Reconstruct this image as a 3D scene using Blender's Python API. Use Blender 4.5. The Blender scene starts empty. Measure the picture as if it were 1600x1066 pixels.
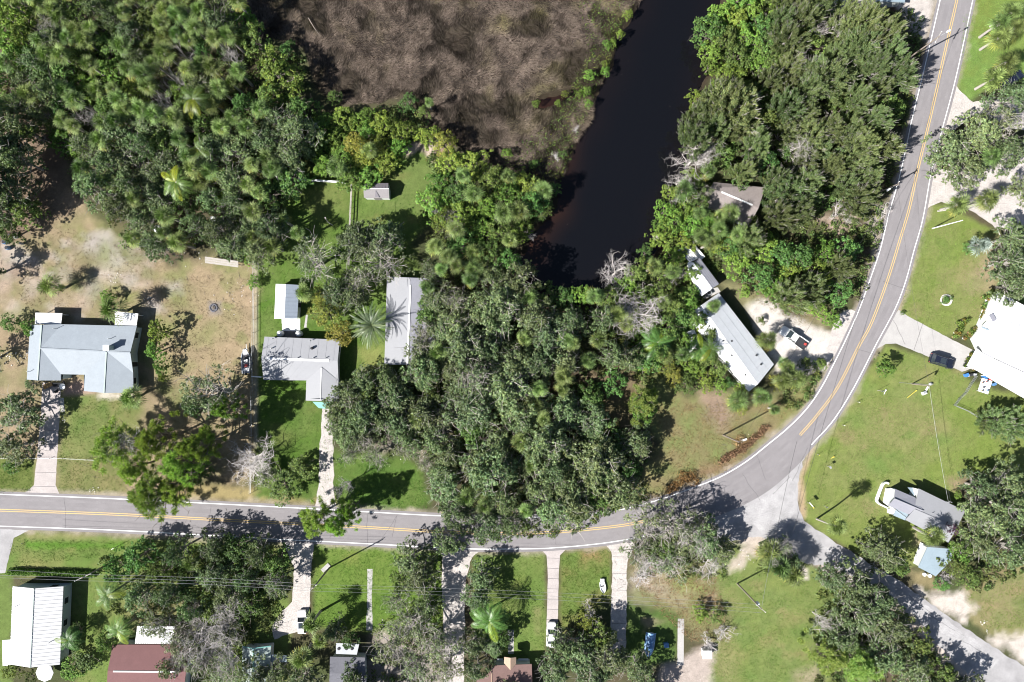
import bpy, math, random
import numpy as np
from mathutils import Vector, Euler

# ------------------------------------------------------------------ camera, sky, sun, exposure
SC = bpy.context.scene
COL = SC.collection
H = 133.0                      # flying height of the camera
S = 8.0                        # photo pixels per metre on the ground
CX, CY = 800.0, 533.0
SHAZ, SUNEL = math.radians(28), math.radians(43)
cam = bpy.data.cameras.new('camera'); cam.sensor_width = 36.0; cam.lens = 36.0 * H / 200.0
cam.clip_start = 1.0; cam.clip_end = 8000.0
co = bpy.data.objects.new('camera', cam); COL.objects.link(co); co.location = (0, 0, H)
SC.camera = co
world = bpy.data.worlds.new('World'); SC.world = world; world.use_nodes = True
nt = world.node_tree; nt.nodes.clear()
sky = nt.nodes.new('ShaderNodeTexSky'); sky.sky_type = 'NISHITA'; sky.sun_disc = False
sky.sun_elevation = SUNEL; sky.sun_rotation = math.atan2(-math.cos(SHAZ), -math.sin(SHAZ))
bg = nt.nodes.new('ShaderNodeBackground'); bg.inputs['Strength'].default_value = 0.05
wo = nt.nodes.new('ShaderNodeOutputWorld')
nt.links.new(sky.outputs[0], bg.inputs[0]); nt.links.new(bg.outputs[0], wo.inputs[0])
sl = bpy.data.lights.new('sun', 'SUN'); sl.energy = 5.0; sl.angle = math.radians(0.5); sl.color = (1.0, 0.975, 0.925)
so = bpy.data.objects.new('sun', sl); COL.objects.link(so); so.location = (-60, -40, 150)
so.rotation_euler = Vector((math.cos(SHAZ) * math.cos(SUNEL), math.sin(SHAZ) * math.cos(SUNEL), -math.sin(SUNEL))).to_track_quat('-Z', 'Y').to_euler()
SC.view_settings.view_transform = 'Standard'; SC.view_settings.look = 'None'
SC.view_settings.gamma = 1.0; SC.view_settings.use_curve_mapping = False
SC.view_settings.exposure = 1.05
SC.cycles.filter_width = 1.05
SC.cycles.max_bounces = 5; SC.cycles.diffuse_bounces = 1; SC.cycles.glossy_bounces = 2
SC.cycles.transmission_bounces = 3; SC.cycles.transparent_max_bounces = 4

rng = np.random.default_rng(7)
random.seed(7)


# ------------------------------------------------------------------ helpers
def P(px, py, h=0.0):
    k = (H - h) / H
    return ((px - CX) / S * k, (CY - py) / S * k, h)


def hash2(ix, iy, seed):
    n = (ix.astype(np.int64) * 374761393 + iy.astype(np.int64) * 668265263 + seed * 974634777) & 0xffffffff
    n = ((n ^ (n >> 13)) * 1274126177) & 0xffffffff
    return ((n ^ (n >> 16)) & 0xffffff) / float(0xffffff)


def vnoise(x, y, scale, seed=0, octaves=4, gain=.55):
    """value noise, -1..1"""
    x = np.asarray(x, float) / scale; y = np.asarray(y, float) / scale
    tot = 0; amp = 1; norm = 0
    for o in range(octaves):
        ix = np.floor(x); iy = np.floor(y); fx = x - ix; fy = y - iy
        fx = fx * fx * (3 - 2 * fx); fy = fy * fy * (3 - 2 * fy)
        a = hash2(ix, iy, seed + o); b = hash2(ix + 1, iy, seed + o)
        c = hash2(ix, iy + 1, seed + o); d = hash2(ix + 1, iy + 1, seed + o)
        tot = tot + amp * ((a * (1 - fx) + b * fx) * (1 - fy) + (c * (1 - fx) + d * fx) * fy)
        norm += amp; amp *= gain; x = x * 2.03 + 11.3; y = y * 2.03 + 5.7
    return tot / norm * 2 - 1


def make_mesh(name, V, faces, mats, tint=None, smooth=False, fmat=None):
    """faces: ndarray (n,k) or list of tuples"""
    me = bpy.data.meshes.new(name)
    V = np.asarray(V, dtype=np.float32)
    if isinstance(faces, np.ndarray):
        n, k = faces.shape
        me.vertices.add(len(V)); me.vertices.foreach_set('co', V.ravel())
        me.loops.add(n * k); me.loops.foreach_set('vertex_index', faces.ravel().astype(np.int32))
        me.polygons.add(n); me.polygons.foreach_set('loop_start', np.arange(0, n * k, k, dtype=np.int32))
        me.update(calc_edges=True)
    else:
        me.from_pydata([tuple(map(float, v)) for v in V], [], faces); me.update()
    if tint is not None:
        ca = me.color_attributes.new('tint', 'FLOAT_COLOR', 'POINT')
        t = np.ones((len(V), 4), dtype=np.float32); t[:, :3] = tint
        ca.data.foreach_set('color', t.ravel())
    for m in (mats if isinstance(mats, (list, tuple)) else [mats]): me.materials.append(m)
    if fmat is not None: me.polygons.foreach_set('material_index', np.asarray(fmat, dtype=np.int32))
    if smooth: me.polygons.foreach_set('use_smooth', np.ones(len(me.polygons), dtype=bool))
    return me


def link(name, me, parent=None, loc=None, label=None, cat=None, group=None, kind=None):
    o = bpy.data.objects.new(name, me); COL.objects.link(o)
    if parent: o.parent = parent
    if loc is not None: o.location = loc
    if label: o['label'] = label
    if cat: o['category'] = cat
    if group: o['group'] = group
    if kind: o['kind'] = kind
    return o


def thing(name, loc, label, cat, rz=0, group=None):
    o = link(name, None, None, loc, label, cat, group); o.rotation_euler = (0, 0, rz); o.empty_display_size = .5
    return o


class MB:
    """collects shapes into one mesh"""
    def __init__(s): s.v = []; s.f = []
    def add(s, V, F):
        b = len(s.v); s.v += [tuple(p) for p in V]; s.f += [tuple(b + i for i in f) for f in F]
    def box(s, c, d, rz=0, taper=1.0):
        x, y, z = d[0] / 2, d[1] / 2, d[2] / 2; ca, sa = math.cos(rz), math.sin(rz); V = []
        for sz in (-1, 1):
            t = taper if sz > 0 else 1
            for sx, sy in ((-1, -1), (1, -1), (1, 1), (-1, 1)):
                a, b = sx * x * t, sy * y * t
                V.append((c[0] + a * ca - b * sa, c[1] + a * sa + b * ca, c[2] + sz * z))
        s.add(V, [(3, 2, 1, 0), (4, 5, 6, 7), (0, 1, 5, 4), (1, 2, 6, 5), (2, 3, 7, 6), (3, 0, 4, 7)])
    def bar(s, p, q, w, h=None):
        """box beam from p to q"""
        h = h or w; p = Vector(p); q = Vector(q); d = q - p
        if d.length < 1e-6: return
        d.normalize(); up = Vector((0, 0, 1)) if abs(d.z) < .95 else Vector((1, 0, 0))
        a = d.cross(up).normalized() * w / 2; b = a.cross(d).normalized() * h / 2
        V = [p - a - b, p + a - b, p + a + b, p - a + b, q - a - b, q + a - b, q + a + b, q - a + b]
        s.add(V, [(0, 3, 2, 1), (4, 5, 6, 7), (0, 1, 5, 4), (1, 2, 6, 5), (2, 3, 7, 6), (3, 0, 4, 7)])
    def tube(s, pts, rad, n=6, cap=True):
        pts = [Vector(p) for p in pts]; rad = rad if hasattr(rad, '__len__') else [rad] * len(pts)
        b = len(s.v)
        for i, p in enumerate(pts):
            d = (pts[min(i + 1, len(pts) - 1)] - pts[max(i - 1, 0)])
            d = d.normalized() if d.length > 1e-6 else Vector((0, 0, 1))
            up = Vector((0, 0, 1)) if abs(d.z) < .9 else Vector((1, 0, 0))
            a = d.cross(up).normalized(); c = a.cross(d).normalized()
            for k in range(n):
                t = 2 * math.pi * k / n
                s.v.append(tuple(p + (a * math.cos(t) + c * math.sin(t)) * rad[i]))
        for i in range(len(pts) - 1):
            for k in range(n):
                k2 = (k + 1) % n
                s.f.append((b + i * n + k, b + i * n + k2, b + (i + 1) * n + k2, b + (i + 1) * n + k))
        if cap:
            s.f.append(tuple(b + k for k in range(n))[::-1]); e = b + (len(pts) - 1) * n
            s.f.append(tuple(e + k for k in range(n)))
    def lathe(s, prof, c=(0, 0, 0), n=16):
        b = len(s.v)
        for r, z in prof:
            for k in range(n):
                t = 2 * math.pi * k / n; s.v.append((c[0] + r * math.cos(t), c[1] + r * math.sin(t), c[2] + z))
        for i in range(len(prof) - 1):
            for k in range(n):
                k2 = (k + 1) % n; s.f.append((b + i * n + k, b + i * n + k2, b + (i + 1) * n + k2, b + (i + 1) * n + k))
        s.f.append(tuple(b + k for k in range(n))[::-1]); e = b + (len(prof) - 1) * n; s.f.append(tuple(e + k for k in range(n)))
    def prism(s, poly, z0, z1):
        n = len(poly); V = [(p[0], p[1], z0) for p in poly] + [(p[0], p[1], z1) for p in poly]
        s.add(V, [tuple(range(n))[::-1], tuple(range(n, 2 * n))] + [(i, (i + 1) % n, n + (i + 1) % n, n + i) for i in range(n)])
    def mesh(s, name, mat, smooth=False): return make_mesh(name, s.v, s.f, mat, smooth=smooth)
    def build(s, name, mat, parent=None, smooth=False, **k):
        return link(name, s.mesh(name, mat, smooth), parent, **k)


# ------------------------------------------------------------------ materials
def mat_base(name):
    m = bpy.data.materials.new(name); m.use_nodes = True
    return m, m.node_tree, m.node_tree.nodes['Principled BSDF']


def N(t, kind, **inp):
    n = t.nodes.new(kind)
    for k, v in inp.items():
        n.inputs[k.replace('_', ' ')].default_value = v
    return n


def simple(name, col, rough=.7, metal=0, var=.12, scale=3.0, bump=0, bscale=20, spec=.5, attr=False, fine=None, coat=0):
    """colour with two scales of grain; attr multiplies by the vertex tint"""
    m, t, b = mat_base(name)
    b.inputs['Roughness'].default_value = rough; b.inputs['Metallic'].default_value = metal
    b.inputs['Specular IOR Level'].default_value = spec; b.inputs['Coat Weight'].default_value = coat
    tc = t.nodes.new('ShaderNodeTexCoord')
    n1 = N(t, 'ShaderNodeTexNoise', Scale=scale, Detail=5.0, Roughness=.65); t.links.new(tc.outputs['Object'], n1.inputs['Vector'])
    mr = N(t, 'ShaderNodeMapRange', From_Min=.25, From_Max=.75, To_Min=1 - var, To_Max=1 + var); t.links.new(n1.outputs['Fac'], mr.inputs['Value'])
    mul = t.nodes.new('ShaderNodeVectorMath'); mul.operation = 'SCALE'; mul.inputs[0].default_value = col[:3]
    t.links.new(mr.outputs[0], mul.inputs['Scale']); out = mul.outputs[0]
    if fine:
        n2 = N(t, 'ShaderNodeTexNoise', Scale=fine[0], Detail=2.0, Roughness=.6); t.links.new(tc.outputs['Object'], n2.inputs['Vector'])
        m2 = N(t, 'ShaderNodeMapRange', From_Min=.3, From_Max=.7, To_Min=1 - fine[1], To_Max=1 + fine[1]); t.links.new(n2.outputs['Fac'], m2.inputs['Value'])
        s2 = t.nodes.new('ShaderNodeVectorMath'); s2.operation = 'SCALE'; t.links.new(out, s2.inputs[0]); t.links.new(m2.outputs[0], s2.inputs['Scale']); out = s2.outputs[0]
    if attr:
        a = t.nodes.new('ShaderNodeAttribute'); a.attribute_name = 'tint'
        mm = t.nodes.new('ShaderNodeVectorMath'); mm.operation = 'MULTIPLY'; t.links.new(out, mm.inputs[0]); t.links.new(a.outputs['Color'], mm.inputs[1]); out = mm.outputs[0]
    t.links.new(out, b.inputs['Base Color'])
    if bump:
        nb = N(t, 'ShaderNodeTexNoise', Scale=bscale, Detail=4.0); t.links.new(tc.outputs['Object'], nb.inputs['Vector'])
        bp = N(t, 'ShaderNodeBump', Strength=min(bump, 1.0), Distance=.06); t.links.new(nb.outputs['Fac'], bp.inputs['Height']); t.links.new(bp.outputs[0], b.inputs['Normal'])
    return m


def leafmat(name, col, rough=.55, trans=.22, spec=.3, hue=.025, val=.28):
    m, t, b = mat_base(name)
    b.inputs['Roughness'].default_value = rough; b.inputs['Specular IOR Level'].default_value = spec
    a = t.nodes.new('ShaderNodeAttribute'); a.attribute_name = 'tint'
    mm = t.nodes.new('ShaderNodeVectorMath'); mm.operation = 'MULTIPLY'; mm.inputs[0].default_value = col[:3]; t.links.new(a.outputs['Color'], mm.inputs[1])
    oi = t.nodes.new('ShaderNodeObjectInfo')
    hs = t.nodes.new('ShaderNodeHueSaturation')
    h1 = N(t, 'ShaderNodeMapRange', To_Min=.5 - hue, To_Max=.5 + hue); t.links.new(oi.outputs['Random'], h1.inputs['Value'])
    ml = N(t, 'ShaderNodeMath'); ml.operation = 'MULTIPLY'; ml.inputs[1].default_value = 7.31; t.links.new(oi.outputs['Random'], ml.inputs[0])
    fr = N(t, 'ShaderNodeMath'); fr.operation = 'FRACT'; t.links.new(ml.outputs[0], fr.inputs[0])
    h2 = N(t, 'ShaderNodeMapRange', To_Min=1 - val, To_Max=1 + val); t.links.new(fr.outputs[0], h2.inputs['Value'])
    t.links.new(h1.outputs[0], hs.inputs['Hue']); t.links.new(h2.outputs[0], hs.inputs['Value']); t.links.new(mm.outputs[0], hs.inputs['Color'])
    t.links.new(hs.outputs[0], b.inputs['Base Color'])
    tr = t.nodes.new('ShaderNodeBsdfTranslucent'); sc = t.nodes.new('ShaderNodeVectorMath'); sc.operation = 'MULTIPLY'; sc.inputs[1].default_value = (1.1, 1.5, .6)
    t.links.new(hs.outputs[0], sc.inputs[0]); t.links.new(sc.outputs[0], tr.inputs['Color'])
    mx = t.nodes.new('ShaderNodeMixShader'); mx.inputs[0].default_value = trans
    t.links.new(b.outputs[0], mx.inputs[1]); t.links.new(tr.outputs[0], mx.inputs[2])
    t.links.new(mx.outputs[0], t.nodes['Material Output'].inputs['Surface'])
    return m


M = {}
M['bark'] = simple('bark', (.17, .145, .12), .9, var=.35, scale=4, attr=False)
M['pale_bark'] = simple('pale_bark', (.36, .33, .30), .9, var=.3, scale=3)
M['dead_wood'] = simple('dead_wood', (.50, .46, .44), .9, var=.3, scale=3)
M['oak'] = leafmat('oak_leaf', (.135, .182, .074), spec=.5, rough=.5)
M['oak_open'] = leafmat('oak_leaf_thin', (.165, .198, .095), spec=.5, rough=.5)
M['yellow_oak'] = leafmat('yellow_leaf', (.27, .27, .055))
M['pepper'] = leafmat('bright_leaf', (.155, .24, .042), hue=.03, val=.3)
M['mixed'] = leafmat('mixed_leaf', (.112, .18, .045), hue=.035, val=.3)
M['olive'] = leafmat('olive_needle', (.175, .222, .09), rough=.7, trans=.28, spec=.2)
M['pine'] = leafmat('pine_needle', (.27, .345, .10), rough=.7, trans=.38, spec=.2)
M['palm'] = leafmat('palm_leaf', (.15, .21, .065), rough=.55, trans=.2, spec=.3)
M['feather'] = leafmat('feather_palm_leaf', (.10, .18, .04), rough=.4, trans=.2, spec=.5)
M['purple'] = leafmat('purple_leaf', (.12, .06, .09))
M['silver'] = leafmat('silver_leaf', (.34, .40, .37))
M['straw'] = leafmat('dry_stalk', (.26, .20, .125), rough=.8, trans=.1, spec=.2, val=.1)
M['marsh'] = leafmat('marsh_rush', (.125, .103, .078), rough=.8, trans=.1, spec=.25, val=.1)
M['under'] = leafmat('undergrowth_leaf', (.08, .115, .035))
M['grass_blade'] = leafmat('grass_blade', (.12, .19, .045), rough=.7, trans=.2, spec=.2)


# ------------------------------------------------------------------ polygons of the site (photo pixels)
RIVER = [(1000, -180), (996, 12), (982, 30), (962, 58), (954, 100), (930, 145), (922, 185), (906, 205), (890, 250), (874, 290), (866, 325), (846, 348),
         (834, 362), (822, 392), (808, 405), (815, 445), (860, 475), (925, 480), (968, 445), (1010, 412), (1040, 385), (1042, 330), (1075, 285), (1082, 245),
         (1100, 215), (1090, 160), (1100, 130), (1118, 100), (1112, 60), (1128, 30), (1132, -180)]
CREEK = [(835, 170), (842, 152), (868, 147), (895, 138), (905, 150), (880, 158), (850, 172)]
MARSH = [(360, -180), (1000, -180), (998, 15), (965, 60), (955, 105), (930, 150), (922, 190), (905, 210), (888, 260), (872, 300), (845, 300), (800, 275), (745, 245),
         (700, 225), (668, 190), (640, 150), (590, 160), (530, 165), (490, 130), (475, 75), (400, 55), (365, 20)]


def sdf(X, Y, poly):
    """signed distance (px), negative inside"""
    pts = np.asarray(poly, float); n = len(pts)
    d2 = np.full(X.shape, 1e12); inside = np.zeros(X.shape, bool)
    for i in range(n):
        ax, ay = pts[i]; bx, by = pts[(i + 1) % n]
        ex, ey = bx - ax, by - ay; L = ex * ex + ey * ey + 1e-9
        t = np.clip(((X - ax) * ex + (Y - ay) * ey) / L, 0, 1)
        d2 = np.minimum(d2, (X - ax - t * ex) ** 2 + (Y - ay - t * ey) ** 2)
        c = ((ay > Y) != (by > Y)) & (X < (bx - ax) * (Y - ay) / ((by - ay) if by != ay else 1e-9) + ax)
        inside ^= c
    return np.where(inside, -1, 1) * np.sqrt(d2)


def inpoly(x, y, poly):
    r = False; n = len(poly); j = n - 1
    for i in range(n):
        xi, yi = poly[i]; xj, yj = poly[j]
        if (yi > y) != (yj > y) and x < (xj - xi) * (y - yi) / (yj - yi) + xi: r = not r
        j = i
    return r


def catmull(pts, n=8):
    pts = [np.array(p, float) for p in pts]; out = []
    for i in range(len(pts) - 1):
        p0 = pts[max(i - 1, 0)]; p1 = pts[i]; p2 = pts[i + 1]; p3 = pts[min(i + 2, len(pts) - 1)]
        for k in range(n):
            t = k / n
            out.append(.5 * ((2 * p1) + (-p0 + p2) * t + (2 * p0 - 5 * p1 + 4 * p2 - p3) * t * t + (-p0 + 3 * p1 - 3 * p2 + p3) * t ** 3))
    out.append(pts[-1]); return out


def offset(L, d):
    L = np.array(L); T = np.gradient(L, axis=0); T /= np.linalg.norm(T, axis=1)[:, None] + 1e-9
    return L + np.stack([-T[:, 1], T[:, 0]], 1) * d


LW = [(-60, 770), (0, 772.5), (177, 779.4), (400, 790.5), (540, 798), (675, 805.5), (770, 808.5), (858, 807.5), (920, 803.5), (970, 796.5), (1030, 781), (1078, 764), (1124, 746), (1165, 722), (1200, 694.5), (1232, 668), (1262, 637), (1285, 603), (1302, 570),
      (1320, 534), (1342, 485), (1362, 430), (1376, 388), (1388, 338), (1407, 270), (1425, 187), (1440, 125), (1451, 78.5), (1469, 0), (1478, -45)]
RW = [(-60, 820), (0, 822.3), (187, 829), (400, 841), (540, 848), (625, 852.5), (720, 857.5), (800, 858), (860, 856.5), (925, 851), (977, 843.5), (1035, 831), (1090, 813), (1150, 790), (1200, 762), (1245, 722), (1268, 695), (1302, 657), (1334, 606),
      (1368, 540), (1398, 484), (1415, 440), (1428, 392), (1442, 342), (1454, 275), (1466, 225), (1491, 132), (1509, 51), (1520, 0), (1530, -45)]

# ------------------------------------------------------------------ ground
LIT = (.10, .078, .052); LAWN = (.16, .21, .05); LUSH = (.078, .145, .024); DRY = (.33, .245, .15); TAN = (.325, .243, .165)
SANDC = (.60, .53, .47); GSAND = (.40, .355, .33); MARSHC = (.07, .055, .042); OLV = (.165, .20, .07); RUST = (.24, .16, .10)


def build_ground():
    fx = np.arange(-108, 108.01, .36); fy = np.arange(-74, 74.01, .36)
    out = np.array([3000, 1500, 800, 500, 320, 220, 160, 130, 118, 112.])
    xs = np.concatenate([-out, fx, out[::-1]]); ys = np.concatenate([-out, fy[(fy > -200)], out[::-1]])
    ys = np.concatenate([-out * .98 + 0, fy, out[::-1] * .98]); ys = np.unique(np.where(np.abs(ys) > 74.1, np.sign(ys) * np.maximum(np.abs(ys), 78), ys))
    xs = np.unique(xs)
    X, Y = np.meshgrid(xs, ys); PX = X * S + CX; PY = CY - Y * S
    wob = vnoise(X, Y, 2.2, 3, 4) * 7 + vnoise(X, Y, .8, 9, 2) * 3
    n1 = vnoise(X, Y, 9, 21, 4); n2 = vnoise(X, Y, 2.5, 33, 4); n3 = vnoise(X, Y, .9, 41, 3)
    C = np.zeros(X.shape + (3,))
    base = np.array(LIT); grn = np.array((.07, .085, .035))
    k = np.clip(.5 + n1 * .9 + n2 * .4, 0, 1)[..., None]
    C[:] = base * (1 - k) + grn * k

    def layer(poly, col, feather=5, a=1.0, w=1.0, col2=None, mott=0.0, sc=1):
        px = [p[0] for p in poly]; py = [p[1] for p in poly]
        x0, x1, y0, y1 = min(px) - 40, max(px) + 40, min(py) - 40, max(py) + 40
        ii = np.where((PY[:, 0] > y0) & (PY[:, 0] < y1))[0]; jj = np.where((PX[0] > x0) & (PX[0] < x1))[0]
        if not len(ii) or not len(jj): return
        sl_ = np.s_[ii[0]:ii[-1] + 1, jj[0]:jj[-1] + 1]
        d = sdf(PX[sl_], PY[sl_], poly) + wob[sl_] * w
        m = np.clip(.5 - d / (2 * feather), 0, 1) * a
        if mott: m = m * np.clip(.5 + (n2[sl_] * 1.3 + n3[sl_] * .5) * mott + (1 - mott) * .5, 0, 1)
        c = np.array(col)
        if col2 is not None:
            kk = np.clip(.5 + n1[sl_] * .8 + n2[sl_] * .9, 0, 1)[..., None]; c = c * (1 - kk) + np.array(col2) * kk
        C[sl_] = C[sl_] * (1 - m[..., None]) + c * m[..., None]
    for g in GROUND_LAYERS: layer(**g)
    # sandy verge each side of the road
    for L, sg in ((catmull(LW), -1), (catmull(RW), 1)):
        o1 = offset(L, sg * 1.0); o2 = offset(L, sg * 9.0); m_ = len(L) // 6
        for q in range(6):
            a_ = o1[q * m_:(q + 1) * m_ + 2]; b_ = o2[q * m_:(q + 1) * m_ + 2]
            layer([tuple(p) for p in a_] + [tuple(p) for p in b_[::-1]], (.36, .31, .25), feather=3.5, a=.75, w=.9, mott=.35)
    # blotches on bare yards
    r2 = np.random.default_rng(5)
    for (x0, x1, y0, y1, n, cols) in BLOTCH:
        for _ in range(n):
            cx, cy = r2.uniform(x0, x1), r2.uniform(y0, y1); rr = r2.uniform(4, 15)
            ang = r2.uniform(0, 6.28); poly = [(cx + rr * (1.6 if q % 2 else 1) * math.cos(ang + q * 1.05), cy + rr * math.sin(ang + q * 1.05)) for q in range(6)]
            layer(poly, cols[r2.integers(len(cols))], feather=rr * .6, a=r2.uniform(.25, .7), w=1.2)
    v = 1 + n3 * .13 + vnoise(X, Y, .5, 77, 2) * .13
    C *= v[..., None] * .82
    far = np.clip(np.maximum(np.abs(X) - 106, np.abs(Y) - 73) / 6, 0, 1)[..., None]; C = C * (1 - far) + np.array((.07, .082, .038)) * far
    R = sdf(PX, PY, RIVER) + wob * .7; R2 = sdf(PX, PY, CREEK) + wob * .5; R = np.minimum(R, R2)
    Z = -1.6 * np.clip((4 - R) / 22, 0, 1) ** 1.2
    Z = np.where(np.abs(X) > 200, 0, Z) + 0 * X
    bank = np.clip((14 - R) / 12, 0, 1)[..., None]
    mud = np.array((.035, .027, .018))
    C = C * (1 - bank) + mud * bank
    V = np.stack([X.ravel(), Y.ravel(), Z.ravel()], 1)
    ny, nx = X.shape; idx = np.arange(nx * ny).reshape(ny, nx)
    F = np.stack([idx[:-1, :-1], idx[:-1, 1:], idx[1:, 1:], idx[1:, :-1]], -1).reshape(-1, 4)
    m = simple('ground_cover', (1, 1, 1), .95, var=.10, scale=1.2, bump=.8, bscale=9, spec=.1, attr=True, fine=(5.5, .20))
    me = make_mesh('ground', V, F, m, tint=C.reshape(-1, 3), smooth=True)
    link('ground', me, kind='structure')


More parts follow.
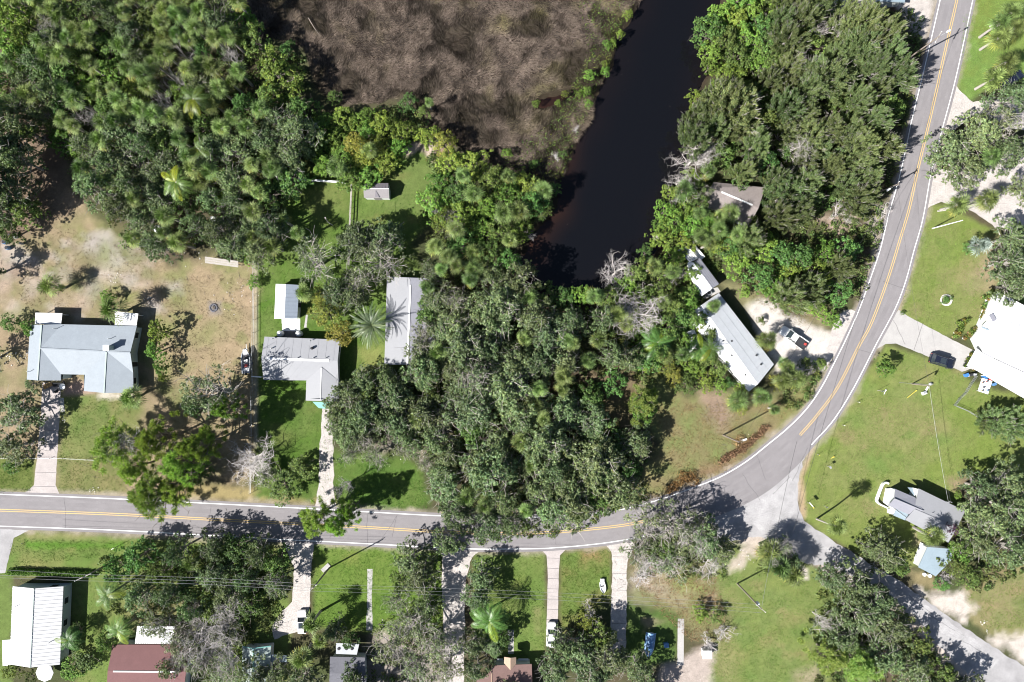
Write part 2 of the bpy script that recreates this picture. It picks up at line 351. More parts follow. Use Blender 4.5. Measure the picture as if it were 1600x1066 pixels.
GROUND_LAYERS = [
    dict(poly=MARSH, col=MARSHC, feather=6, w=1, col2=(.10, .08, .06)),
    # left yard
    dict(poly=[(-40, 300), (60, 250), (110, 300), (170, 360), (190, 410), (280, 415), (330, 395), (400, 410), (398, 700), (385, 760), (300, 740), (200, 790), (60, 775), (-40, 775)], col=TAN, feather=8, col2=(.22, .195, .105)),
    dict(poly=[(-40, 160), (60, 180), (110, 240), (110, 330), (-40, 420)], col=(.23, .17, .12), feather=12, col2=(.15, .11, .08)),
    dict(poly=[(20, 390), (60, 380), (110, 440), (60, 500), (20, 520)], col=(.2, .2, .09), feather=14, a=.6, mott=.5),
    dict(poly=[(100, 350), (180, 350), (240, 400), (300, 470), (330, 560), (250, 600), (240, 500), (150, 460)], col=(.21, .22, .085), feather=20, a=.75, mott=.6),
    dict(poly=[(170, 360), (190, 400), (200, 420), (180, 420), (140, 400), (130, 370)], col=GSAND, feather=8, a=.9),
    dict(poly=[(30, 385), (55, 400), (65, 420), (40, 420), (0, 450), (0, 415)], col=GSAND, feather=9, a=.8),
    dict(poly=[(255, 440), (280, 440), (285, 460), (262, 465)], col=GSAND, feather=6, a=.8),
    dict(poly=[(228, 470), (242, 462), (258, 485), (240, 490)], col=GSAND, feather=6, a=.9),
    dict(poly=[(300, 420), (398, 420), (398, 640), (340, 660), (300, 560)], col=(.33, .255, .16), feather=15, a=.75),
    dict(poly=[(326, 472), (344, 472), (346, 490), (328, 492)], col=(.25, .22, .21), feather=5, a=.9, w=.3),
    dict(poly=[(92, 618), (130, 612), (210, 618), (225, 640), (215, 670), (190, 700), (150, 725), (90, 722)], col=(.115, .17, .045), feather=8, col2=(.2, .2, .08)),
    dict(poly=[(90, 718), (200, 715), (200, 770), (88, 772)], col=(.2, .185, .08), feather=6, col2=(.15, .17, .06)),
    dict(poly=[(280, 755), (500, 770), (560, 790), (270, 782)], col=(.31, .25, .12), feather=6),
    dict(poly=[(-40, 715), (52, 715), (56, 770), (-40, 772)], col=(.13, .16, .045), feather=5),
    dict(poly=[(100, 604), (120, 595), (152, 600), (150, 615), (100, 618)], col=(.38, .27, .22), feather=4, w=.4),
    dict(poly=[(150, 612), (205, 614), (205, 624), (150, 622)], col=SANDC, feather=4, a=.8, mott=.4),
    # house C yard, lush
    dict(poly=[(400, 400), (440, 330), (470, 260), (560, 270), (640, 230), (690, 250), (680, 330), (640, 380), (660, 430), (640, 600), (540, 600), (520, 640), (510, 780), (402, 778)], col=LUSH, feather=6, col2=(.12, .17, .045)),
    dict(poly=[(470, 280), (545, 285), (545, 330), (480, 345)], col=(.16, .185, .06), feather=14, a=.8),
    dict(poly=[(570, 310), (640, 250), (690, 250), (670, 320), (620, 340)], col=(.135, .175, .055), feather=14, a=.8),
    dict(poly=[(622, 235), (650, 224), (690, 228), (692, 250), (675, 250), (655, 232), (635, 248)], col=(.5, .4, .33), feather=4, a=.95),
    dict(poly=[(682, 232), (694, 236), (692, 252), (684, 250)], col=RUST, feather=4, a=.8),
    dict(poly=[(560, 545), (600, 540), (600, 575), (560, 600)], col=(.2, .22, .07), feather=10),
    dict(poly=[(397, 400), (402, 400), (402, 700), (396, 700)], col=(.33, .3, .22), feather=2, w=.2),
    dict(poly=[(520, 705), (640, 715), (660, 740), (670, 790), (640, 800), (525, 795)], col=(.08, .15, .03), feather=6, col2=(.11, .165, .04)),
    dict(poly=[(545, 680), (600, 712), (610, 700), (635, 655), (625, 652), (598, 690), (560, 668)], col=(.4, .34, .29), feather=3, a=.6, mott=.5),
    dict(poly=[(640, 700), (670, 690), (690, 720), (660, 730)], col=(.35, .29, .24), feather=6, a=.5, mott=.5),
    # clearing by the bend
    dict(poly=[(960, 590), (1010, 560), (1070, 620), (1130, 610), (1200, 620), (1290, 590), (1240, 660), (1140, 740), (1060, 780), (980, 800), (1000, 740), (1040, 690), (1000, 660)], col=OLV, feather=8, col2=(.21, .18, .09)),
    dict(poly=[(1095, 615), (1130, 612), (1145, 650), (1130, 680), (1105, 650)], col=(.28, .205, .15), feather=10),
    dict(poly=[(900, 580), (1000, 570), (1010, 600), (980, 640), (1000, 700), (920, 680)], col=(.17, .13, .08), feather=12, col2=(.12, .11, .05)),
    dict(poly=[(980, 788), (1030, 770), (1080, 740), (1140, 716), (1200, 664), (1205, 668), (1150, 728), (1085, 758), (1030, 780)], col=RUST, feather=6, a=.8, mott=.5),
    dict(poly=[(1210, 640), (1290, 590), (1300, 565), (1288, 620), (1225, 672)], col=(.2, .2, .08), feather=5),
    # sand at mobile home
    dict(poly=[(1165, 478), (1185, 462), (1212, 470), (1228, 492), (1262, 505), (1300, 520), (1318, 488), (1342, 486), (1325, 520), (1300, 575), (1255, 585), (1215, 580), (1185, 520)], col=(.58, .53, .49), feather=5, a=1),
    dict(poly=[(1255, 480), (1300, 490), (1295, 515), (1260, 505)], col=(.3, .25, .15), feather=8, a=.7),
    dict(poly=[(1130, 445), (1180, 440), (1200, 465), (1160, 480)], col=(.25, .23, .12), feather=8, a=.8),
    dict(poly=[(1265, 345), (1310, 330), (1345, 335), (1315, 380), (1300, 372), (1290, 345)], col=(.42, .32, .26), feather=7, a=.9, mott=.3),
    dict(poly=[(1350, 330), (1388, 320), (1372, 395), (1352, 450), (1360, 380)], col=(.45, .4, .36), feather=5, a=.7, mott=.4),
    dict(poly=[(1225, 55), (1260, 58), (1320, 66), (1305, 85), (1230, 75)], col=(.4, .32, .27), feather=8, a=.7, mott=.4),
    dict(poly=[(1280, -40), (1470, -40), (1448, 60), (1425, 60), (1400, 5), (1290, 12)], col=(.55, .5, .47), feather=6, a=.9),
    # right-hand lawns
    dict(poly=[(1520, -40), (1700, -40), (1700, 130), (1560, 125), (1512, 160), (1492, 132)], col=LAWN, feather=4, w=.4, col2=(.15, .235, .06)),
    dict(poly=[(1442, 345), (1455, 318), (1480, 320), (1530, 350), (1600, 380), (1700, 380), (1700, 500), (1545, 460), (1525, 520), (1470, 525), (1402, 497), (1400, 482), (1425, 395)], col=LAWN, feather=4, w=.4, col2=(.19, .215, .072)),
    dict(poly=[(1540, 380), (1570, 370), (1560, 450), (1520, 460), (1510, 440)], col=(.33, .245, .17), feather=14, a=.8),
    dict(poly=[(1385, 538), (1440, 556), (1502, 582), (1520, 600), (1700, 640), (1700, 800), (1500, 740), (1500, 830), (1440, 880), (1400, 892), (1345, 866), (1290, 838), (1254, 812), (1248, 745), (1268, 697), (1330, 610)], col=LAWN, feather=4, w=.5, col2=(.19, .215, .072)),
    dict(poly=[(1330, 640), (1420, 600), (1480, 680), (1420, 720), (1350, 720)], col=(.225, .215, .095), feather=30, a=.6),
    dict(poly=[(1480, 745), (1500, 745), (1505, 770), (1485, 768)], col=(.34, .25, .17), feather=7, a=.8),
    dict(poly=[(1425, 830), (1445, 850), (1440, 862), (1425, 850)], col=(.33, .24, .19), feather=5, a=.8),
    dict(poly=[(1420, 890), (1470, 900), (1470, 925), (1430, 915)], col=(.27, .22, .12), feather=6, a=.8),
    dict(poly=[(1505, 920), (1700, 840), (1700, 1010), (1560, 1000), (1512, 968)], col=(.2, .205, .085), feather=5, w=.6, col2=(.25, .22, .11)),
    dict(poly=[(1430, 918), (1465, 930), (1505, 925), (1525, 950), (1510, 972), (1460, 955)], col=(.55, .49, .44), feather=7, w=1.6),
    dict(poly=[(1250, 735), (1243, 790), (1252, 820), (1340, 876), (1415, 922), (1470, 964), (1530, 1006), (1640, 1080), (1560, 1120), (1450, 1010), (1390, 948), (1286, 892), (1200, 850), (1150, 852)], col=(.5, .43, .38), feather=5, w=1.3),
    dict(poly=[(1548, 1000), (1570, 990), (1700, 985), (1700, 1060), (1590, 1030)], col=(.55, .49, .44), feather=8, w=1.6),
    dict(poly=[(1110, 880), (1150, 850), (1260, 880), (1290, 895), (1330, 900), (1290, 1100), (1100, 1100), (1120, 950)], col=(.155, .2, .065), feather=6, col2=(.175, .21, .065)),
    dict(poly=[(1240, 1050), (1275, 1040), (1290, 1080), (1235, 1080)], col=(.33, .27, .19), feather=8, a=.8),
    dict(poly=[(1120, 930), (1150, 930), (1150, 1100), (1105, 1100)], col=(.24, .225, .1), feather=14, a=.7),
    dict(poly=[(985, 880), (1110, 890), (1140, 960), (1120, 1010), (1000, 930)], col=(.27, .225, .13), feather=12, col2=(.19, .2, .08)),
    dict(poly=[(985, 900), (1020, 900), (1060, 930), (990, 945)], col=(.42, .34, .28), feather=10, a=.7, mott=.4),
    dict(poly=[(1055, 912), (1080, 905), (1095, 920), (1065, 930)], col=(.2, .26, .06), feather=6),
    # south verge lawns
    dict(poly=[(18, 838), (60, 828), (245, 842), (450, 850), (455, 1100), (120, 1100), (108, 900), (-40, 900), (-40, 1100), (4, 1100), (4, 900), (14, 880)], col=(.135, .19, .05), feather=5, w=.5, col2=(.17, .19, .065)),
    dict(poly=[(-40, 885), (20, 885), (20, 1100), (-40, 1100)], col=(.13, .18, .05), feather=4),
    dict(poly=[(40, 846), (190, 850), (190, 857), (40, 856)], col=(.09, .19, .025), feather=4, a=.9),
    dict(poly=[(40, 830), (150, 832), (150, 842), (50, 842)], col=(.27, .24, .12), feather=5, a=.7, mott=.5),
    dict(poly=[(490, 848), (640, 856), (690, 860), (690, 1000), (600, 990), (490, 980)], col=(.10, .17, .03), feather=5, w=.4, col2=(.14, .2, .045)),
    dict(poly=[(740, 866), (852, 862), (852, 1040), (800, 1040), (740, 1000)], col=(.12, .18, .045), feather=4, w=.4, col2=(.16, .2, .06)),
    dict(poly=[(876, 862), (945, 853), (955, 860), (952, 940), (900, 960), (876, 1000)], col=(.125, .18, .045), feather=4, w=.4, col2=(.2, .19, .07)),
    dict(poly=[(905, 862), (930, 860), (935, 872), (910, 875)], col=(.28, .19, .09), feather=6, a=.8),
    dict(poly=[(833, 950), (845, 950), (845, 990), (833, 990)], col=(.27, .23, .12), feather=5, a=.6),
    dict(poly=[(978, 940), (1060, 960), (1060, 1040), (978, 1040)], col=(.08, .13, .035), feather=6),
    dict(poly=[(1060, 1030), (1100, 1010), (1115, 1010), (1110, 1100), (1020, 1100), (1030, 1040)], col=(.45, .38, .34), feather=6, a=.9),
    dict(poly=[(1160, 855), (1190, 838), (1200, 850), (1160, 885), (1140, 895), (1138, 880)], col=(.47, .40, .34), feather=5, a=.9, w=1.3),
    dict(poly=[(1245, 880), (1262, 890), (1262, 905), (1250, 905)], col=(.54, .48, .43), feather=3, w=.4),
    dict(poly=[(1390, 492), (1404, 478), (1440, 345), (1444, 348), (1408, 486), (1404, 500)], col=(.35, .26, .17), feather=3, w=.3, a=.7),
    dict(poly=[(1268, 695), (1250, 745), (1250, 800), (1256, 812), (1260, 808), (1256, 745), (1272, 702)], col=(.42, .3, .2), feather=3, w=.3, a=.8),
    dict(poly=[(590, 985), (640, 985), (720, 1000), (720, 1100), (560, 1100), (570, 1010)], col=(.42, .36, .33), feather=9, a=.7, mott=.4),
    dict(poly=[(205, 900), (300, 930), (330, 1000), (200, 1000)], col=(.2, .15, .1), feather=14, a=.5),
]
BLOTCH = [(0, 240, 380, 500, 120, [GSAND, (.46, .39, .34), (.24, .17, .125), (.15, .18, .06), (.40, .31, .24), (.17, .19, .07)]), (230, 395, 410, 700, 70, [(.19, .205, .08), (.36, .27, .18), (.26, .2, .13), (.17, .19, .07)]),
          (1300, 1500, 560, 820, 40, [(.24, .21, .1), (.13, .2, .05)]), (1430, 1540, 350, 500, 22, [(.24, .22, .1), (.14, .2, .05)]),
          (1120, 1260, 900, 1066, 25, [(.25, .22, .1), (.12, .19, .05)]), (410, 500, 600, 780, 20, [(.14, .17, .05), (.07, .12, .025)]),
          (450, 680, 250, 350, 20, [(.2, .19, .07), (.08, .15, .03)]), (980, 1140, 890, 1000, 25, [(.36, .27, .2), (.15, .18, .06)]),
          (10, 160, 850, 900, 12, [(.22, .21, .08), (.1, .18, .035)]), (1510, 1600, 880, 990, 12, [(.3, .23, .13), (.14, .18, .06)]),
          (490, 950, 860, 980, 30, [(.19, .21, .06), (.09, .15, .03)])]
build_ground()

# water
def build_water():
    m, t, b = mat_base('tannin_water')
    b.inputs['Roughness'].default_value = .06; b.inputs['IOR'].default_value = 1.33
    tc = t.nodes.new('ShaderNodeTexCoord')
    n1 = N(t, 'ShaderNodeTexNoise', Scale=.035, Detail=3.0); t.links.new(tc.outputs['Object'], n1.inputs['Vector'])
    a = t.nodes.new('ShaderNodeAttribute'); a.attribute_name = 'tint'
    t.links.new(a.outputs['Color'], b.inputs['Base Color'])
    nb = N(t, 'ShaderNodeTexNoise', Scale=1.6, Detail=3.0); t.links.new(tc.outputs['Object'], nb.inputs['Vector'])
    bp = N(t, 'ShaderNodeBump', Strength=.12, Distance=.02); t.links.new(nb.outputs['Fac'], bp.inputs['Height']); t.links.new(bp.outputs[0], b.inputs['Normal'])
    xs = np.arange(-4, 48, 1.0); ys = np.arange(4, 90, 1.0)
    X, Y = np.meshgrid(xs, ys); PX = X * S + CX; PY = CY - Y * S
    d = np.minimum(sdf(PX, PY, RIVER), sdf(PX, PY, CREEK)) + vnoise(X, Y, 5, 4) * 10
    sh = np.clip(1 + d / 55, 0, 1)[..., None] ** 1.6; left = np.clip((930 - PX) / 90, 0.12, 1)[..., None]
    C = np.array((.0045, .0048, .0065)) * (1 - sh * left) + np.array((.030, .014, .009)) * sh * left
    V = np.stack([X.ravel(), Y.ravel(), np.full(X.size, -.4)], 1)
    ny, nx = X.shape; idx = np.arange(nx * ny).reshape(ny, nx)
    keep = (np.minimum(sdf(PX, PY, RIVER), sdf(PX, PY, CREEK)) < 30)
    kf = keep[:-1, :-1]
    F = np.stack([idx[:-1, :-1], idx[:-1, 1:], idx[1:, 1:], idx[1:, :-1]], -1)[kf]
    link('water', make_mesh('water', V, F, m, tint=C.reshape(-1, 3), smooth=True), kind='structure')


build_water()


# ------------------------------------------------------------------ roads, drives, markings
def strip(name, A, B, z, mat, kind='structure', parent=None, n=3):
    """ribbon between two polylines resampled to equal counts (pixel coordinates)"""
    def res(L, k=220):
        L = np.array(L); d = np.r_[0, np.cumsum(np.hypot(*np.diff(L, axis=0).T))]; s = np.linspace(0, d[-1], k)
        return np.stack([np.interp(s, d, L[:, 0]), np.interp(s, d, L[:, 1])], 1)
    a, b = res(A), res(B); V = []; F = []
    for i in range(len(a)):
        for j in range(n):
            t = j / (n - 1); p = a[i] * (1 - t) + b[i] * t; V.append(P(p[0], p[1], z))
    for i in range(len(a) - 1):
        for j in range(n - 1): F.append((i * n + j, i * n + j + 1, (i + 1) * n + j + 1, (i + 1) * n + j))
    V = [(v[0], v[1], z) for v in V]
    return link(name, make_mesh(name, V, F, mat), parent, kind=kind)


M['asphalt'] = simple('asphalt', (.21, .196, .202), .9, var=.14, scale=.22, bump=.3, bscale=30, spec=.2, fine=(14, .09))
M['old_asphalt'] = simple('old_asphalt', (.31, .30, .305), .9, var=.26, scale=.28, bump=.3, bscale=25, spec=.2, fine=(9, .12))
M['line_white'] = simple('line_white', (.72, .72, .72), .8, var=.1, scale=2, fine=(12, .12))
M['line_yellow'] = simple('line_yellow', (.50, .35, .15), .8, var=.1, scale=2, fine=(12, .15))
M['concrete'] = simple('concrete', (.37, .355, .345), .9, var=.12, scale=.5, bump=.2, spec=.2, fine=(7, .12))
M['pink_concrete'] = simple('pink_concrete', (.385, .345, .335), .9, var=.15, scale=.6, bump=.2, spec=.2, fine=(6, .14))
M['sandy'] = simple('sandy_track', (.42, .385, .365), .95, var=.2, scale=.6, bump=.5, bscale=8, spec=.1, fine=(4, .2))
M['patch'] = simple('tar_patch', (.15, .14, .145), .9, var=.15, scale=2)
M['tar'] = simple('tar_crack', (.085, .08, .085), .8)

YC = [(-60, 795), (0, 797.3), (187, 804), (400, 815.5), (560, 823.5), (660, 829.5), (740, 833), (830, 833), (890, 830), (980, 820), (1030, 808)]
YC2 = [(1250, 680), (1276, 650), (1309, 605), (1342, 541), (1362, 504), (1387, 437), (1408, 369), (1421, 325), (1433, 270), (1458, 165), (1474, 92), (1494, 5), (1504, -45)]
lw, rw, yc, yc2 = catmull(LW), catmull(RW), catmull(YC), catmull(YC2)
strip('road', offset(lw, -4.5), offset(rw, 4.5), .012, M['asphalt'], n=7)
strip('edge_line_marking', offset(lw, -.7), offset(lw, .7), .020, M['line_white'], n=2)
RWa = [p for p in rw if p[0] < 1040]; RWb = [p for p in rw if p[0] > 1266]
strip('edge_line_marking', offset(RWa, -.7), offset(RWa, .7), .020, M['line_white'], n=2)
strip('edge_line_marking', offset(RWb, -.7), offset(RWb, .7), .020, M['line_white'], n=2)
for L in (yc, yc2):
    for s_ in (-1.45, 1.45):
        strip('centre_line_marking', offset(L, s_ - .62), offset(L, s_ + .62), .020, M['line_yellow'], n=2)
# wheel-worn bands
M['worn'] = simple('worn_asphalt', (.216, .202, .208), .9, var=.1, scale=.5, spec=.2, fine=(6, .08))
def between(A, B, t):
    def res(L, k=260):
        L = np.array(L); d = np.r_[0, np.cumsum(np.hypot(*np.diff(L, axis=0).T))]; s = np.linspace(0, d[-1], k)
        return np.stack([np.interp(s, d, L[:, 0]), np.interp(s, d, L[:, 1])], 1)
    return res(A) * (1 - t) + res(B) * t
for t_ in (.14, .36, .64, .86):
    L = between(lw, rw, t_); strip('worn_wheel_track', offset(L, -2.2), offset(L, 2.2), .016, M['worn'], n=2)


def polysheet(name, pts, z, mat, wob=1.2, sub=6, kind='structure', seed=0, closed_noise=True):
    """flat sheet with slightly ragged edges, gently subdivided outline"""
    out = []; n = len(pts)
    for i in range(n):
        a, b = np.array(pts[i], float), np.array(pts[(i + 1) % n], float); L = np.hypot(*(b - a)); k = max(1, int(L / sub))
        for j in range(k):
            q = a + (b - a) * j / k
            out.append(q + (0 if wob == 0 else wob * np.array([vnoise(q[0], q[1], 7, 50 + seed, 3), vnoise(q[0], q[1], 7, 90 + seed, 3)])))
    V = [((q[0] - CX) / S, (CY - q[1]) / S, z) for q in out]
    from mathutils.geometry import tessellate_polygon
    tri = tessellate_polygon([[Vector(v) for v in V]])
    T = []
    for a, b, c in tri:
        cr = (Vector(V[b]) - Vector(V[a])).cross(Vector(V[c]) - Vector(V[a])).z
        T.append((a, b, c) if cr > 0 else (a, c, b))
    return link(name, make_mesh(name, V, T, mat), kind=kind)


side = [(1268, 693), (1254, 722), (1247, 750), (1247, 790), (1256, 814), (1285, 834), (1340, 868), (1415, 914), (1470, 955), (1530, 996), (1620, 1055), (1620, 1100), (1560, 1100), (1530, 1070), (1462, 1004), (1428, 960), (1390, 935), (1330, 900), (1286, 884), (1250, 878), (1215, 850), (1190, 838), (1150, 845), (1100, 850), (1030, 838), (1110, 800), (1180, 765), (1225, 735)]
polysheet('side_road', side, .008, M['old_asphalt'], 3)
polysheet('driveway', [(66, 598), (95, 598), (94, 640), (91, 690), (87, 758), (92, 771), (38, 771), (53, 758), (60, 690), (64, 640)], .010, M['pink_concrete'], 1)
polysheet('driveway', [(503, 636), (519, 640), (521, 700), (521, 760), (526, 798), (492, 796), (498, 760), (499, 700)], .010, M['sandy'], 2.5, seed=3)
polysheet('driveway', [(440, 842), (492, 845), (487, 880), (484, 950), (480, 985), (452, 990), (428, 1000), (425, 980), (440, 955), (456, 940), (460, 890)], .010, M['sandy'], 2, seed=4)
polysheet('garden_path', [(574, 889), (582, 889), (581, 930), (582, 985), (572, 985), (574, 930)], .012, M['concrete'], .8)
polysheet('driveway', [(684, 852), (752, 858), (738, 872), (728, 900), (724, 1100), (695, 1100), (690, 900), (692, 870)], .010, M['sandy'], 2.5, seed=5)
M['bright_wear'] = simple('sun_bleached_asphalt', (.34, .33, .335), .9, var=.25, scale=.4, spec=.2, fine=(5, .16))
polysheet('worn_patch', [(1236, 745), (1244, 760), (1240, 800), (1215, 835), (1190, 832), (1170, 815), (1150, 800), (1190, 780), (1215, 765)], .015, M['bright_wear'], 5, seed=21)
polysheet('worn_patch', [(1425, 935), (1450, 950), (1500, 985), (1560, 1030), (1550, 1045), (1490, 1005), (1440, 962)], .015, M['bright_wear'], 5, seed=22)
polysheet('worn_patch', [(1285, 848), (1310, 862), (1338, 880), (1325, 890), (1290, 870)], .015, M['bright_wear'], 4, seed=23)
polysheet('driveway', [(844, 858), (886, 856), (875, 868), (873, 900), (871, 1010), (853, 1010), (856, 900), (854, 868)], .010, M['pink_concrete'], .6)
polysheet('driveway', [(945, 850), (985, 843), (992, 850), (980, 880), (978, 1035), (952, 1040), (957, 880), (955, 862)], .010, M['sandy'], 2, seed=6)
polysheet('garden_path', [(1059, 967), (1069, 967), (1068, 1040), (1058, 1040)], .012, M['concrete'], .5)
polysheet('gravel_drive', [(1491, 130), (1502, 145), (1520, 160), (1560, 155), (1620, 140), (1620, 205), (1560, 200), (1520, 180), (1490, 205), (1466, 226)], .010, M['sandy'], 2, seed=7)
polysheet('gravel_drive', [(1456, 262), (1500, 270), (1560, 240), (1620, 230), (1620, 350), (1585, 358), (1555, 355), (1520, 330), (1500, 322), (1470, 316), (1448, 326), (1444, 340)], .010, M['sandy'], 2, seed=8)
polysheet('driveway', [(1404, 484), (1418, 494), (1478, 526), (1530, 552), (1520, 575), (1503, 581), (1440, 553), (1400, 537), (1384, 538), (1366, 548)], .010, M['concrete'], 1, seed=9)
polysheet('gravel_drive', [(1302, 560), (1322, 522), (1342, 486), (1330, 484), (1308, 492), (1300, 515), (1290, 560), (1288, 580)], .010, M['sandy'], 3, seed=10)
polysheet('side_path', [(-60, 826), (0, 826), (45, 829), (22, 840), (13, 875), (8, 895), (-60, 900)], .010, M['old_asphalt'], 1, seed=11)
polysheet('garden_path', [(94, 622), (100, 622), (101, 644), (95, 644)], .012, M['concrete'], .4)
# cracks and tar seams on the roads
cr = MB()
for (x0, x1, y0, y1, st) in [(60, 94, 606, 768, 22), (855, 874, 872, 1000, 16), (957, 980, 870, 1030, 26)]:
    y_ = y0
    while y_ < y1:
        a0, b0 = P(x0 - (y_ - y0) * (.055 if x0 == 60 else .01), y_), P(x1 - (y_ - y0) * (.05 if x0 == 60 else .01), y_ + .5); cr.bar((a0[0], a0[1], .019), (b0[0], b0[1], .019), .06, .006); y_ += st
for (a_, b_) in [((1442, 505), (1428, 547))]:
    a0, b0 = P(*a_), P(*b_); cr.bar((a0[0], a0[1], .019), (b0[0], b0[1], .019), .06, .006)
r_ = random.Random(3)
for (x, y, a, n_) in [(575, 801, 1.6, 12), (622, 804, 2.2, 12), (620, 806, 1.9, 8), (1262, 700, 2.0, 14), (1235, 745, 2.4, 9), (1300, 860, .7, 9), (1420, 930, .7, 12), (1450, 960, .6, 12), (1500, 1000, .5, 12), (100, 778, 1.55, 11), (330, 790, 1.7, 10), (1180, 705, 1.2, 12), (1338, 545, .3, 10), (1395, 500, 1.1, 10), (1160, 740, 1.0, 12), (1380, 440, .35, 11), (870, 812, 1.6, 9)]:
    q = np.array([x, y], float)
    for _ in range(n_):
        q2 = q + np.array([math.cos(a), math.sin(a)]) * 4.2 + np.array([r_.uniform(-.8, .8), r_.uniform(-.8, .8)])
        a0, b0 = P(*q), P(*q2); cr.bar((a0[0], a0[1], .021), (b0[0], b0[1], .021), .05, .006); q = q2
cr.build('road_crack', M['tar'], kind='stuff')


# ------------------------------------------------------------------ vegetation prototypes
def cards(Cn, Nn, L, W, rg, fold=0.0):
    """rhombus leaves: centres, normals, lengths, widths"""
    n = len(Cn); r = rg.normal(size=(n, 3)); Nn = Nn / (np.linalg.norm(Nn, axis=1)[:, None] + 1e-9)
    U = np.cross(Nn, r); U /= np.linalg.norm(U, axis=1)[:, None] + 1e-9; Vv = np.cross(Nn, U)
    L = np.broadcast_to(L, n)[:, None]; W = np.broadcast_to(W, n)[:, None]
    a = Cn - U * L; b = Cn + Vv * W; c = Cn + U * L; d = Cn - Vv * W
    if fold: b = b + Nn * W * fold; d = d + Nn * W * fold
    V = np.stack([a, b, c, d], 1).reshape(-1, 3); F = np.arange(4 * n).reshape(n, 4)
    return V, F


def tints(n, rg, val=.22, warm=.10):
    v = 1 + rg.normal(size=n) * val; w = rg.normal(size=n) * warm
    t = np.stack([v * (1 + w), v, v * (1 - w * .8)], 1).clip(.25, 2.2)
    return np.repeat(t, 4, axis=0)


def crown_points(rg, R, z0, z1, ncl, rc, irr=.25, flat=.8, hole=0.0):
    """clump centres spread through a dome"""
    ph = rg.uniform(0, 6.28, 4); out = []
    while len(out) < ncl:
        a = rg.uniform(0, 2 * math.pi); u = math.sqrt(rg.uniform(0, 1))
        edge = 1 + irr * (math.sin(2 * a + ph[0]) * .5 + math.sin(3 * a + ph[1]) * .5 + math.sin(5 * a + ph[2]) * .35)
        rr = u * R * .84 * edge
        top = z0 + (z1 - z0) * (max(0, 1 - (u ** 2.2) * flat))
        z = top - rg.uniform(0, 1) ** 2.2 * (z1 - z0) * .55 - rc * .6
        out.append((rr * math.cos(a), rr * math.sin(a), z, u))
    return np.array(out)


def leafy(seed, R=5.0, z0=4.5, z1=10.0, ncl=55, rc=(.8, 1.5), per=150, leaf=(.17, .11), irr=.25, flat=.8, up=.35, val=.2, warm=.08, squash=.75, gap=0.0):
    rg = np.random.default_rng(seed); cp = crown_points(rg, R, z0, z1, ncl, rc[1], irr, flat)
    Cs, Ns, Ts = [], [], []
    for i in range(ncl):
        r = rg.uniform(*rc) * (1.1 - .25 * cp[i, 3]); n = int(per * (r / rc[1]) ** 2)
        d = rg.normal(size=(n, 3)); d /= np.linalg.norm(d, axis=1)[:, None]; d[:, 2] = np.where(d[:, 2] < -.2, -d[:, 2], d[:, 2])
        # sub-lumps on every clump
        m = max(5, int(17 * (r / 1.2) ** 2)); sd = rg.normal(size=(m, 3)); sd /= np.linalg.norm(sd, axis=1)[:, None]; sd[:, 2] = np.where(sd[:, 2] < -.15, -sd[:, 2], sd[:, 2])
        sc_ = cp[i, :3] + sd * (r * rg.uniform(.55, 1.05, (m, 1))) * np.array([1, 1, squash]); k = rg.integers(0, m, n); tr_ = rg.uniform(.16, .42, m) * (1 if r > .6 else .75)
        p = sc_[k] + d * (tr_[k] * rg.uniform(.35, 1.1, n))[:, None] * np.array([1, 1, .7])
        Cs.append(p); Ns.append(d * .7 + sd[k] * .25 + rg.normal(size=(n, 3)) * .4 + np.array([0, 0, up * .6])); Ts.append((1 + rg.normal() * .13) * (1 + rg.normal(size=m) * .17)[k])
    Cn = np.concatenate(Cs); Nn = np.concatenate(Ns); k = np.concatenate(Ts)
    n = len(Cn); L = leaf[0] * rg.uniform(.7, 1.4, n); W = leaf[1] * rg.uniform(.7, 1.4, n)
    V, F = cards(Cn, Nn, L, W, rg, .25); T = tints(n, rg, val, warm) * np.repeat(k, 4)[:, None]
    return V, F, T, cp


def limbs(seed, cp, z0, r0=.28, mat='bark', nl=9, twigs=0, reach=1.0, n=5, lift=-.1):
    rg = random.Random(seed); mb = MB()
    lean = (rg.uniform(-.3, .3), rg.uniform(-.3, .3)); top = (lean[0], lean[1], z0 * .62)
    mb.tube([(0, 0, -.15), (lean[0] * .4, lean[1] * .4, z0 * .3), top], [r0 * 1.3, r0, r0 * .85], 7)
    idx = list(range(len(cp))); rg.shuffle(idx)
    for i in idx[:nl]:
        c = cp[i]; q = (c[0] * reach, c[1] * reach, c[2] + lift)
        m1 = (top[0] + (q[0] - top[0]) * .4 + rg.uniform(-.4, .4), top[1] + (q[1] - top[1]) * .4 + rg.uniform(-.4, .4), top[2] + (q[2] - top[2]) * .55)
        m2 = (top[0] + (q[0] - top[0]) * .72 + rg.uniform(-.4, .4), top[1] + (q[1] - top[1]) * .72 + rg.uniform(-.4, .4), top[2] + (q[2] - top[2]) * .8)
        mb.tube([top, m1, m2, q], [r0 * .6, r0 * .4, r0 * .26, r0 * .1], n)
        for _ in range(twigs):
            b = m2 if rg.random() < .6 else q; a = rg.uniform(0, 6.28); l = rg.uniform(.8, 2.0)
            e = (b[0] + math.cos(a) * l, b[1] + math.sin(a) * l, b[2] + rg.uniform(.3, 1.3)); e2 = (e[0] + math.cos(a + rg.uniform(-.8, .8)) * l * .6, e[1] + math.sin(a + rg.uniform(-.8, .8)) * l * .6, e[2] + rg.uniform(-.1, .6))
            mb.tube([b, e, e2], [.04, .032, .018], 3, False)
    return mb


PROTO = {}


def reg(kind, crown, trunk): PROTO.setdefault(kind, []).append((crown, trunk))


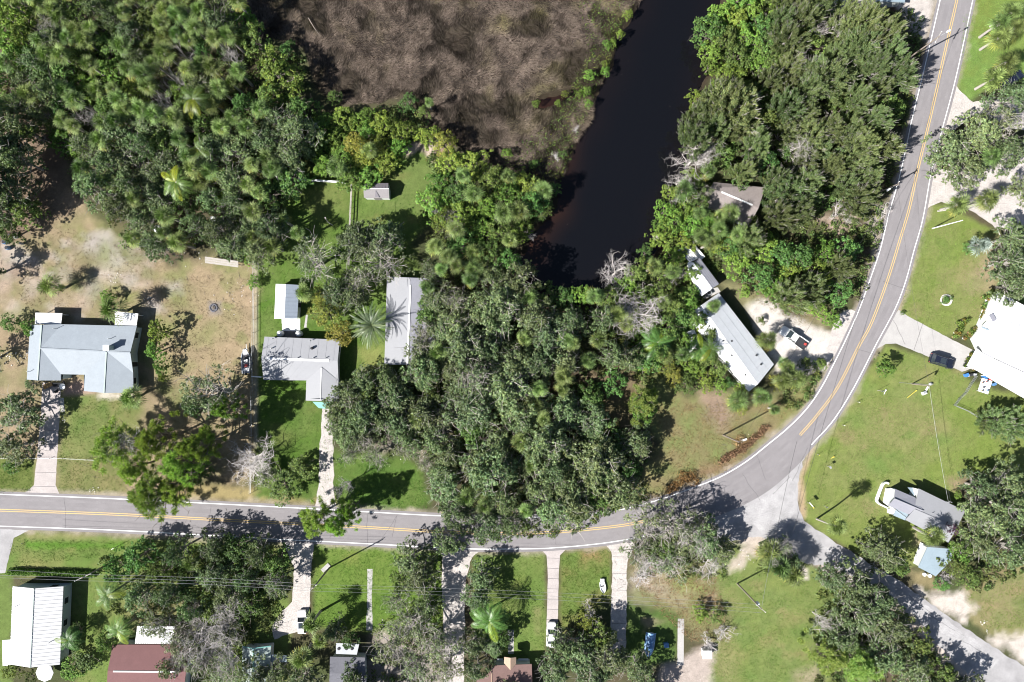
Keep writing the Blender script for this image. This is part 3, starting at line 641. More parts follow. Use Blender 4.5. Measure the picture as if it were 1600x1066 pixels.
def mk_leafy(kind, nvar, leafm, barkm, twigs=0, nl=9, seed0=0, **k):
    for s in range(nvar):
        V, F, T, cp = leafy(seed0 + s * 13 + 1, **k)
        reg(kind, make_mesh('crown', V, F, M[leafm], tint=T), limbs(seed0 + s, cp, k.get('z0', 4.5), mat=barkm, nl=nl, twigs=twigs).mesh('trunk', M[barkm]))


mk_leafy('oak', 5, 'oak', 'pale_bark', twigs=5, nl=14, seed0=100, ncl=66, per=250, leaf=(.15, .09), rc=(.6, 1.3), irr=.3, val=.3, warm=.08)
mk_leafy('oak_open', 3, 'oak_open', 'pale_bark', twigs=6, nl=20, seed0=200, ncl=44, per=130, leaf=(.14, .075), rc=(.5, 1.15), irr=.45, val=.28, warm=.07)
mk_leafy('yellow_oak', 2, 'yellow_oak', 'bark', seed0=300, ncl=60, per=170, leaf=(.15, .085), rc=(.6, 1.2), val=.2, warm=.1)
mk_leafy('pepper', 4, 'pepper', 'bark', seed0=400, ncl=85, per=110, leaf=(.19, .12), rc=(.45, .95), irr=.35, val=.25, warm=.1, nl=6)
mk_leafy('mixed', 4, 'mixed', 'bark', seed0=500, ncl=70, per=140, leaf=(.18, .11), rc=(.5, 1.1), irr=.35, val=.27, warm=.1, twigs=2, nl=8)
mk_leafy('purple', 1, 'purple', 'bark', seed0=600, ncl=40, per=110, leaf=(.18, .12), rc=(.6, 1.2))


def mk_olive(kind, leafm, nvar, seed0, ncl=75, tall=2.0, per=110, R=5.0):
    """casuarina: upswept wispy plumes with pale twigs"""
    for s in range(nvar):
        rg = np.random.default_rng(seed0 + s); cp = crown_points(rg, R, 5, 10.5, ncl, .8, .3, .7)
        Cs, Ns, Us = [], [], []
        for i in range(ncl):
            out = np.array([cp[i, 0], cp[i, 1], 0]) / R; ax = out * .9 + np.array([0, 0, 1.0]) + rg.normal(size=3) * .25; ax /= np.linalg.norm(ax)
            n = per; t = rg.uniform(-1, 1, n); rad = (1 - t ** 2) ** .5 * rg.uniform(.35, .75) * rg.uniform(.2, 1.1, n)
            d = rg.normal(size=(n, 3)); d /= np.linalg.norm(d, axis=1)[:, None]
            p = cp[i, :3] + ax * (t * tall * .5)[:, None] + d * rad[:, None]
            Cs.append(p); Us.append(ax + rg.normal(size=(n, 3)) * .35)
        Cn = np.concatenate(Cs); U = np.concatenate(Us); U /= np.linalg.norm(U, axis=1)[:, None]; n = len(Cn)
        r = rg.normal(size=(n, 3)); Vv = np.cross(U, r); Vv /= np.linalg.norm(Vv, axis=1)[:, None]
        L = (.2 * rg.uniform(.6, 1.4, n))[:, None]; W = (.045 * rg.uniform(.7, 1.5, n))[:, None]
        V = np.stack([Cn - U * L, Cn + Vv * W, Cn + U * L, Cn - Vv * W], 1).reshape(-1, 3)
        mb = limbs(seed0 + s, cp, 5, r0=.2, nl=10, twigs=0); rr = random.Random(s)
        for i in range(0, ncl, 3):
            c = cp[i]; o_ = (c[0] / R, c[1] / R)
            for _ in range(4):
                l = rr.uniform(1.2, 2.6); b_ = (c[0] - o_[0] * .5, c[1] - o_[1] * .5, c[2] - .3); e = (c[0] + o_[0] * l * .6 + rr.uniform(-.6, .6), c[1] + o_[1] * l * .6 + rr.uniform(-.6, .6), c[2] + l * .55)
                mb.tube([b_, e], [.038, .016], 3, False)
        reg(kind, make_mesh('crown', V, np.arange(4 * n).reshape(n, 4), M[leafm], tint=tints(n, rg, .25, .08)), mb.mesh('trunk', M['pale_bark']))


mk_olive('australian_pine', 'olive', 5, 700, ncl=110, per=190)


def mk_pine(kind, leafm, nvar, seed0):
    """slash pine: needle tufts at branch ends, gaps between them"""
    for s in range(nvar):
        rg = np.random.default_rng(seed0 + s); cp = crown_points(rg, 5, 4.5, 11, 95, .6, .4, .9)
        Cs, Us = [], []
        for i in range(len(cp)):
            n = int(rg.integers(90, 170)); d = rg.normal(size=(n, 3)); d[:, 2] = np.abs(d[:, 2]) * .8; d /= np.linalg.norm(d, axis=1)[:, None]
            Cs.append(cp[i, :3] + d * (rg.uniform(.15, .72, n))[:, None]); Us.append(d + rg.normal(size=(n, 3)) * .15)
        Cn = np.concatenate(Cs); U = np.concatenate(Us); U /= np.linalg.norm(U, axis=1)[:, None]; n = len(Cn)
        Vv = np.cross(U, rg.normal(size=(n, 3))); Vv /= np.linalg.norm(Vv, axis=1)[:, None]
        L = (.24 * rg.uniform(.6, 1.3, n))[:, None]; W = (.05 * rg.uniform(.7, 1.4, n))[:, None]
        V = np.stack([Cn - U * L, Cn + Vv * W, Cn + U * L, Cn - Vv * W], 1).reshape(-1, 3)
        reg(kind, make_mesh('crown', V, np.arange(4 * n).reshape(n, 4), M[leafm], tint=tints(n, rg, .2, .08)), limbs(seed0 + s, cp, 5, r0=.22, nl=26, twigs=2).mesh('trunk', M['bark']))


mk_pine('slash_pine', 'pine', 3, 800)


def fan_palm(kind, leafm, nvar, seed0, nf=30, R=1.0, brown=.18):
    for s in range(nvar):
        rg = np.random.default_rng(seed0 + s); V, F, T = [], [], []
        for i in range(nf):
            a = i * 2.399 + rg.uniform(-.3, .3); el = math.radians(rg.uniform(-35, 85)) if i > 6 else math.radians(rg.uniform(60, 88))
            d = np.array([math.cos(a) * math.cos(el), math.sin(a) * math.cos(el), math.sin(el)])
            side_ = np.cross(d, [0, 0, 1]); side_ /= np.linalg.norm(side_) + 1e-9; nrm = np.cross(side_, d)
            c0 = d * rg.uniform(.45, .95) * R; fr = rg.uniform(.8, 1.2) * R
            dead = el < math.radians(-12) and rg.uniform() < brown * 1.6
            base_t = np.array([1.9, 1.25, .9]) if dead else np.array([1, 1, 1]) * (1 + rg.normal() * .18) * (np.array([1.35, 1.12, .8]) if (el < 0 and rg.uniform() < .3) else 1)
            # stalk
            b = len(V); w = side_ * .03; V += [d * .05 - w, d * .05 + w, c0 + w, c0 - w]; F.append((b, b + 1, b + 2, b + 3)); T += [base_t * .9] * 4
            nb = 12
            for k in range(nb):
                t = (k / (nb - 1) - .5) * math.radians(235); dr = d * math.cos(t) + side_ * math.sin(t)
                L = fr * (.62 + .38 * math.cos(t * .6)) * rg.uniform(.85, 1.1); tip = c0 + dr * L * .8 - np.array([0, 0, .18 * L * rg.uniform(.2, 1.3)]) - nrm * .1 * L
                mid = c0 + dr * L * .45 + nrm * (.05 * (1 if k % 2 else -1)); pw = np.cross(dr, nrm) * .045 * R
                b = len(V); V += [c0, mid + pw, tip, mid - pw]; F.append((b, b + 1, b + 2, b + 3)); tt = base_t * (1 + rg.normal() * .26); T += [tt] * 4
        V = np.array(V) + np.array([0, 0, 6.0]); T = np.array(T).clip(.2, 2.6)
        me = make_mesh('crown', V, np.array(F), M[leafm], tint=T)
        mb = MB(); mb.tube([(0, 0, -.1), (rg.uniform(-.15, .15), rg.uniform(-.15, .15), 3), (0, 0, 6.0)], [.22, .17, .2], 8)
        reg(kind, me, mb.mesh('trunk', M['pale_bark']))


fan_palm('cabbage_palm', 'palm', 6, 900)
fan_palm('silver_palm', 'silver', 1, 950, nf=26, brown=0)


def frond_geo(rg, L=3.2, nl=22, droop=.5, w=.5, tintb=1.0, lw=.045):
    """feather frond along +X, returns V,F,T"""
    V, F, T = [], [], []; pts = []
    for i in range(nl + 1):
        t = i / nl; pts.append(np.array([L * t * (1 - .12 * droop * t), 0, L * (.42 * t - (.42 + droop) * t * t)]))
    for i in range(1, nl + 1):
        p = pts[i]; dv = pts[i] - pts[i - 1]; dv /= np.linalg.norm(dv)
        q = pts[i - 1]; b = len(V); V += [q + [0, .025, 0], p + [0, .02, 0], p - [0, .02, 0], q - [0, .025, 0]]; F.append((b, b + 1, b + 2, b + 3)); T += [np.array([1.2, 1.1, .9]) * tintb] * 4
        t = i / nl; ll = w * L * (math.sin(math.pi * min(1, t * .9 + .1)) ** .6) * .42
        for sg in (-1, 1):
            e = p + dv * ll * .75 + np.array([0, sg * ll, -.25 * ll * rg.uniform(.5, 1.4)]); m = (p + e) / 2 + np.array([0, 0, .06 * ll]); pw = dv * lw * L / 3
            b = len(V); V += [p, m + pw, e, m - pw]; F.append((b, b + 1, b + 2, b + 3)); T += [np.array([1, 1, 1]) * tintb * (1 + rg.normal() * .14)] * 4
    return np.array(V, float), F, T


def feather_palm(kind, leafm, nvar, seed0, nf=18, L=3.2, yellow=.15):
    for s in range(nvar):
        rg = np.random.default_rng(seed0 + s); VV, FF, TT = [], [], []
        for i in range(nf):
            a = i * 2.399 + rg.uniform(-.2, .2); dr = rg.uniform(.35, .8) if i > 4 else .15
            tb = np.array([2.2, 1.5, .6]) if rg.uniform() < yellow else 1 + rg.normal() * .12
            V, F, T = frond_geo(rg, L * rg.uniform(.85, 1.1), 24, dr, .5, tb)
            ca, sa = math.cos(a), math.sin(a); b = sum(len(v) for v in VV)
            V = np.stack([V[:, 0] * ca - V[:, 1] * sa, V[:, 0] * sa + V[:, 1] * ca, V[:, 2] + 6.0 + (.3 if i < 5 else 0)], 1)
            VV.append(V); FF += [tuple(b + j for j in f) for f in F]; TT += T
        me = make_mesh('crown', np.concatenate(VV), np.array(FF), M[leafm], tint=np.array(TT).clip(.2, 2.8))
        mb = MB(); mb.tube([(0, 0, -.1), (.1, 0, 3), (0, 0, 6.05)], [.2, .15, .16], 8)
        reg(kind, me, mb.mesh('trunk', M['pale_bark']))


feather_palm('queen_palm', 'feather', 3, 1000)


def bare(seed, mat, R=5.0, hgt=8.0, levels=4, r0=.22, spread=.75, up=.5):
    rg = random.Random(seed); mb = MB()
    def grow(p, d, L, r, lv):
        q = p; pts = [p]; dd = Vector(d)
        for _ in range(3):
            dd = (dd + Vector((rg.uniform(-.22, .22), rg.uniform(-.22, .22), rg.uniform(-.08, .14)))).normalized(); q = q + dd * L / 3; pts.append(q)
        mb.tube(pts, [r, r * .85, r * .72, r * .6], 5 if lv > 1 else 3, False)
        if lv == 0: return
        for k in range(rg.choice([2, 3, 3]) + (1 if lv == levels else 0) * 2):
            a = rg.uniform(0, 6.28); side_ = Vector((math.cos(a), math.sin(a), rg.uniform(-.1, .6)))
            grow(pts[rg.choice([1, 2, 3, 3])], (dd * (1 - spread) + side_ * spread + Vector((0, 0, .15 * up))).normalized(), L * rg.uniform(.62, .85), r * .58, lv - 1)
    grow(Vector((0, 0, -.1)), Vector((rg.uniform(-.1, .1), rg.uniform(-.1, .1), 1)), hgt * .42, r0, levels)
    V = np.array(mb.v); s = R / np.percentile(np.hypot(V[:, 0], V[:, 1]), 97); k = np.clip(V[:, 2:3] / 2, 0, 1)
    V[:, :2] *= 1 + (s - 1) * k; V[:, 2] *= hgt / V[:, 2].max(); mb.v = [tuple(v) for v in V]
    return mb


for s_ in range(3): reg('dead_tree', None, bare(40 + s_, None, levels=6, r0=.2).mesh('trunk', M['dead_wood']))
for s_ in range(2): reg('dry_shrub', None, bare(60 + s_, None, R=5, hgt=7, levels=5, r0=.2, spread=.6).mesh('trunk', M['dead_wood']))

TREES = []   # (kind, px, py, rpx, height, label override, group)


def T_(kind, px, py, r, h=None, label=None, group=None): TREES.append([kind, px, py, r, h, label, group])


# fall-back heights
HT = dict(oak=9.5, oak_open=9.5, yellow_oak=8, pepper=5.5, mixed=7.5, purple=4.5, australian_pine=11, slash_pine=11, cabbage_palm=7.5, silver_palm=2.5, queen_palm=6.5, dead_tree=9, dry_shrub=3)


def fill(poly, mix, gap, rr, seed, group, avoid=(), heights=None):
    """scatter trees through a wood at crown spacing; mix = [(kind, weight)]"""
    rg = random.Random(seed); pts = []; xs = [p[0] for p in poly]; ys = [p[1] for p in poly]
    kinds = [m[0] for m in mix]; ws = [m[1] for m in mix]
    for _ in range(6000):
        x, y = rg.uniform(min(xs), max(xs)), rg.uniform(min(ys), max(ys))
        if not inpoly(x, y, poly) or any((x - a) ** 2 + (y - b) ** 2 < c * c for a, b, c in avoid): continue
        k = rg.choices(kinds, ws)[0]; g = gap * (.62 if 'palm' in k else 1)
        if any((x - q[0]) ** 2 + (y - q[1]) ** 2 < ((g + q[2]) / 2) ** 2 for q in pts): continue
        pts.append((x, y, g)); r = rg.uniform(*rr)
        if k == 'cabbage_palm': r = rg.uniform(14, 20)
        if k == 'queen_palm': r = rg.uniform(22, 28)
        if k == 'dead_tree': r = rg.uniform(20, 30)
        T_(k, x, y, r, HT[k] * rg.uniform(.8, 1.15), None, group)


# ---- woods (photo pixels, crown positions)
fill([(-15, -15), (375, -15), (395, 50), (380, 100), (330, 180), (180, 190), (110, 200), (60, 175), (-15, 165)], [('cabbage_palm', 3.6), ('mixed', 2.4), ('oak', 2.4), ('pepper', .5), ('dead_tree', .45)], 29, (22, 34), 11, 'trees of the north-west palm wood', avoid=((20, 45, 48),))
fill([(120, 200), (200, 190), (330, 180), (400, 150), (470, 200), (465, 280), (430, 320), (425, 345), (400, 395), (340, 375), (260, 385), (205, 378), (180, 330), (125, 285)], [('oak', 6), ('mixed', 1.6), ('cabbage_palm', 1.2), ('dead_tree', .25)], 33, (26, 38), 12, 'trees of the north-west palm wood', avoid=((275, 285, 28), (302, 155, 22)))
fill([(480, 205), (510, 185), (580, 170), (640, 185), (700, 215), (690, 225), (645, 225), (610, 245), (590, 270), (540, 275), (500, 255)], [('pepper', 9), ('yellow_oak', 1), ('cabbage_palm', .2)], 25, (20, 28), 13, 'bright thicket beside the marsh', avoid=((578, 235, 12), (665, 245, 34)))
fill([(665, 290), (680, 255), (730, 245), (780, 262), (830, 290), (862, 300), (850, 325), (815, 345), (805, 380), (805, 420), (760, 405), (710, 380), (680, 345)], [('mixed', 5), ('pepper', 4), ('cabbage_palm', .5)], 28, (22, 32), 14, 'green wood west of the river')
fill([(705, 420), (760, 410), (815, 435), (880, 485), (960, 490), (965, 560), (905, 570), (900, 620), (960, 680), (1000, 690), (1000, 750), (985, 770), (950, 790), (915, 815), (880, 805), (840, 800), (800, 830), (740, 835), (705, 800), (685, 750), (665, 690), (640, 655), (560, 650), (545, 610), (590, 590), (640, 590), (680, 545), (705, 480)],
     [('oak', 8), ('oak_open', 1), ('mixed', 1.3), ('cabbage_palm', 1.2)], 38, (25, 40), 15, 'trees of the central oak wood', avoid=((880, 590, 14), (590, 690, 22)))
fill([(975, 435), (1005, 420), (1035, 408), (1060, 430), (1060, 470), (1090, 500), (1070, 560), (1000, 560), (970, 500), (930, 470)], [('mixed', 6), ('pepper', 2), ('cabbage_palm', 1)], 28, (20, 30), 16, 'trees between the river and the mobile home')
fill([(1035, 330), (1060, 300), (1090, 290), (1105, 330), (1130, 355), (1160, 370), (1140, 390), (1100, 385), (1050, 385), (1030, 365)], [('pepper', 8), ('mixed', 1), ('cabbage_palm', .6)], 24, (18, 26), 17, 'bright thicket on the east river bank', avoid=((1145, 328, 22),))
fill([(1150, 375), (1200, 365), (1270, 385), (1330, 385), (1345, 420), (1335, 455), (1300, 475), (1240, 465), (1200, 445), (1150, 430), (1125, 400)], [('mixed', 3), ('pepper', 4), ('australian_pine', 4)], 28, (22, 32), 18, 'thicket inside the road bend')
fill([(1115, 10), (1160, -15), (1230, -15), (1215, 40), (1190, 100), (1140, 120), (1110, 90)], [('pepper', 5), ('mixed', 3)], 27, (22, 32), 19, 'bright trees on the upper east river bank')
fill([(1235, -15), (1300, 5), (1385, 25), (1415, 60), (1412, 120), (1395, 200), (1372, 280), (1335, 335), (1290, 330), (1220, 335), (1215, 280), (1130, 260), (1090, 215), (1095, 165), (1130, 140), (1195, 115), (1220, 50)],
     [('australian_pine', 9), ('mixed', 1.6), ('dead_tree', .5)], 29, (24, 34), 20, 'australian pines between river and road', avoid=((1150, 300, 38),))
fill([(165, 880), (240, 860), (300, 850), (390, 865), (430, 880), (440, 910), (400, 945), (380, 975), (300, 960), (200, 950), (175, 915)], [('mixed', 5), ('oak', 4), ('dead_tree', .5)], 32, (24, 34), 21, 'trees behind the south verge')

B = 'big crown '
# ---- single trees
hand = [
    ('pepper', 5, 55, 34, 9), ('pepper', 15, 20, 34, 9.5), ('pepper', 30, 55, 30, 9.5), ('pepper', 25, 85, 28, 9), ('oak', 85, 60, 34, 9), ('pepper', 92, 215, 26, 5), ('pepper', 118, 232, 20, 5),
    ('pepper', 430, 112, 45, 9), ('mixed', 415, 150, 30, 8), ('mixed', 465, 165, 26, 7), ('mixed', 455, 235, 24, 6), ('mixed', 520, 150, 14, 3.5), ('mixed', 445, 75, 16, 4),
    ('queen_palm', 275, 285, 27, 8), ('queen_palm', 302, 155, 26, 9), ('queen_palm', 312, 235, 22, 8),
    ('cabbage_palm', 578, 235, 16, 6), ('cabbage_palm', 428, 262, 15, 8), ('cabbage_palm', 405, 300, 15, 7), ('cabbage_palm', 441, 345, 15, 6), ('cabbage_palm', 463, 365, 14, 6), ('cabbage_palm', 425, 385, 20, 6), ('cabbage_palm', 395, 370, 16, 6),
    ('mixed', 400, 345, 24, 6), ('pepper', 388, 395, 20, 5), ('pepper', 395, 440, 13, 2.5), ('pepper', 345, 310, 16, 7),
    ('cabbage_palm', 679, 385, 17, 8), ('cabbage_palm', 700, 400, 16, 8), ('cabbage_palm', 715, 415, 15, 8), ('cabbage_palm', 690, 420, 15, 7), ('cabbage_palm', 740, 420, 18, 7),
    ('dead_tree', 715, 350, 26, 7), ('dead_tree', 690, 335, 22, 6), ('dry_shrub', 829, 368, 12, 3), ('mixed', 637, 158, 18, 4), ('cabbage_palm', 670, 160, 9, 4.5), ('mixed', 660, 172, 12, 3),
    # yard between the two grey houses
    ('oak', 560, 375, 40, 10), ('oak_open', 590, 400, 44, 10), ('oak', 600, 370, 34, 9), ('oak_open', 487, 405, 42, 9), ('oak', 520, 455, 30, 8), ('oak_open', 560, 440, 32, 9), ('oak', 545, 465, 28, 8), ('cabbage_palm', 476, 458, 19, 6), ('yellow_oak', 508, 490, 33, 7), ('yellow_oak', 530, 520, 24, 6), ('yellow_oak', 500, 465, 24, 6),
    ('oak', 682, 468, 34, 8), ('mixed', 668, 490, 26, 7), ('oak', 690, 512, 34, 8), ('oak', 665, 580, 36, 9), ('cabbage_palm', 668, 450, 16, 6), ('oak', 658, 570, 30, 9), ('oak_open', 664, 520, 28, 8), ('mixed', 880, 466, 26, 5), ('pepper', 908, 462, 22, 5), ('mixed', 850, 460, 26, 5), ('oak', 600, 590, 22, 8),
    # trees in front of house C
    ('oak', 560, 660, 34, 9), ('oak', 622, 662, 36, 9), ('oak', 662, 645, 34, 9), ('oak', 682, 690, 32, 9), ('oak_open', 632, 702, 24, 7), ('oak_open', 585, 712, 22, 7), ('oak', 545, 690, 26, 8), ('oak', 692, 735, 28, 8), ('oak', 522, 645, 22, 7), ('oak_open', 665, 725, 20, 7),
    ('oak', 780, 480, 52, 11), ('oak', 728, 545, 50, 11), ('oak', 800, 615, 56, 12), ('oak', 738, 640, 50, 11), ('oak', 852, 700, 52, 12), ('oak', 765, 740, 52, 12), ('oak', 862, 530, 46, 10), ('oak', 940, 735, 54, 12), ('oak', 900, 790, 44, 11), ('oak_open', 740, 590, 46, 12),
    ('australian_pine', 1150, 168, 52, 12), ('australian_pine', 1300, 120, 46, 12), ('australian_pine', 1350, 70, 42, 12), ('australian_pine', 1240, 300, 44, 11), ('pepper', 1092, 150, 18, 5), ('pepper', 1090, 175, 18, 5), ('pepper', 1086, 205, 18, 5), ('pepper', 1080, 225, 14, 4), ('pepper', 1112, 100, 18, 5), ('pepper', 1118, 40, 20, 5), ('pepper', 1050, 300, 16, 4), ('pepper', 1035, 350, 16, 4), ('mixed', 1010, 395, 16, 4), ('mixed', 868, 295, 12, 3), ('mixed', 845, 335, 12, 3),
    ('oak', 540, 620, 34, 9), ('oak', 570, 600, 32, 8), ('oak', 610, 620, 34, 9), ('oak', 530, 665, 30, 8), ('oak', 600, 660, 32, 9), ('oak_open', 565, 690, 30, 8), ('oak', 640, 690, 26, 8), ('oak_open', 545, 712, 20, 7),
    ('slash_pine', 492, 815, 34, 12), ('slash_pine', 525, 822, 26, 12), ('slash_pine', 545, 800, 18, 11), ('dead_tree', 535, 765, 18, 9),
    # left yard
    ('cabbage_palm', 81, 447, 22, 4), ('cabbage_palm', 175, 484, 25, 5), ('pepper', 165, 465, 14, 3), ('mixed', 10, 505, 17, 4), ('pepper', 42, 512, 16, 4), ('pepper', 242, 518, 20, 5.5), ('pepper', 238, 548, 19, 5), ('pepper', 248, 575, 14, 4), ('pepper', 252, 590, 9, 3),
    ('cabbage_palm', 206, 621, 22, 3.2), ('oak', 18, 645, 42, 8), ('oak', 8, 700, 34, 7), ('pepper', 15, 728, 16, 3), ('oak', 45, 600, 12, 3), ('mixed', 30, 330, 26, 8), ('oak', -10, 330, 32, 9), ('oak', -20, 225, 44, 13), ('oak', -30, 180, 40, 13), ('oak', -15, 275, 36, 12), ('oak', 15, 195, 34, 11), ('oak', 10, 245, 32, 12), ('mixed', 40, 205, 24, 9), ('oak', 5, 305, 34, 10), ('oak', -35, 250, 40, 14), ('oak', -45, 300, 40, 14), ('mixed', 55, 330, 14, 5), ('mixed', 5, 360, 22, 6),
    ('oak_open', 322, 615, 50, 14), ('slash_pine', 345, 640, 24, 13), ('oak', 300, 630, 30, 12), ('slash_pine', 165, 700, 42, 11), ('dead_tree', 195, 695, 34, 11), ('slash_pine', 235, 690, 38, 15), ('slash_pine', 275, 725, 40, 17), ('slash_pine', 300, 700, 34, 17), ('slash_pine', 230, 775, 46, 13), ('slash_pine', 265, 765, 34, 12), ('mixed', 300, 735, 26, 8),
    ('slash_pine', 200, 735, 34, 11), ('dead_tree', 392, 722, 44, 6), ('dry_shrub', 390, 724, 36, 5), ('mixed', 440, 760, 32, 5), ('mixed', 470, 735, 24, 4), ('oak', 415, 745, 22, 4),
    # by the river and mobile home
    ('mixed', 838, 300, 26, 6), ('mixed', 850, 320, 20, 5), ('cabbage_palm', 929, 462, 17, 7), ('cabbage_palm', 885, 530, 16, 8), ('cabbage_palm', 880, 588, 18, 8), ('dead_tree', 995, 480, 48, 9.5), ('dead_tree', 1000, 492, 38, 9), ('dead_tree', 965, 425, 32, 8),
    ('queen_palm', 1028, 535, 28, 6), ('cabbage_palm', 1040, 555, 16, 5), ('pepper', 1010, 565, 20, 4), ('yellow_oak', 1045, 575, 16, 4), ('pepper', 1085, 575, 22, 4), ('mixed', 1060, 545, 26, 5), ('mixed', 1100, 560, 22, 4), ('queen_palm', 1095, 545, 20, 5),
    ('slash_pine', 1008, 632, 30, 8), ('pepper', 1010, 640, 26, 7), ('mixed', 925, 620, 26, 8), ('dry_shrub', 1062, 432, 17, 3), ('mixed', 1075, 462, 22, 4), ('pepper', 1055, 400, 22, 5), ('pepper', 1118, 355, 20, 5),
    ('dead_tree', 1092, 240, 42, 9.5), ('dead_tree', 1110, 235, 32, 9.5), ('dead_tree', 1070, 290, 30, 8), ('cabbage_palm', 1107, 268, 14, 7), ('pepper', 1085, 275, 18, 6), ('cabbage_palm', 1142, 333, 18, 6), ('cabbage_palm', 1122, 340, 14, 5), ('cabbage_palm', 1095, 332, 14, 6),
    ('cabbage_palm', 1199, 533, 19, 5), ('cabbage_palm', 1152, 626, 20, 5), ('cabbage_palm', 1190, 620, 19, 5), ('cabbage_palm', 1222, 595, 19, 5), ('cabbage_palm', 1245, 592, 19, 5), ('cabbage_palm', 1232, 575, 15, 4), ('cabbage_palm', 1225, 568, 12, 3), ('yellow_oak', 1215, 600, 14, 3), ('cabbage_palm', 1210, 640, 12, 3),
    ('yellow_oak', 1160, 640, 12, 3), ('mixed', 1285, 570, 12, 3.5), ('dry_shrub', 1385, 330, 14, 3), ('dead_tree', 1255, 235, 28, 11), ('dead_tree', 1262, 90, 24, 11), ('dead_tree', 1150, 160, 26, 10), ('dead_tree', 1380, 95, 22, 11),
    ('mixed', 1112, 520, 20, 4), ('pepper', 1098, 500, 20, 4), ('queen_palm', 1110, 545, 20, 5), ('mixed', 1125, 575, 20, 4), ('pepper', 1105, 595, 20, 3.5), ('pepper', 1128, 602, 16, 3), ('mixed', 1075, 600, 22, 4), ('yellow_oak', 1055, 590, 18, 4), ('pepper', 1080, 470, 22, 5), ('mixed', 1065, 500, 26, 6), ('pepper', 1085, 425, 18, 4), ('cabbage_palm', 1115, 478, 14, 4), ('mixed', 1140, 598, 12, 3),
    ('pepper', 1160, 605, 12, 3), ('oak', 985, 560, 30, 8), ('mixed', 960, 600, 26, 7), ('oak', 1000, 700, 26, 8), ('mixed', 1190, 500, 8, 2), ('pepper', 1165, 455, 12, 2.5),
    # right edge
    ('cabbage_palm', 1562, 38, 22, 5.5), ('cabbage_palm', 1580, 20, 22, 5.5), ('cabbage_palm', 1560, 60, 24, 5), ('cabbage_palm', 1572, 98, 23, 5), ('cabbage_palm', 1552, 124, 22, 5), ('cabbage_palm', 1585, 45, 20, 5.5),
    ('oak', 1492, 235, 42, 9), ('oak', 1540, 205, 44, 10), ('oak', 1585, 235, 36, 9), ('oak', 1590, 150, 34, 9), ('oak', 1520, 265, 34, 8), ('oak_open', 1575, 190, 36, 9), ('cabbage_palm', 1550, 245, 18, 7), ('oak', 1610, 290, 28, 8),
    ('cabbage_palm', 1496, 320, 20, 5), ('cabbage_palm', 1541, 314, 22, 5), ('silver_palm', 1529, 383, 20, 3), ('mixed', 1515, 388, 10, 2), ('oak', 1590, 370, 32, 8), ('oak', 1582, 410, 34, 8), ('oak', 1595, 445, 34, 8),
    ('pepper', 1388, 575, 17, 5), ('cabbage_palm', 1306, 822, 18, 9.5), ('australian_pine', 1565, 662, 30, 5), ('australian_pine', 1592, 668, 32, 5), ('australian_pine', 1545, 660, 20, 3),
    ('cabbage_palm', 1457, 838, 20, 6), ('purple', 1492, 829, 17, 5), ('oak', 1540, 765, 32, 7), ('oak', 1580, 755, 36, 8), ('oak', 1550, 810, 42, 10), ('oak', 1595, 800, 40, 10), ('oak', 1585, 860, 42, 10), ('oak', 1535, 850, 34, 8), ('mixed', 1512, 855, 22, 6), ('mixed', 1498, 885, 24, 5), ('pepper', 1505, 870, 20, 5), ('mixed', 1520, 905, 22, 5), ('dry_shrub', 1480, 905, 16, 3), ('mixed', 1475, 915, 14, 3),
    ('oak', 1392, 870, 34, 8), ('mixed', 1408, 885, 24, 7), ('oak', 1365, 860, 18, 6), ('cabbage_palm', 1200, 862, 24, 4.8), ('cabbage_palm', 1215, 882, 26, 5), ('cabbage_palm', 1238, 897, 24, 4.5), ('oak', 1240, 880, 20, 6), ('oak', 1225, 860, 20, 6), ('mixed', 1222, 888, 20, 5.5), ('dead_tree', 1222, 868, 26, 7.5), ('dead_tree', 1235, 852, 18, 6), ('mixed', 1200, 885, 18, 5),
    ('oak', 1305, 905, 26, 7), ('oak', 1340, 920, 40, 9), ('oak', 1375, 945, 40, 9), ('oak', 1345, 965, 40, 9), ('oak', 1395, 985, 38, 9), ('oak', 1320, 1000, 34, 8), ('slash_pine', 1300, 1030, 36, 8), ('slash_pine', 1350, 1045, 40, 9), ('oak', 1385, 1030, 40, 8), ('mixed', 1440, 1010, 26, 6), ('oak', 1430, 1050, 36, 8), ('mixed', 1480, 1055, 24, 6), ('oak', 1510, 1090, 36, 8), ('oak', 1485, 1110, 40, 9), ('dead_tree', 1290, 975, 20, 7),
    # around the junction
    ('oak_open', 1015, 820, 36, 9), ('oak_open', 1060, 825, 42, 10), ('oak', 1070, 850, 34, 7), ('mixed', 1045, 860, 26, 6), ('oak', 1105, 845, 34, 9), ('oak_open', 1100, 825, 26, 8), ('oak', 1130, 862, 28, 7), ('oak_open', 1050, 880, 36, 7), ('oak_open', 1000, 865, 30, 7), ('dead_tree', 1085, 850, 34, 10), ('dead_tree', 1020, 885, 30, 6), ('dry_shrub', 1000, 905, 24, 2.5), ('dead_tree', 1110, 890, 26, 6),
    # south side
    ('oak', 640, 880, 34, 8), ('oak', 655, 905, 36, 9), ('mixed', 625, 915, 22, 6), ('oak', 700, 850, 30, 9), ('oak', 665, 950, 26, 7), ('oak_open', 615, 945, 22, 8), ('oak_open', 640, 980, 40, 9), ('oak_open', 680, 1010, 40, 9), ('oak_open', 610, 1020, 36, 9), ('oak_open', 650, 1045, 36, 9), ('oak_open', 700, 1050, 30, 8),
    ('oak', 752, 905, 28, 7), ('oak', 745, 940, 26, 7), ('queen_palm', 765, 970, 30, 6), ('oak', 740, 1010, 26, 7), ('oak', 745, 1050, 24, 6), ('mixed', 785, 1000, 20, 5), ('oak', 770, 1010, 22, 5),
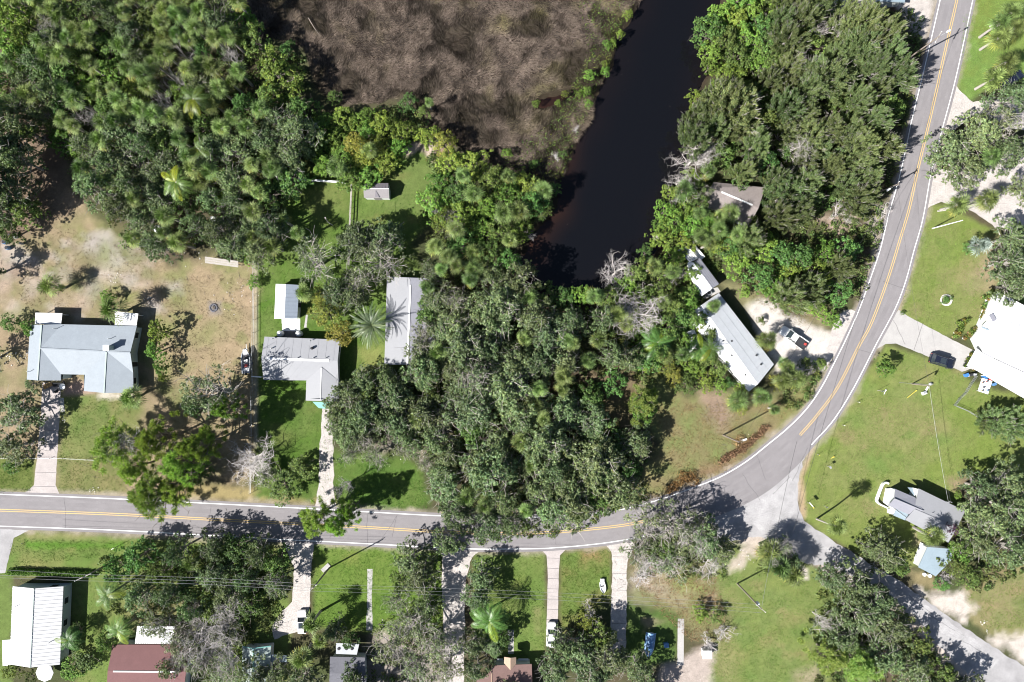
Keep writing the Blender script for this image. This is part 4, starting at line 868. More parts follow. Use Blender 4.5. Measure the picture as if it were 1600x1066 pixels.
    ('dry_shrub', 925, 960, 22, 5), ('yellow_oak', 915, 972, 20, 5), ('oak', 880, 1010, 24, 8), ('oak', 905, 1030, 40, 9), ('oak', 950, 1035, 40, 9), ('oak', 870, 1050, 34, 8), ('oak', 1000, 1050, 30, 8), ('oak', 930, 1060, 36, 9), ('mixed', 935, 1000, 26, 7),
    ('dry_shrub', 1130, 990, 22, 3), ('dry_shrub', 1110, 1005, 18, 3), ('pepper', 1095, 960, 16, 3), ('mixed', 1120, 965, 15, 3),
    ('mixed', 115, 990, 16, 4), ('queen_palm', 108, 1000, 20, 4), ('queen_palm', 185, 985, 22, 6), ('mixed', 160, 1005, 20, 6), ('queen_palm', 168, 930, 24, 7), ('mixed', 130, 1035, 26, 4), ('pepper', 110, 1050, 22, 4), ('pepper', 15, 1050, 18, 3.5), ('mixed', 45, 1062, 12, 3),
    ('oak_open', 240, 980, 30, 9), ('oak_open', 270, 1000, 34, 9), ('dead_tree', 320, 1010, 46, 10), ('dead_tree', 335, 1030, 40, 9), ('dry_shrub', 300, 985, 30, 8), ('oak_open', 310, 1040, 36, 9), ('dead_tree', 350, 960, 36, 9), ('oak_open', 345, 990, 34, 8), ('oak_open', 350, 1050, 36, 8), ('oak', 260, 1050, 22, 7), ('oak_open', 285, 1020, 30, 9), ('dry_shrub', 275, 1035, 24, 8), ('oak_open', 660, 545, 34, 9), ('oak', 672, 425, 22, 7), ('mixed', 1180, 350, 16, 5), ('oak_open', 1105, 300, 18, 6), ('mixed', 1165, 275, 20, 7), ('dead_tree', 425, 915, 22, 8), ('oak', 390, 1060, 30, 7), ('oak', 430, 1060, 26, 7),
    ('cabbage_palm', 487, 975, 20, 6), ('cabbage_palm', 472, 1028, 22, 6), ('cabbage_palm', 500, 1000, 18, 6), ('oak', 470, 1068, 30, 7), ('oak', 520, 990, 20, 6), ('mixed', 545, 1005, 16, 4), ('oak', 545, 1060, 20, 6), ('cabbage_palm', 300, 880, 16, 6),
    ('pepper', 1305, 500, 16, 4), ('pepper', 1280, 480, 20, 4), ('yellow_oak', 1230, 470, 12, 3), ('mixed', 1479, 468, 8, 1.2), ('mixed', 1487, 466, 4, 1), ('mixed', 1412, 489, 4, 1),
    # small shrubs on the marsh bank
    ('pepper', 982, 20, 9, 3), ('pepper', 970, 52, 8, 3), ('pepper', 958, 65, 8, 3), ('pepper', 949, 68, 9, 3), ('pepper', 946, 98, 7, 3), ('pepper', 947, 110, 9, 3), ('pepper', 922, 115, 11, 3), ('pepper', 916, 140, 9, 3), ('pepper', 905, 145, 7, 2.5), ('pepper', 920, 160, 8, 3), ('pepper', 883, 145, 7, 2.5), ('pepper', 838, 160, 7, 2.5),
    ('mixed', 835, 255, 9, 3), ('pepper', 872, 160, 6, 2), ('dry_shrub', 868, 245, 9, 2), ('dry_shrub', 902, 200, 8, 2), ('mixed', 880, 240, 8, 2), ('pepper', 792, 238, 10, 3),
    ('mixed', 1262, 565, 8, 2), ('pepper', 1500, 775, 8, 2)]
for h_ in hand: T_(*h_)
# taller trees off the bottom and left edges whose shade falls into the picture
for h_ in [('oak', -45, 560, 30, 9), ('oak', -40, 420, 30, 9), ('oak', 560, 1105, 40, 10), ('oak', 790, 1100, 34, 8), ('oak', 1010, 1100, 34, 8)]: T_(*h_)

LABW = dict(oak='grey-green live oak', oak_open='thin-crowned live oak with pale limbs', yellow_oak='yellow-green rounded tree', pepper='bright green leafy tree',
            mixed='dark green leafy tree', purple='purple-leaved shrub', australian_pine='olive feathery australian pine', slash_pine='open-crowned slash pine with tufts',
            cabbage_palm='round-headed cabbage palm', silver_palm='silvery fan palm', queen_palm='feather-leaved queen palm', dead_tree='bare grey dead tree', dry_shrub='leafless greyish twiggy shrub')
CATW = dict(cabbage_palm='palm tree', silver_palm='palm tree', queen_palm='palm tree', purple='shrub', dry_shrub='shrub')
NAMEW = dict(oak='live_oak', oak_open='open_live_oak', yellow_oak='yellow_tree', pepper='leafy_tree', mixed='dark_leafy_tree', purple='purple_shrub', dry_shrub='twiggy_shrub')
LMK = [('the yellow-tipped feather palm', 302, 155), ('the big green feather palm', 275, 285), ('the bare white branches at top left', 265, 20), ('the bright tree at the marsh corner', 430, 112), ('the leaning bare trunk', 118, 38), ('the dark bare clearing at left', 40, 200), ('the white shed roof in the woods', 333, 346), ('the round white tank', 247, 358), ('the top edge above the marsh corner', 380, 0), ('the bright green upper left trees', 20, 60), ('the white pickup truck', 1240, 527), ('the black car', 1472, 565), ('the small grey shed', 587, 297), ('the white-and-blue shed roof', 448, 470), ('the boat on its trailer', 384, 565), ('the wooden plank bench', 346, 410),
       ('the hipped blue-grey house', 130, 545), ('the grey L-shaped house', 470, 565), ('the roof under the date palm', 635, 500), ('the white ribbed roof', 55, 980), ('the maroon roof', 230, 1035), ('the brown roof', 790, 1055),
       ('the small teal roof', 400, 1020), ('the white car on the concrete drive', 862, 990), ('the blue tarped boat', 1013, 1005), ('the mobile home roof', 1150, 530), ('the slatted pergola', 1080, 395), ('the brown gabled roof', 1150, 315),
       ('the house with curved wall', 1440, 790), ('the blue-grey flat roof', 1458, 880), ('the bright white house', 1565, 540), ('the date palm', 580, 508), ('the river mouth bend', 925, 425), ('the marsh inlet', 855, 160), ('the top of the river', 1060, 5),
       ('the upper-left photo corner', 0, 0), ('the upper-right photo corner', 1600, 0), ('the lower-left photo corner', 0, 1066), ('the lower-right photo corner', 1600, 1066), ('the road junction', 1215, 800), ('the stone ring bed', 1478, 470),
       ('the lamp pole with crossarm shadow', 1459, 68), ('the fallen pole in the marsh', 490, 42), ('the middle of the left edge', 0, 533), ('the gravel drive mouth', 1490, 180), ('the left end of the road', 0, 800), ('the pale path behind the oaks', 600, 690), ('the middle of the photo', 800, 533), ('the right utility pole', 1170, 930), ('the left utility pole', 160, 885)]
ORD_ = ['', 'nearest', 'second nearest', 'third nearest', 'fourth nearest', 'fifth nearest', 'sixth nearest', 'seventh nearest', 'eighth nearest', 'ninth nearest', 'tenth nearest', 'eleventh nearest', 'twelfth nearest'] + [f'{i}' + ('th' if 10 < i % 100 < 14 else {1: 'st', 2: 'nd', 3: 'rd'}.get(i % 10, 'th')) + ' nearest' for i in range(13, 400)]
ORD = ORD_


def plant_all():
    ranks = {}
    bykind = {}
    for i, t in enumerate(TREES): bykind.setdefault(t[0], []).append(i)
    best = {}
    for kd, ids in bykind.items():
        for (nm, lx, ly) in LMK:
            srt = sorted(ids, key=lambda i: (TREES[i][1] - lx) ** 2 + (TREES[i][2] - ly) ** 2)
            for rk, i in enumerate(srt[:200], 1):
                dd = math.hypot(TREES[i][1] - lx, TREES[i][2] - ly); c = rk * 40 + dd
                if i not in best or c < best[i][0]: best[i] = (c, rk, nm)
    rg = random.Random(99); cnt = {}
    for i, (kd, px, py, r, h, lab, grp) in enumerate(TREES):
        h = h or HT[kd]; vs = PROTO[kd]; crown, trunk = vs[(cnt.get(kd, 0) * 1 + rg.randrange(len(vs))) % len(vs)]; cnt[kd] = cnt.get(kd, 0) + 1
        palm = kd in ('cabbage_palm', 'silver_palm', 'queen_palm'); hv = h if palm else h * .8
        x, y, _ = P(px, py, hv); rw_ = r / S * (H - hv) / H
        if lab is None:
            _, rk, nm = best.get(i, (0, 1, 'the middle of the photo')); sz = 'small ' if r < 15 and not palm else ''
            lab = f"{sz}{LABW[kd]}, {ORD[rk]} to {nm}"
        o = link(NAMEW.get(kd, kd), None, None, (x, y, 0), lab, CATW.get(kd, 'tree'), grp or ('palms' if palm else None)); o.rotation_euler = (0, 0, rg.uniform(0, 6.28))
        if palm:
            native = 1.5 if kd != 'queen_palm' else 2.8; s = rw_ / native; zt = h - 6 * s
            ct = link('crown', crown, o); ct.scale = (s, s, s); ct.location = (0, 0, zt)
            if abs(px - 1306) < 2:   # this one leans
                o.location = P(1276, 811, 0)[:2] + (0,); d = Vector(P(px, py, h)) - Vector(o.location); o.rotation_euler = (0, 0, 0); ct.location = (d.x, d.y, zt)
                mb = MB(); mb.tube([(0, 0, -.1), (d.x * .35, d.y * .4, h * .5), (d.x, d.y, h)], [.2, .14, .15], 8); mb.build('trunk', M['pale_bark'], o)
            else:
                tk = link('trunk', trunk, o); k = min(1.3, max(.7, s)); tk.scale = (k, k, h / 6.0)
        else:
            s = rw_ / 5.0; top = {'australian_pine': 10.5, 'slash_pine': 11, 'dead_tree': 8, 'dry_shrub': 7}.get(kd, 10.0)
            if crown: ct = link('crown', crown, o); ct.scale = (s, s, h / top)
            tk = link('trunk', trunk, o); tk.scale = (s, s, h / top)
            if not crown: tk.name = 'trunk'


plant_all()


# the date palm: stiff fronds one by one
def date_palm():
    x, y, _ = P(580, 508, 6); o = thing('date_palm', (x, y, 0), 'large date palm with long stiff radiating fronds beside a white-grey roof', 'palm tree')
    mb = MB(); mb.tube([(0, 0, -.1), (0, 0, 3), (0, 0, 5.6)], [.4, .33, .36], 10); mb.build('trunk', M['bark'], o)
    rg = np.random.default_rng(5); meshes = []
    for v in range(3):
        V, F, T = frond_geo(rg, 4.5, 34, .10 + .12 * v, .15, 1.0, .035); meshes.append(make_mesh('frond', V, np.array(F), M['datel'], tint=np.array(T).clip(.2, 2)))
    for i in range(42):
        f = link('frond', meshes[i % 3], o, (0, 0, 5.6)); el = 1.25 - 1.45 * (i / 42) ** .8
        f.rotation_euler = (rg.uniform(-.3, .3), -max(-.15, el - .4) , i * 2.399 + rg.uniform(-.1, .1)); s = rg.uniform(.85, 1.08); f.scale = (s, s, s)


M['datel'] = leafmat('date_palm_leaf', (.12, .165, .085), rough=.4, trans=.12, spec=.6)
date_palm()


# ------------------------------------------------------------------ ground vegetation (uncountable)
def sample_poly(poly, n, rg, avoid=()):
    xs = [p[0] for p in poly]; ys = [p[1] for p in poly]; m = int(n * 3)
    ylo = max(min(ys), -20); X = rg.uniform(min(xs), max(xs), m); Y = rg.uniform(ylo, max(ys), m); d = sdf(X, Y, poly)
    k = d < 0
    return X[k][:n], Y[k][:n]


def blades(X, Y, Lm, Wm, ang, tilt, rg, z=0.0):
    n = len(X); wx = (X - CX) / S; wy = (CY - Y) / S
    D = np.stack([np.cos(ang) * np.cos(tilt), np.sin(ang) * np.cos(tilt), np.sin(tilt)], 1)
    Sd = np.stack([-np.sin(ang), np.cos(ang), np.zeros(n)], 1); b = np.stack([wx, wy, np.zeros(n) + z], 1)
    L = Lm[:, None]; W = Wm[:, None]
    V = np.stack([b - Sd * W, b + D * L * .5 + Sd * W * .8 + [0, 0, .05], b + D * L * [1, 1, .8], b + D * L * .45 - Sd * W * .8], 1)
    return V.reshape(-1, 3), np.arange(4 * n).reshape(n, 4)


def marsh():
    rg = np.random.default_rng(17); X, Y = sample_poly(MARSH, 170000, rg)
    cr_ = sdf(X, Y, CREEK); rv = sdf(X, Y, RIVER)
    dens = vnoise(X, Y, 45, 5, 4); ok = (cr_ > 4) & (rv > -2) & (rg.uniform(-1.1, .5, len(X)) < dens + .35)
    X, Y = X[ok], Y[ok]; n = len(X)
    f = vnoise(X, Y, 60, 61, 3) * 3.5 + vnoise(X, Y, 22, 71, 3) * 2.4 + 1.2
    ang = f + rg.normal(size=n) * .38; tilt = rg.uniform(.1, .9, n)
    V, F = blades(X, Y, rg.uniform(.5, 1.15, n), rg.uniform(.018, .045, n), ang, tilt, rg, .05)
    m1 = vnoise(X, Y, 40, 91, 4); g = np.clip(m1 * 1.6 + .05, 0, 1) ** 1.5; v = 1 + rg.normal(size=n) * .35 + vnoise(X, Y, 16, 95, 3) * .9
    t = np.stack([v * (1 + .1 * g), v * (1 + .25 * g), v * (1 - .25 * g)], 1).clip(.2, 2.2)
    link('marsh_rushes', make_mesh('marsh_rushes', V, F, M['marsh'], tint=np.repeat(t, 4, 0)), kind='stuff')
    # green sedge fringe
    X, Y = sample_poly([(900, 0), (990, 0), (975, 40), (955, 100), (925, 150), (915, 190), (900, 215), (885, 260), (868, 300), (800, 280), (780, 240), (850, 200), (890, 140), (920, 80)], 2600, rg)
    k = sdf(X, Y, RIVER) > 2; X, Y = X[k], Y[k]; n = len(X)
    V, F = blades(X, Y, rg.uniform(.5, 1.0, n), rg.uniform(.03, .06, n), rg.uniform(0, 6.28, n), rg.uniform(.3, 1.1, n), rg, .05)
    t = np.stack([1.3 + rg.normal(size=n) * .2, 1.05 + rg.normal(size=n) * .15, np.full(n, .8)], 1).clip(.2, 2)
    link('bank_sedge', make_mesh('bank_sedge', V, F, M['grass_blade'], tint=np.repeat(t, 4, 0)), kind='stuff')


marsh()


def undergrowth():
    rg = np.random.default_rng(23)
    polys = [([(-20, -20), (380, -20), (400, 60), (480, 90), (480, 260), (440, 300), (430, 350), (400, 395), (330, 385), (200, 395), (170, 340), (100, 250), (60, 180), (-20, 170)], 2100),
             ([(480, 180), (640, 170), (700, 215), (640, 220), (600, 260), (520, 280), (480, 260)], 500), ([(660, 240), (860, 290), (850, 350), (830, 430), (720, 430), (650, 350), (690, 300)], 600),
             ([(690, 430), (830, 430), (950, 470), (990, 540), (940, 640), (1010, 700), (1010, 780), (900, 830), (740, 850), (690, 800), (660, 700), (560, 660), (540, 600), (680, 560)], 1600),
             ([(940, 440), (1040, 390), (1060, 300), (1110, 270), (1140, 380), (1100, 480), (1090, 590), (1000, 600), (940, 520)], 800),
             ([(1130, -20), (1440, 20), (1430, 130), (1380, 340), (1350, 460), (1290, 490), (1150, 440), (1120, 370), (1190, 350), (1190, 280), (1100, 270), (1085, 170), (1110, 100)], 1900),
             ([(150, 870), (440, 870), (440, 960), (380, 1066), (300, 1066), (290, 980), (170, 960)], 500), ([(1280, 890), (1400, 930), (1500, 1080), (1270, 1080)], 450), ([(1480, 880), (1520, 840), (1620, 800), (1620, 880), (1530, 930)], 150),
             ([(985, 830), (1140, 850), (1130, 900), (1000, 900)], 120), ([(1225, 560), (1290, 560), (1270, 620), (1220, 650)], 60), ([(590, 960), (690, 960), (700, 1066), (560, 1066)], 120)]
    C, Nn, Tt = [], [], []
    for poly, n in polys:
        X, Y = sample_poly(poly, n, rg); k = (sdf(X, Y, RIVER) > 6); X, Y = X[k], Y[k]
        for x, y in zip(X, Y):
            r = rg.uniform(.35, 1.0); m = int(22 * r + 12); d = rg.normal(size=(m, 3)); d[:, 2] = np.abs(d[:, 2]); d /= np.linalg.norm(d, axis=1)[:, None]
            c = np.array([(x - CX) / S, (CY - y) / S, rg.uniform(0, .5)]); C.append(c + d * r * rg.uniform(.6, 1.05, (m, 1)) * [1, 1, .9]); Nn.append(d * .6 + rg.normal(size=(m, 3)) * .5 + [0, 0, .4])
            k_ = 1 + rg.normal() * .25; w = rg.uniform(-.1, .35); Tt.append(np.tile(np.array([k_ * (1 + w), k_, k_ * .9]), (m, 1)))
    C = np.concatenate(C); Nn = np.concatenate(Nn); T = np.concatenate(Tt); n = len(C)
    V, F = cards(C, Nn, .2 * rg.uniform(.6, 1.4, n), .11 * rg.uniform(.6, 1.4, n), rg, .2); T = T * (1 + rg.normal(size=(n, 1)) * .2)
    link('undergrowth', make_mesh('undergrowth', V, F, M['under'], tint=np.repeat(T.clip(.2, 2.3), 4, 0)), kind='stuff')


undergrowth()


def tufts(name, zones, mat, seed, L=(.12, .3)):
    rg = np.random.default_rng(seed); XX, YY, TT = [], [], []
    for poly, n, t in zones:
        X, Y = sample_poly(poly, n, rg); k = vnoise(X, Y, 22, seed, 3) > rg.uniform(-.7, .5, len(X)); XX.append(X[k]); YY.append(Y[k]); TT.append(np.tile(t, (k.sum(), 1)))
    X = np.concatenate(XX); Y = np.concatenate(YY); T = np.concatenate(TT); n = len(X)
    X = np.repeat(X, 3) + rg.normal(size=3 * n) * .8; Y = np.repeat(Y, 3) + rg.normal(size=3 * n) * .8; T = np.repeat(T, 3, 0); n = len(X)
    V, F = blades(X, Y, rg.uniform(L[0], L[1], n), rg.uniform(.02, .045, n), rg.uniform(0, 6.28, n), rg.uniform(.15, 1.0, n), rg)
    T = (T * (1 + rg.normal(size=(n, 1)) * .2)).clip(.2, 2.5)
    link(name, make_mesh(name, V, F, mat, tint=np.repeat(T, 4, 0)), kind='stuff')


tufts('grass', [([(402, 400), (440, 330), (470, 260), (560, 270), (640, 240), (680, 330), (640, 380), (600, 600), (540, 600), (510, 780), (402, 778)], 9000, (.9, .95, .8)),
                ([(525, 715), (660, 740), (668, 795), (525, 793)], 2200, (.8, .95, .7)), ([(490, 852), (690, 862), (690, 985), (490, 975)], 5000, (.9, 1, .7)), ([(742, 868), (850, 866), (850, 1035), (742, 1000)], 4200, (1, 1, .8)),
                ([(878, 866), (950, 858), (952, 940), (878, 980)], 2600, (1.05, .95, .8)), ([(92, 622), (210, 622), (190, 770), (92, 768)], 3000, (1.1, .95, .9)), ([(16, 840), (440, 855), (440, 870), (160, 870), (16, 885)], 2600, (1, .95, .8)), ([(0, 722), (50, 722), (50, 768), (0, 770)], 800, (1, 1, .8))], M['grass_blade'], 31)
tufts('lawn_grass', [([(1290, 700), (1400, 545), (1500, 585), (1600, 640), (1600, 760), (1500, 740), (1500, 800), (1420, 880), (1290, 830), (1256, 790)], 15000, (1.1, 1, .9)), ([(1440, 350), (1480, 325), (1545, 380), (1530, 500), (1470, 520), (1405, 490)], 5000, (1.15, 1, .9)), ([(1125, 900), (1250, 890), (1290, 910), (1270, 1066), (1110, 1066)], 8000, (1.05, 1, .9)), ([(1510, 930), (1600, 890), (1600, 980), (1540, 985)], 2200, (1.2, 1, .9)), ([(1505, 20), (1540, 0), (1600, 0), (1560, 120), (1515, 150), (1500, 120)], 2500, (1, 1, .85)), ([(20, 905), (125, 905), (170, 920), (170, 1066), (120, 1066)], 2500, (1, 1, .85))], M['grass_blade'], 37, (.1, .2))
tufts('dry_grass', [([(960, 600), (1070, 630), (1200, 630), (1280, 600), (1140, 735), (1000, 790), (1040, 690)], 4500, (1.0, 1.0, .7)), ([(990, 900), (1120, 900), (1140, 1000), (1080, 1000), (1000, 930)], 3500, (1.1, .95, .8)),
                    ([(100, 350), (300, 430), (398, 430), (395, 700), (300, 740), (250, 600), (230, 480), (30, 480), (30, 400)], 5000, (.9, .9, .8)), ([(1150, 440), (1300, 490), (1250, 510), (1180, 470)], 900, (.9, 1, .8))], M['straw'], 32, (.15, .4))


# fallen brown hedge strip by the bend and rust bushes
def heap(name, L, mat, seed, tint, label, cat, w=.7, hgt=.9, per=70):
    rg = np.random.default_rng(seed); C, Nn = [], []
    for (x, y) in L:
        d = rg.normal(size=(per, 3)); d[:, 2] = np.abs(d[:, 2]); d /= np.linalg.norm(d, axis=1)[:, None]
        c = np.array(P(x, y)); C.append(c + d * rg.uniform(.5, 1.1, (per, 1)) * [w, w, hgt]); Nn.append(d * .5 + rg.normal(size=(per, 3)) * .6)
    C = np.concatenate(C); n = len(C); V, F = cards(C, np.concatenate(Nn), .17 * rg.uniform(.6, 1.4, n), .07 * rg.uniform(.6, 1.4, n), rg, .2)
    T = np.tile(tint, (n, 1)) * (1 + rg.normal(size=(n, 1)) * .22)
    return link(name, make_mesh(name, V, F, mat, tint=np.repeat(T.clip(.1, 3), 4, 0)), None, None, label, cat)


def line(a, b, n, j=1.5, sd=0):
    r = random.Random(sd); return [(a[0] + (b[0] - a[0]) * i / (n - 1) + r.uniform(-j, j), a[1] + (b[1] - a[1]) * i / (n - 1) + r.uniform(-j, j)) for i in range(n)]


heap('fallen_branch_pile', line((1126, 720), (1160, 700), 14, 2, 1) + line((1160, 700), (1196, 668), 12, 2, 2), M['straw'], 1, (.85, .72, .62), 'long heap of rust-brown dead branches along the inside of the road bend', 'brush pile')
heap('brown_bush', [(1072, 748), (1060, 752), (1080, 742), (1066, 742), (1052, 760), (1084, 752), (1045, 765)], M['straw'], 2, (.85, .5, .38), 'rusty brown dead bush at the road edge below the clearing', 'bush', 1.1, 1.4, 150)
heap('twig_pile', [(1150, 690), (1158, 684), (1165, 690), (1155, 697)], M['straw'], 3, (1.2, .9, .75), 'greyish brown twig heap beside the short pole in the clearing', 'brush pile', .9, .7, 110)
heap('clipped_hedge', line((18, 892), (150, 896), 40, .6, 5), M['grass_blade'], 4, (.9, 1.1, .9), 'long low clipped hedge between verge and the white ribbed roof', 'hedge', .65, 1.5, 130)


# ------------------------------------------------------------------ buildings
def roofmat(name, col, rough=.6, var=.07, rib=None, spec=.3, ribdir='X', bump=.0, streak=0.0):
    m = simple(name, col, rough, var=var, scale=.7, spec=spec, fine=(6, var * .9), bump=.15, bscale=12); return m


M['shingle_blue'] = roofmat('shingle_blue', (.245, .275, .31)); M['metal_grey'] = roofmat('metal_grey', (.27, .272, .29), .5, .04)
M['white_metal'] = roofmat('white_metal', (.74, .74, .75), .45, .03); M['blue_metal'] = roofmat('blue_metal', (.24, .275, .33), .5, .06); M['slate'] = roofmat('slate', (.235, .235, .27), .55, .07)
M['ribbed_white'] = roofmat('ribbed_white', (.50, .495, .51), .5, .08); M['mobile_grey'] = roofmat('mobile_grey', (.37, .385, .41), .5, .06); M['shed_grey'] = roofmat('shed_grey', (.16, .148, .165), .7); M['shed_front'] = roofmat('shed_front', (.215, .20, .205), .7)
M['brown_roof'] = roofmat('brown_roof', (.22, .19, .183), .85, .14); M['maroon'] = roofmat('maroon', (.15, .072, .072), .8, .08); M['russet'] = roofmat('russet', (.175, .11, .10), .85, .1)
M['tan_roof'] = roofmat('tan_roof', (.38, .27, .2), .8); M['teal'] = roofmat('teal', (.16, .36, .33), .5, .05); M['teal_grey'] = roofmat('teal_grey', (.34, .40, .38), .6, .1)
M['pale_blue'] = roofmat('pale_blue', (.25, .31, .355), .5, .07); M['dark_roof'] = roofmat('dark_roof', (.13, .13, .15), .8, .1)
M['wall'] = simple('painted_wall', (.62, .64, .62), .8, var=.06); M['wall_blue'] = simple('blue_siding', (.40, .46, .47), .8, var=.06); M['trim'] = simple('white_trim', (.78, .78, .78), .6, var=.03)
M['glass'] = simple('window_glass', (.03, .04, .05), .08, var=.05, spec=.8); M['black'] = simple('black_rubber', (.02, .02, .022), .6); M['dark'] = simple('dark_void', (.03, .03, .035), .9)
M['white_paint'] = simple('white_paint', (.80, .80, .80), .35, var=.02, coat=.5); M['navy_paint'] = simple('black_car_paint', (.012, .015, .028), .25, var=.02, coat=1.0); M['chrome'] = simple('steel', (.5, .5, .5), .35, metal=.9)
M['wood'] = simple('weathered_wood', (.36, .33, .30), .85, var=.2, scale=4); M['pole'] = simple('pole_wood', (.24, .20, .17), .9, var=.2); M['orange_wood'] = simple('orange_wood', (.42, .25, .09), .7)
M['red'] = simple('red_plastic', (.5, .06, .05), .5); M['blue'] = simple('blue_plastic', (.05, .18, .45), .5); M['tarp'] = simple('blue_tarp', (.10, .22, .42), .45, var=.2, scale=2, bump=.8, bscale=3)
M['metalpost'] = simple('galvanised', (.45, .46, .47), .5, metal=.5); M['wire'] = simple('wire', (.3, .3, .3), .5); M['yellow'] = simple('yellow_plastic', (.62, .52, .08), .6); M['stone'] = simple('white_stone', (.62, .58, .54), .9, var=.1, scale=5)


def zt(s, ox, oy):
    return lambda u, v, h=0.0: P(ox + u / s, oy + v / s, h)


def roof_part(parent, name, faces, mat, thick=.16):
    """faces: list of 3-D polygons; gets real thickness"""
    V = []; F = []; key = {}
    for f in faces:
        idx = []
        for p in f:
            k = (round(p[0], 2), round(p[1], 2), round(p[2], 2))
            if k not in key: key[k] = len(V); V.append(p)
            idx.append(key[k])
        a, b, c = [Vector(V[i]) for i in idx[:3]]
        nz = sum((V[idx[i]][0] * V[idx[(i + 1) % len(idx)]][1] - V[idx[(i + 1) % len(idx)]][0] * V[idx[i]][1]) for i in range(len(idx)))
        F.append(tuple(idx) if nz > 0 else tuple(idx[::-1]))
    n = len(V); V2 = V + [(p[0], p[1], p[2] - thick) for p in V]; F2 = list(F) + [tuple(n + i for i in f[::-1]) for f in F]
    ed = {}
    for f in F:
        for i in range(len(f)): ed[(f[i], f[(i + 1) % len(f)])] = 1
    for (a, b) in ed:
        if (b, a) not in ed: F2.append((a, n + a, n + b, b))
    me = make_mesh(name, V2, F2, mat)
    o = link(name, me, parent)
    return o


def walls(parent, pts, z=0, mat='wall', name='wall', shrink=.35):
    """vertical walls; pts = (x, y, top)"""
    cx = sum(p[0] for p in pts) / len(pts); cy = sum(p[1] for p in pts) / len(pts); Q = []
    for x, y, t in pts:
        d = math.hypot(x - cx, y - cy); k = (d - shrink * 1.3) / d; Q.append((cx + (x - cx) * k, cy + (y - cy) * k, t))
    V = [(x, y, z) for x, y, t in Q] + [(x, y, t) for x, y, t in Q]; n = len(Q)
    a = sum(Q[i][0] * Q[(i + 1) % n][1] - Q[(i + 1) % n][0] * Q[i][1] for i in range(n))
    F = [(i, (i + 1) % n, n + (i + 1) % n, n + i) if a > 0 else (i, n + i, n + (i + 1) % n, (i + 1) % n) for i in range(n)]
    link(name, make_mesh(name, V, F, M[mat]), parent); return Q


def window(parent, a, b, t, z, w, h, name='window', glass='glass', frame='trim'):
    """window or door on the wall from a to b at fraction t"""
    a = Vector((a[0], a[1])); b = Vector((b[0], b[1])); d = (b - a).normalized(); c = a + (b - a) * t; rz = math.atan2(d.y, d.x)
    mb = MB(); mb.box((c.x, c.y, z), (w + .16, .10, h + .16), rz); f = mb.build(name, M[frame], parent)
    m2 = MB(); m2.box((c.x, c.y, z), (w, .16, h), rz); m2.build('panel' if name == 'door' else 'pane', M[glass], f)


def ridge(parent, a, b, w=.28, mat='trim', name='ridge_cap', up=.05):
    mb = MB(); mb.bar((a[0], a[1], a[2] + up), (b[0], b[1], b[2] + up), w, .06); mb.build(name, M[mat], parent)


def ribs(parent, quad, n, mat, w=.07, hh=.05, name='roof_ribs'):
    """standing seams over a four-cornered slope, from edge 0-1 to edge 3-2"""
    a, b, c, d = [Vector(p) for p in quad]; mb = MB()
    for i in range(n):
        t = (i + .5) / n; p = a.lerp(b, t); q = d.lerp(c, t); mb.bar(p + Vector((0, 0, .02)), q + Vector((0, 0, .02)), w, hh)
    mb.build(name, mat, parent, kind='stuff')


def along(a, b, t): return tuple(a[i] + (b[i] - a[i]) * t for i in range(3))


def house(name, label, at, cat='house'): return thing(name, (0, 0, 0), label, cat)


def rel(o, x, y):
    o.location = (0, 0, 0)


# house A: hipped blue-grey roof, left yard
q = zt(6.66, 20, 470); E, R_ = 2.7, 3.5
A = house('house', 'blue-grey shingled house with hips, valleys and chimney in the bare left yard', None)
roof_part(A, 'roof', [[q(180, 250, E), q(300, 250, R_), q(258, 830, R_), q(145, 820, E)], [q(300, 250, R_), q(508, 245, E), q(290, 495, R_)],
    [q(508, 245, E), q(1290, 265, E), q(1222, 540, R_), q(290, 495, R_)], [q(290, 495, R_), q(500, 765, E), q(500, 830, E), q(258, 830, R_)],
    [q(290, 495, R_), q(975, 527, R_), q(750, 770, E), q(500, 765, E)], [q(975, 527, R_), q(950, 960, R_), q(740, 940, E), q(750, 770, E)],
    [q(975, 527, R_), q(1252, 750, E), q(1255, 960, E), q(950, 960, R_)], [q(975, 527, R_), q(1222, 540, R_), q(1252, 750, E)]], M['shingle_blue'])
W1 = walls(A, [q(180, 250, E), q(300, 250, R_ - .2), q(508, 245, E), q(1290, 265, E - .1), q(1222, 540, R_ - .2), q(1252, 750, E - .1), q(1255, 960, E - .1), q(950, 960, R_ - .2), q(740, 940, E - .1), q(750, 770, E - .1), q(500, 765, E - .1), q(500, 830, E - .1), q(258, 830, R_ - .2), q(145, 820, E - .1)], mat='wall_blue')
roof_part(A, 'porch_roof', [[q(235, 125, 2.35), q(515, 130, 2.35), q(500, 252, 2.45), q(230, 240, 2.45)]], M['white_metal'], .12)
roof_part(A, 'porch_roof', [[q(1060, 110, 2.35), q(1305, 135, 2.35), q(1285, 268, 2.45), q(1060, 262, 2.45)]], M['white_metal'], .12)
for u, v in ((250, 140), (500, 145), (1290, 150)):
    p = q(u, v, 2.2); mb = MB(); mb.box((p[0], p[1], 1.12), (.12, .12, 2.24)); mb.build('post', M['trim'], A)
mb = MB(); c = q(990, 490, 4.6); mb.box((c[0], c[1], 4.0), (.95, .85, 2.3)); ch = mb.build('chimney', M['teal_grey'], A); mb = MB(); mb.box((c[0], c[1], 5.2), (1.15, 1.05, .12)); mb.build('chimney_cap', M['trim'], ch)
for a_, b_, m_ in (((300, 250, R_), (258, 830, R_), 'teal_grey'), ((290, 495, R_), (1222, 540, R_), 'shingle_blue'), ((975, 527, R_), (950, 960, R_), 'teal_grey')): ridge(A, q(*a_), q(*b_), .24, m_)
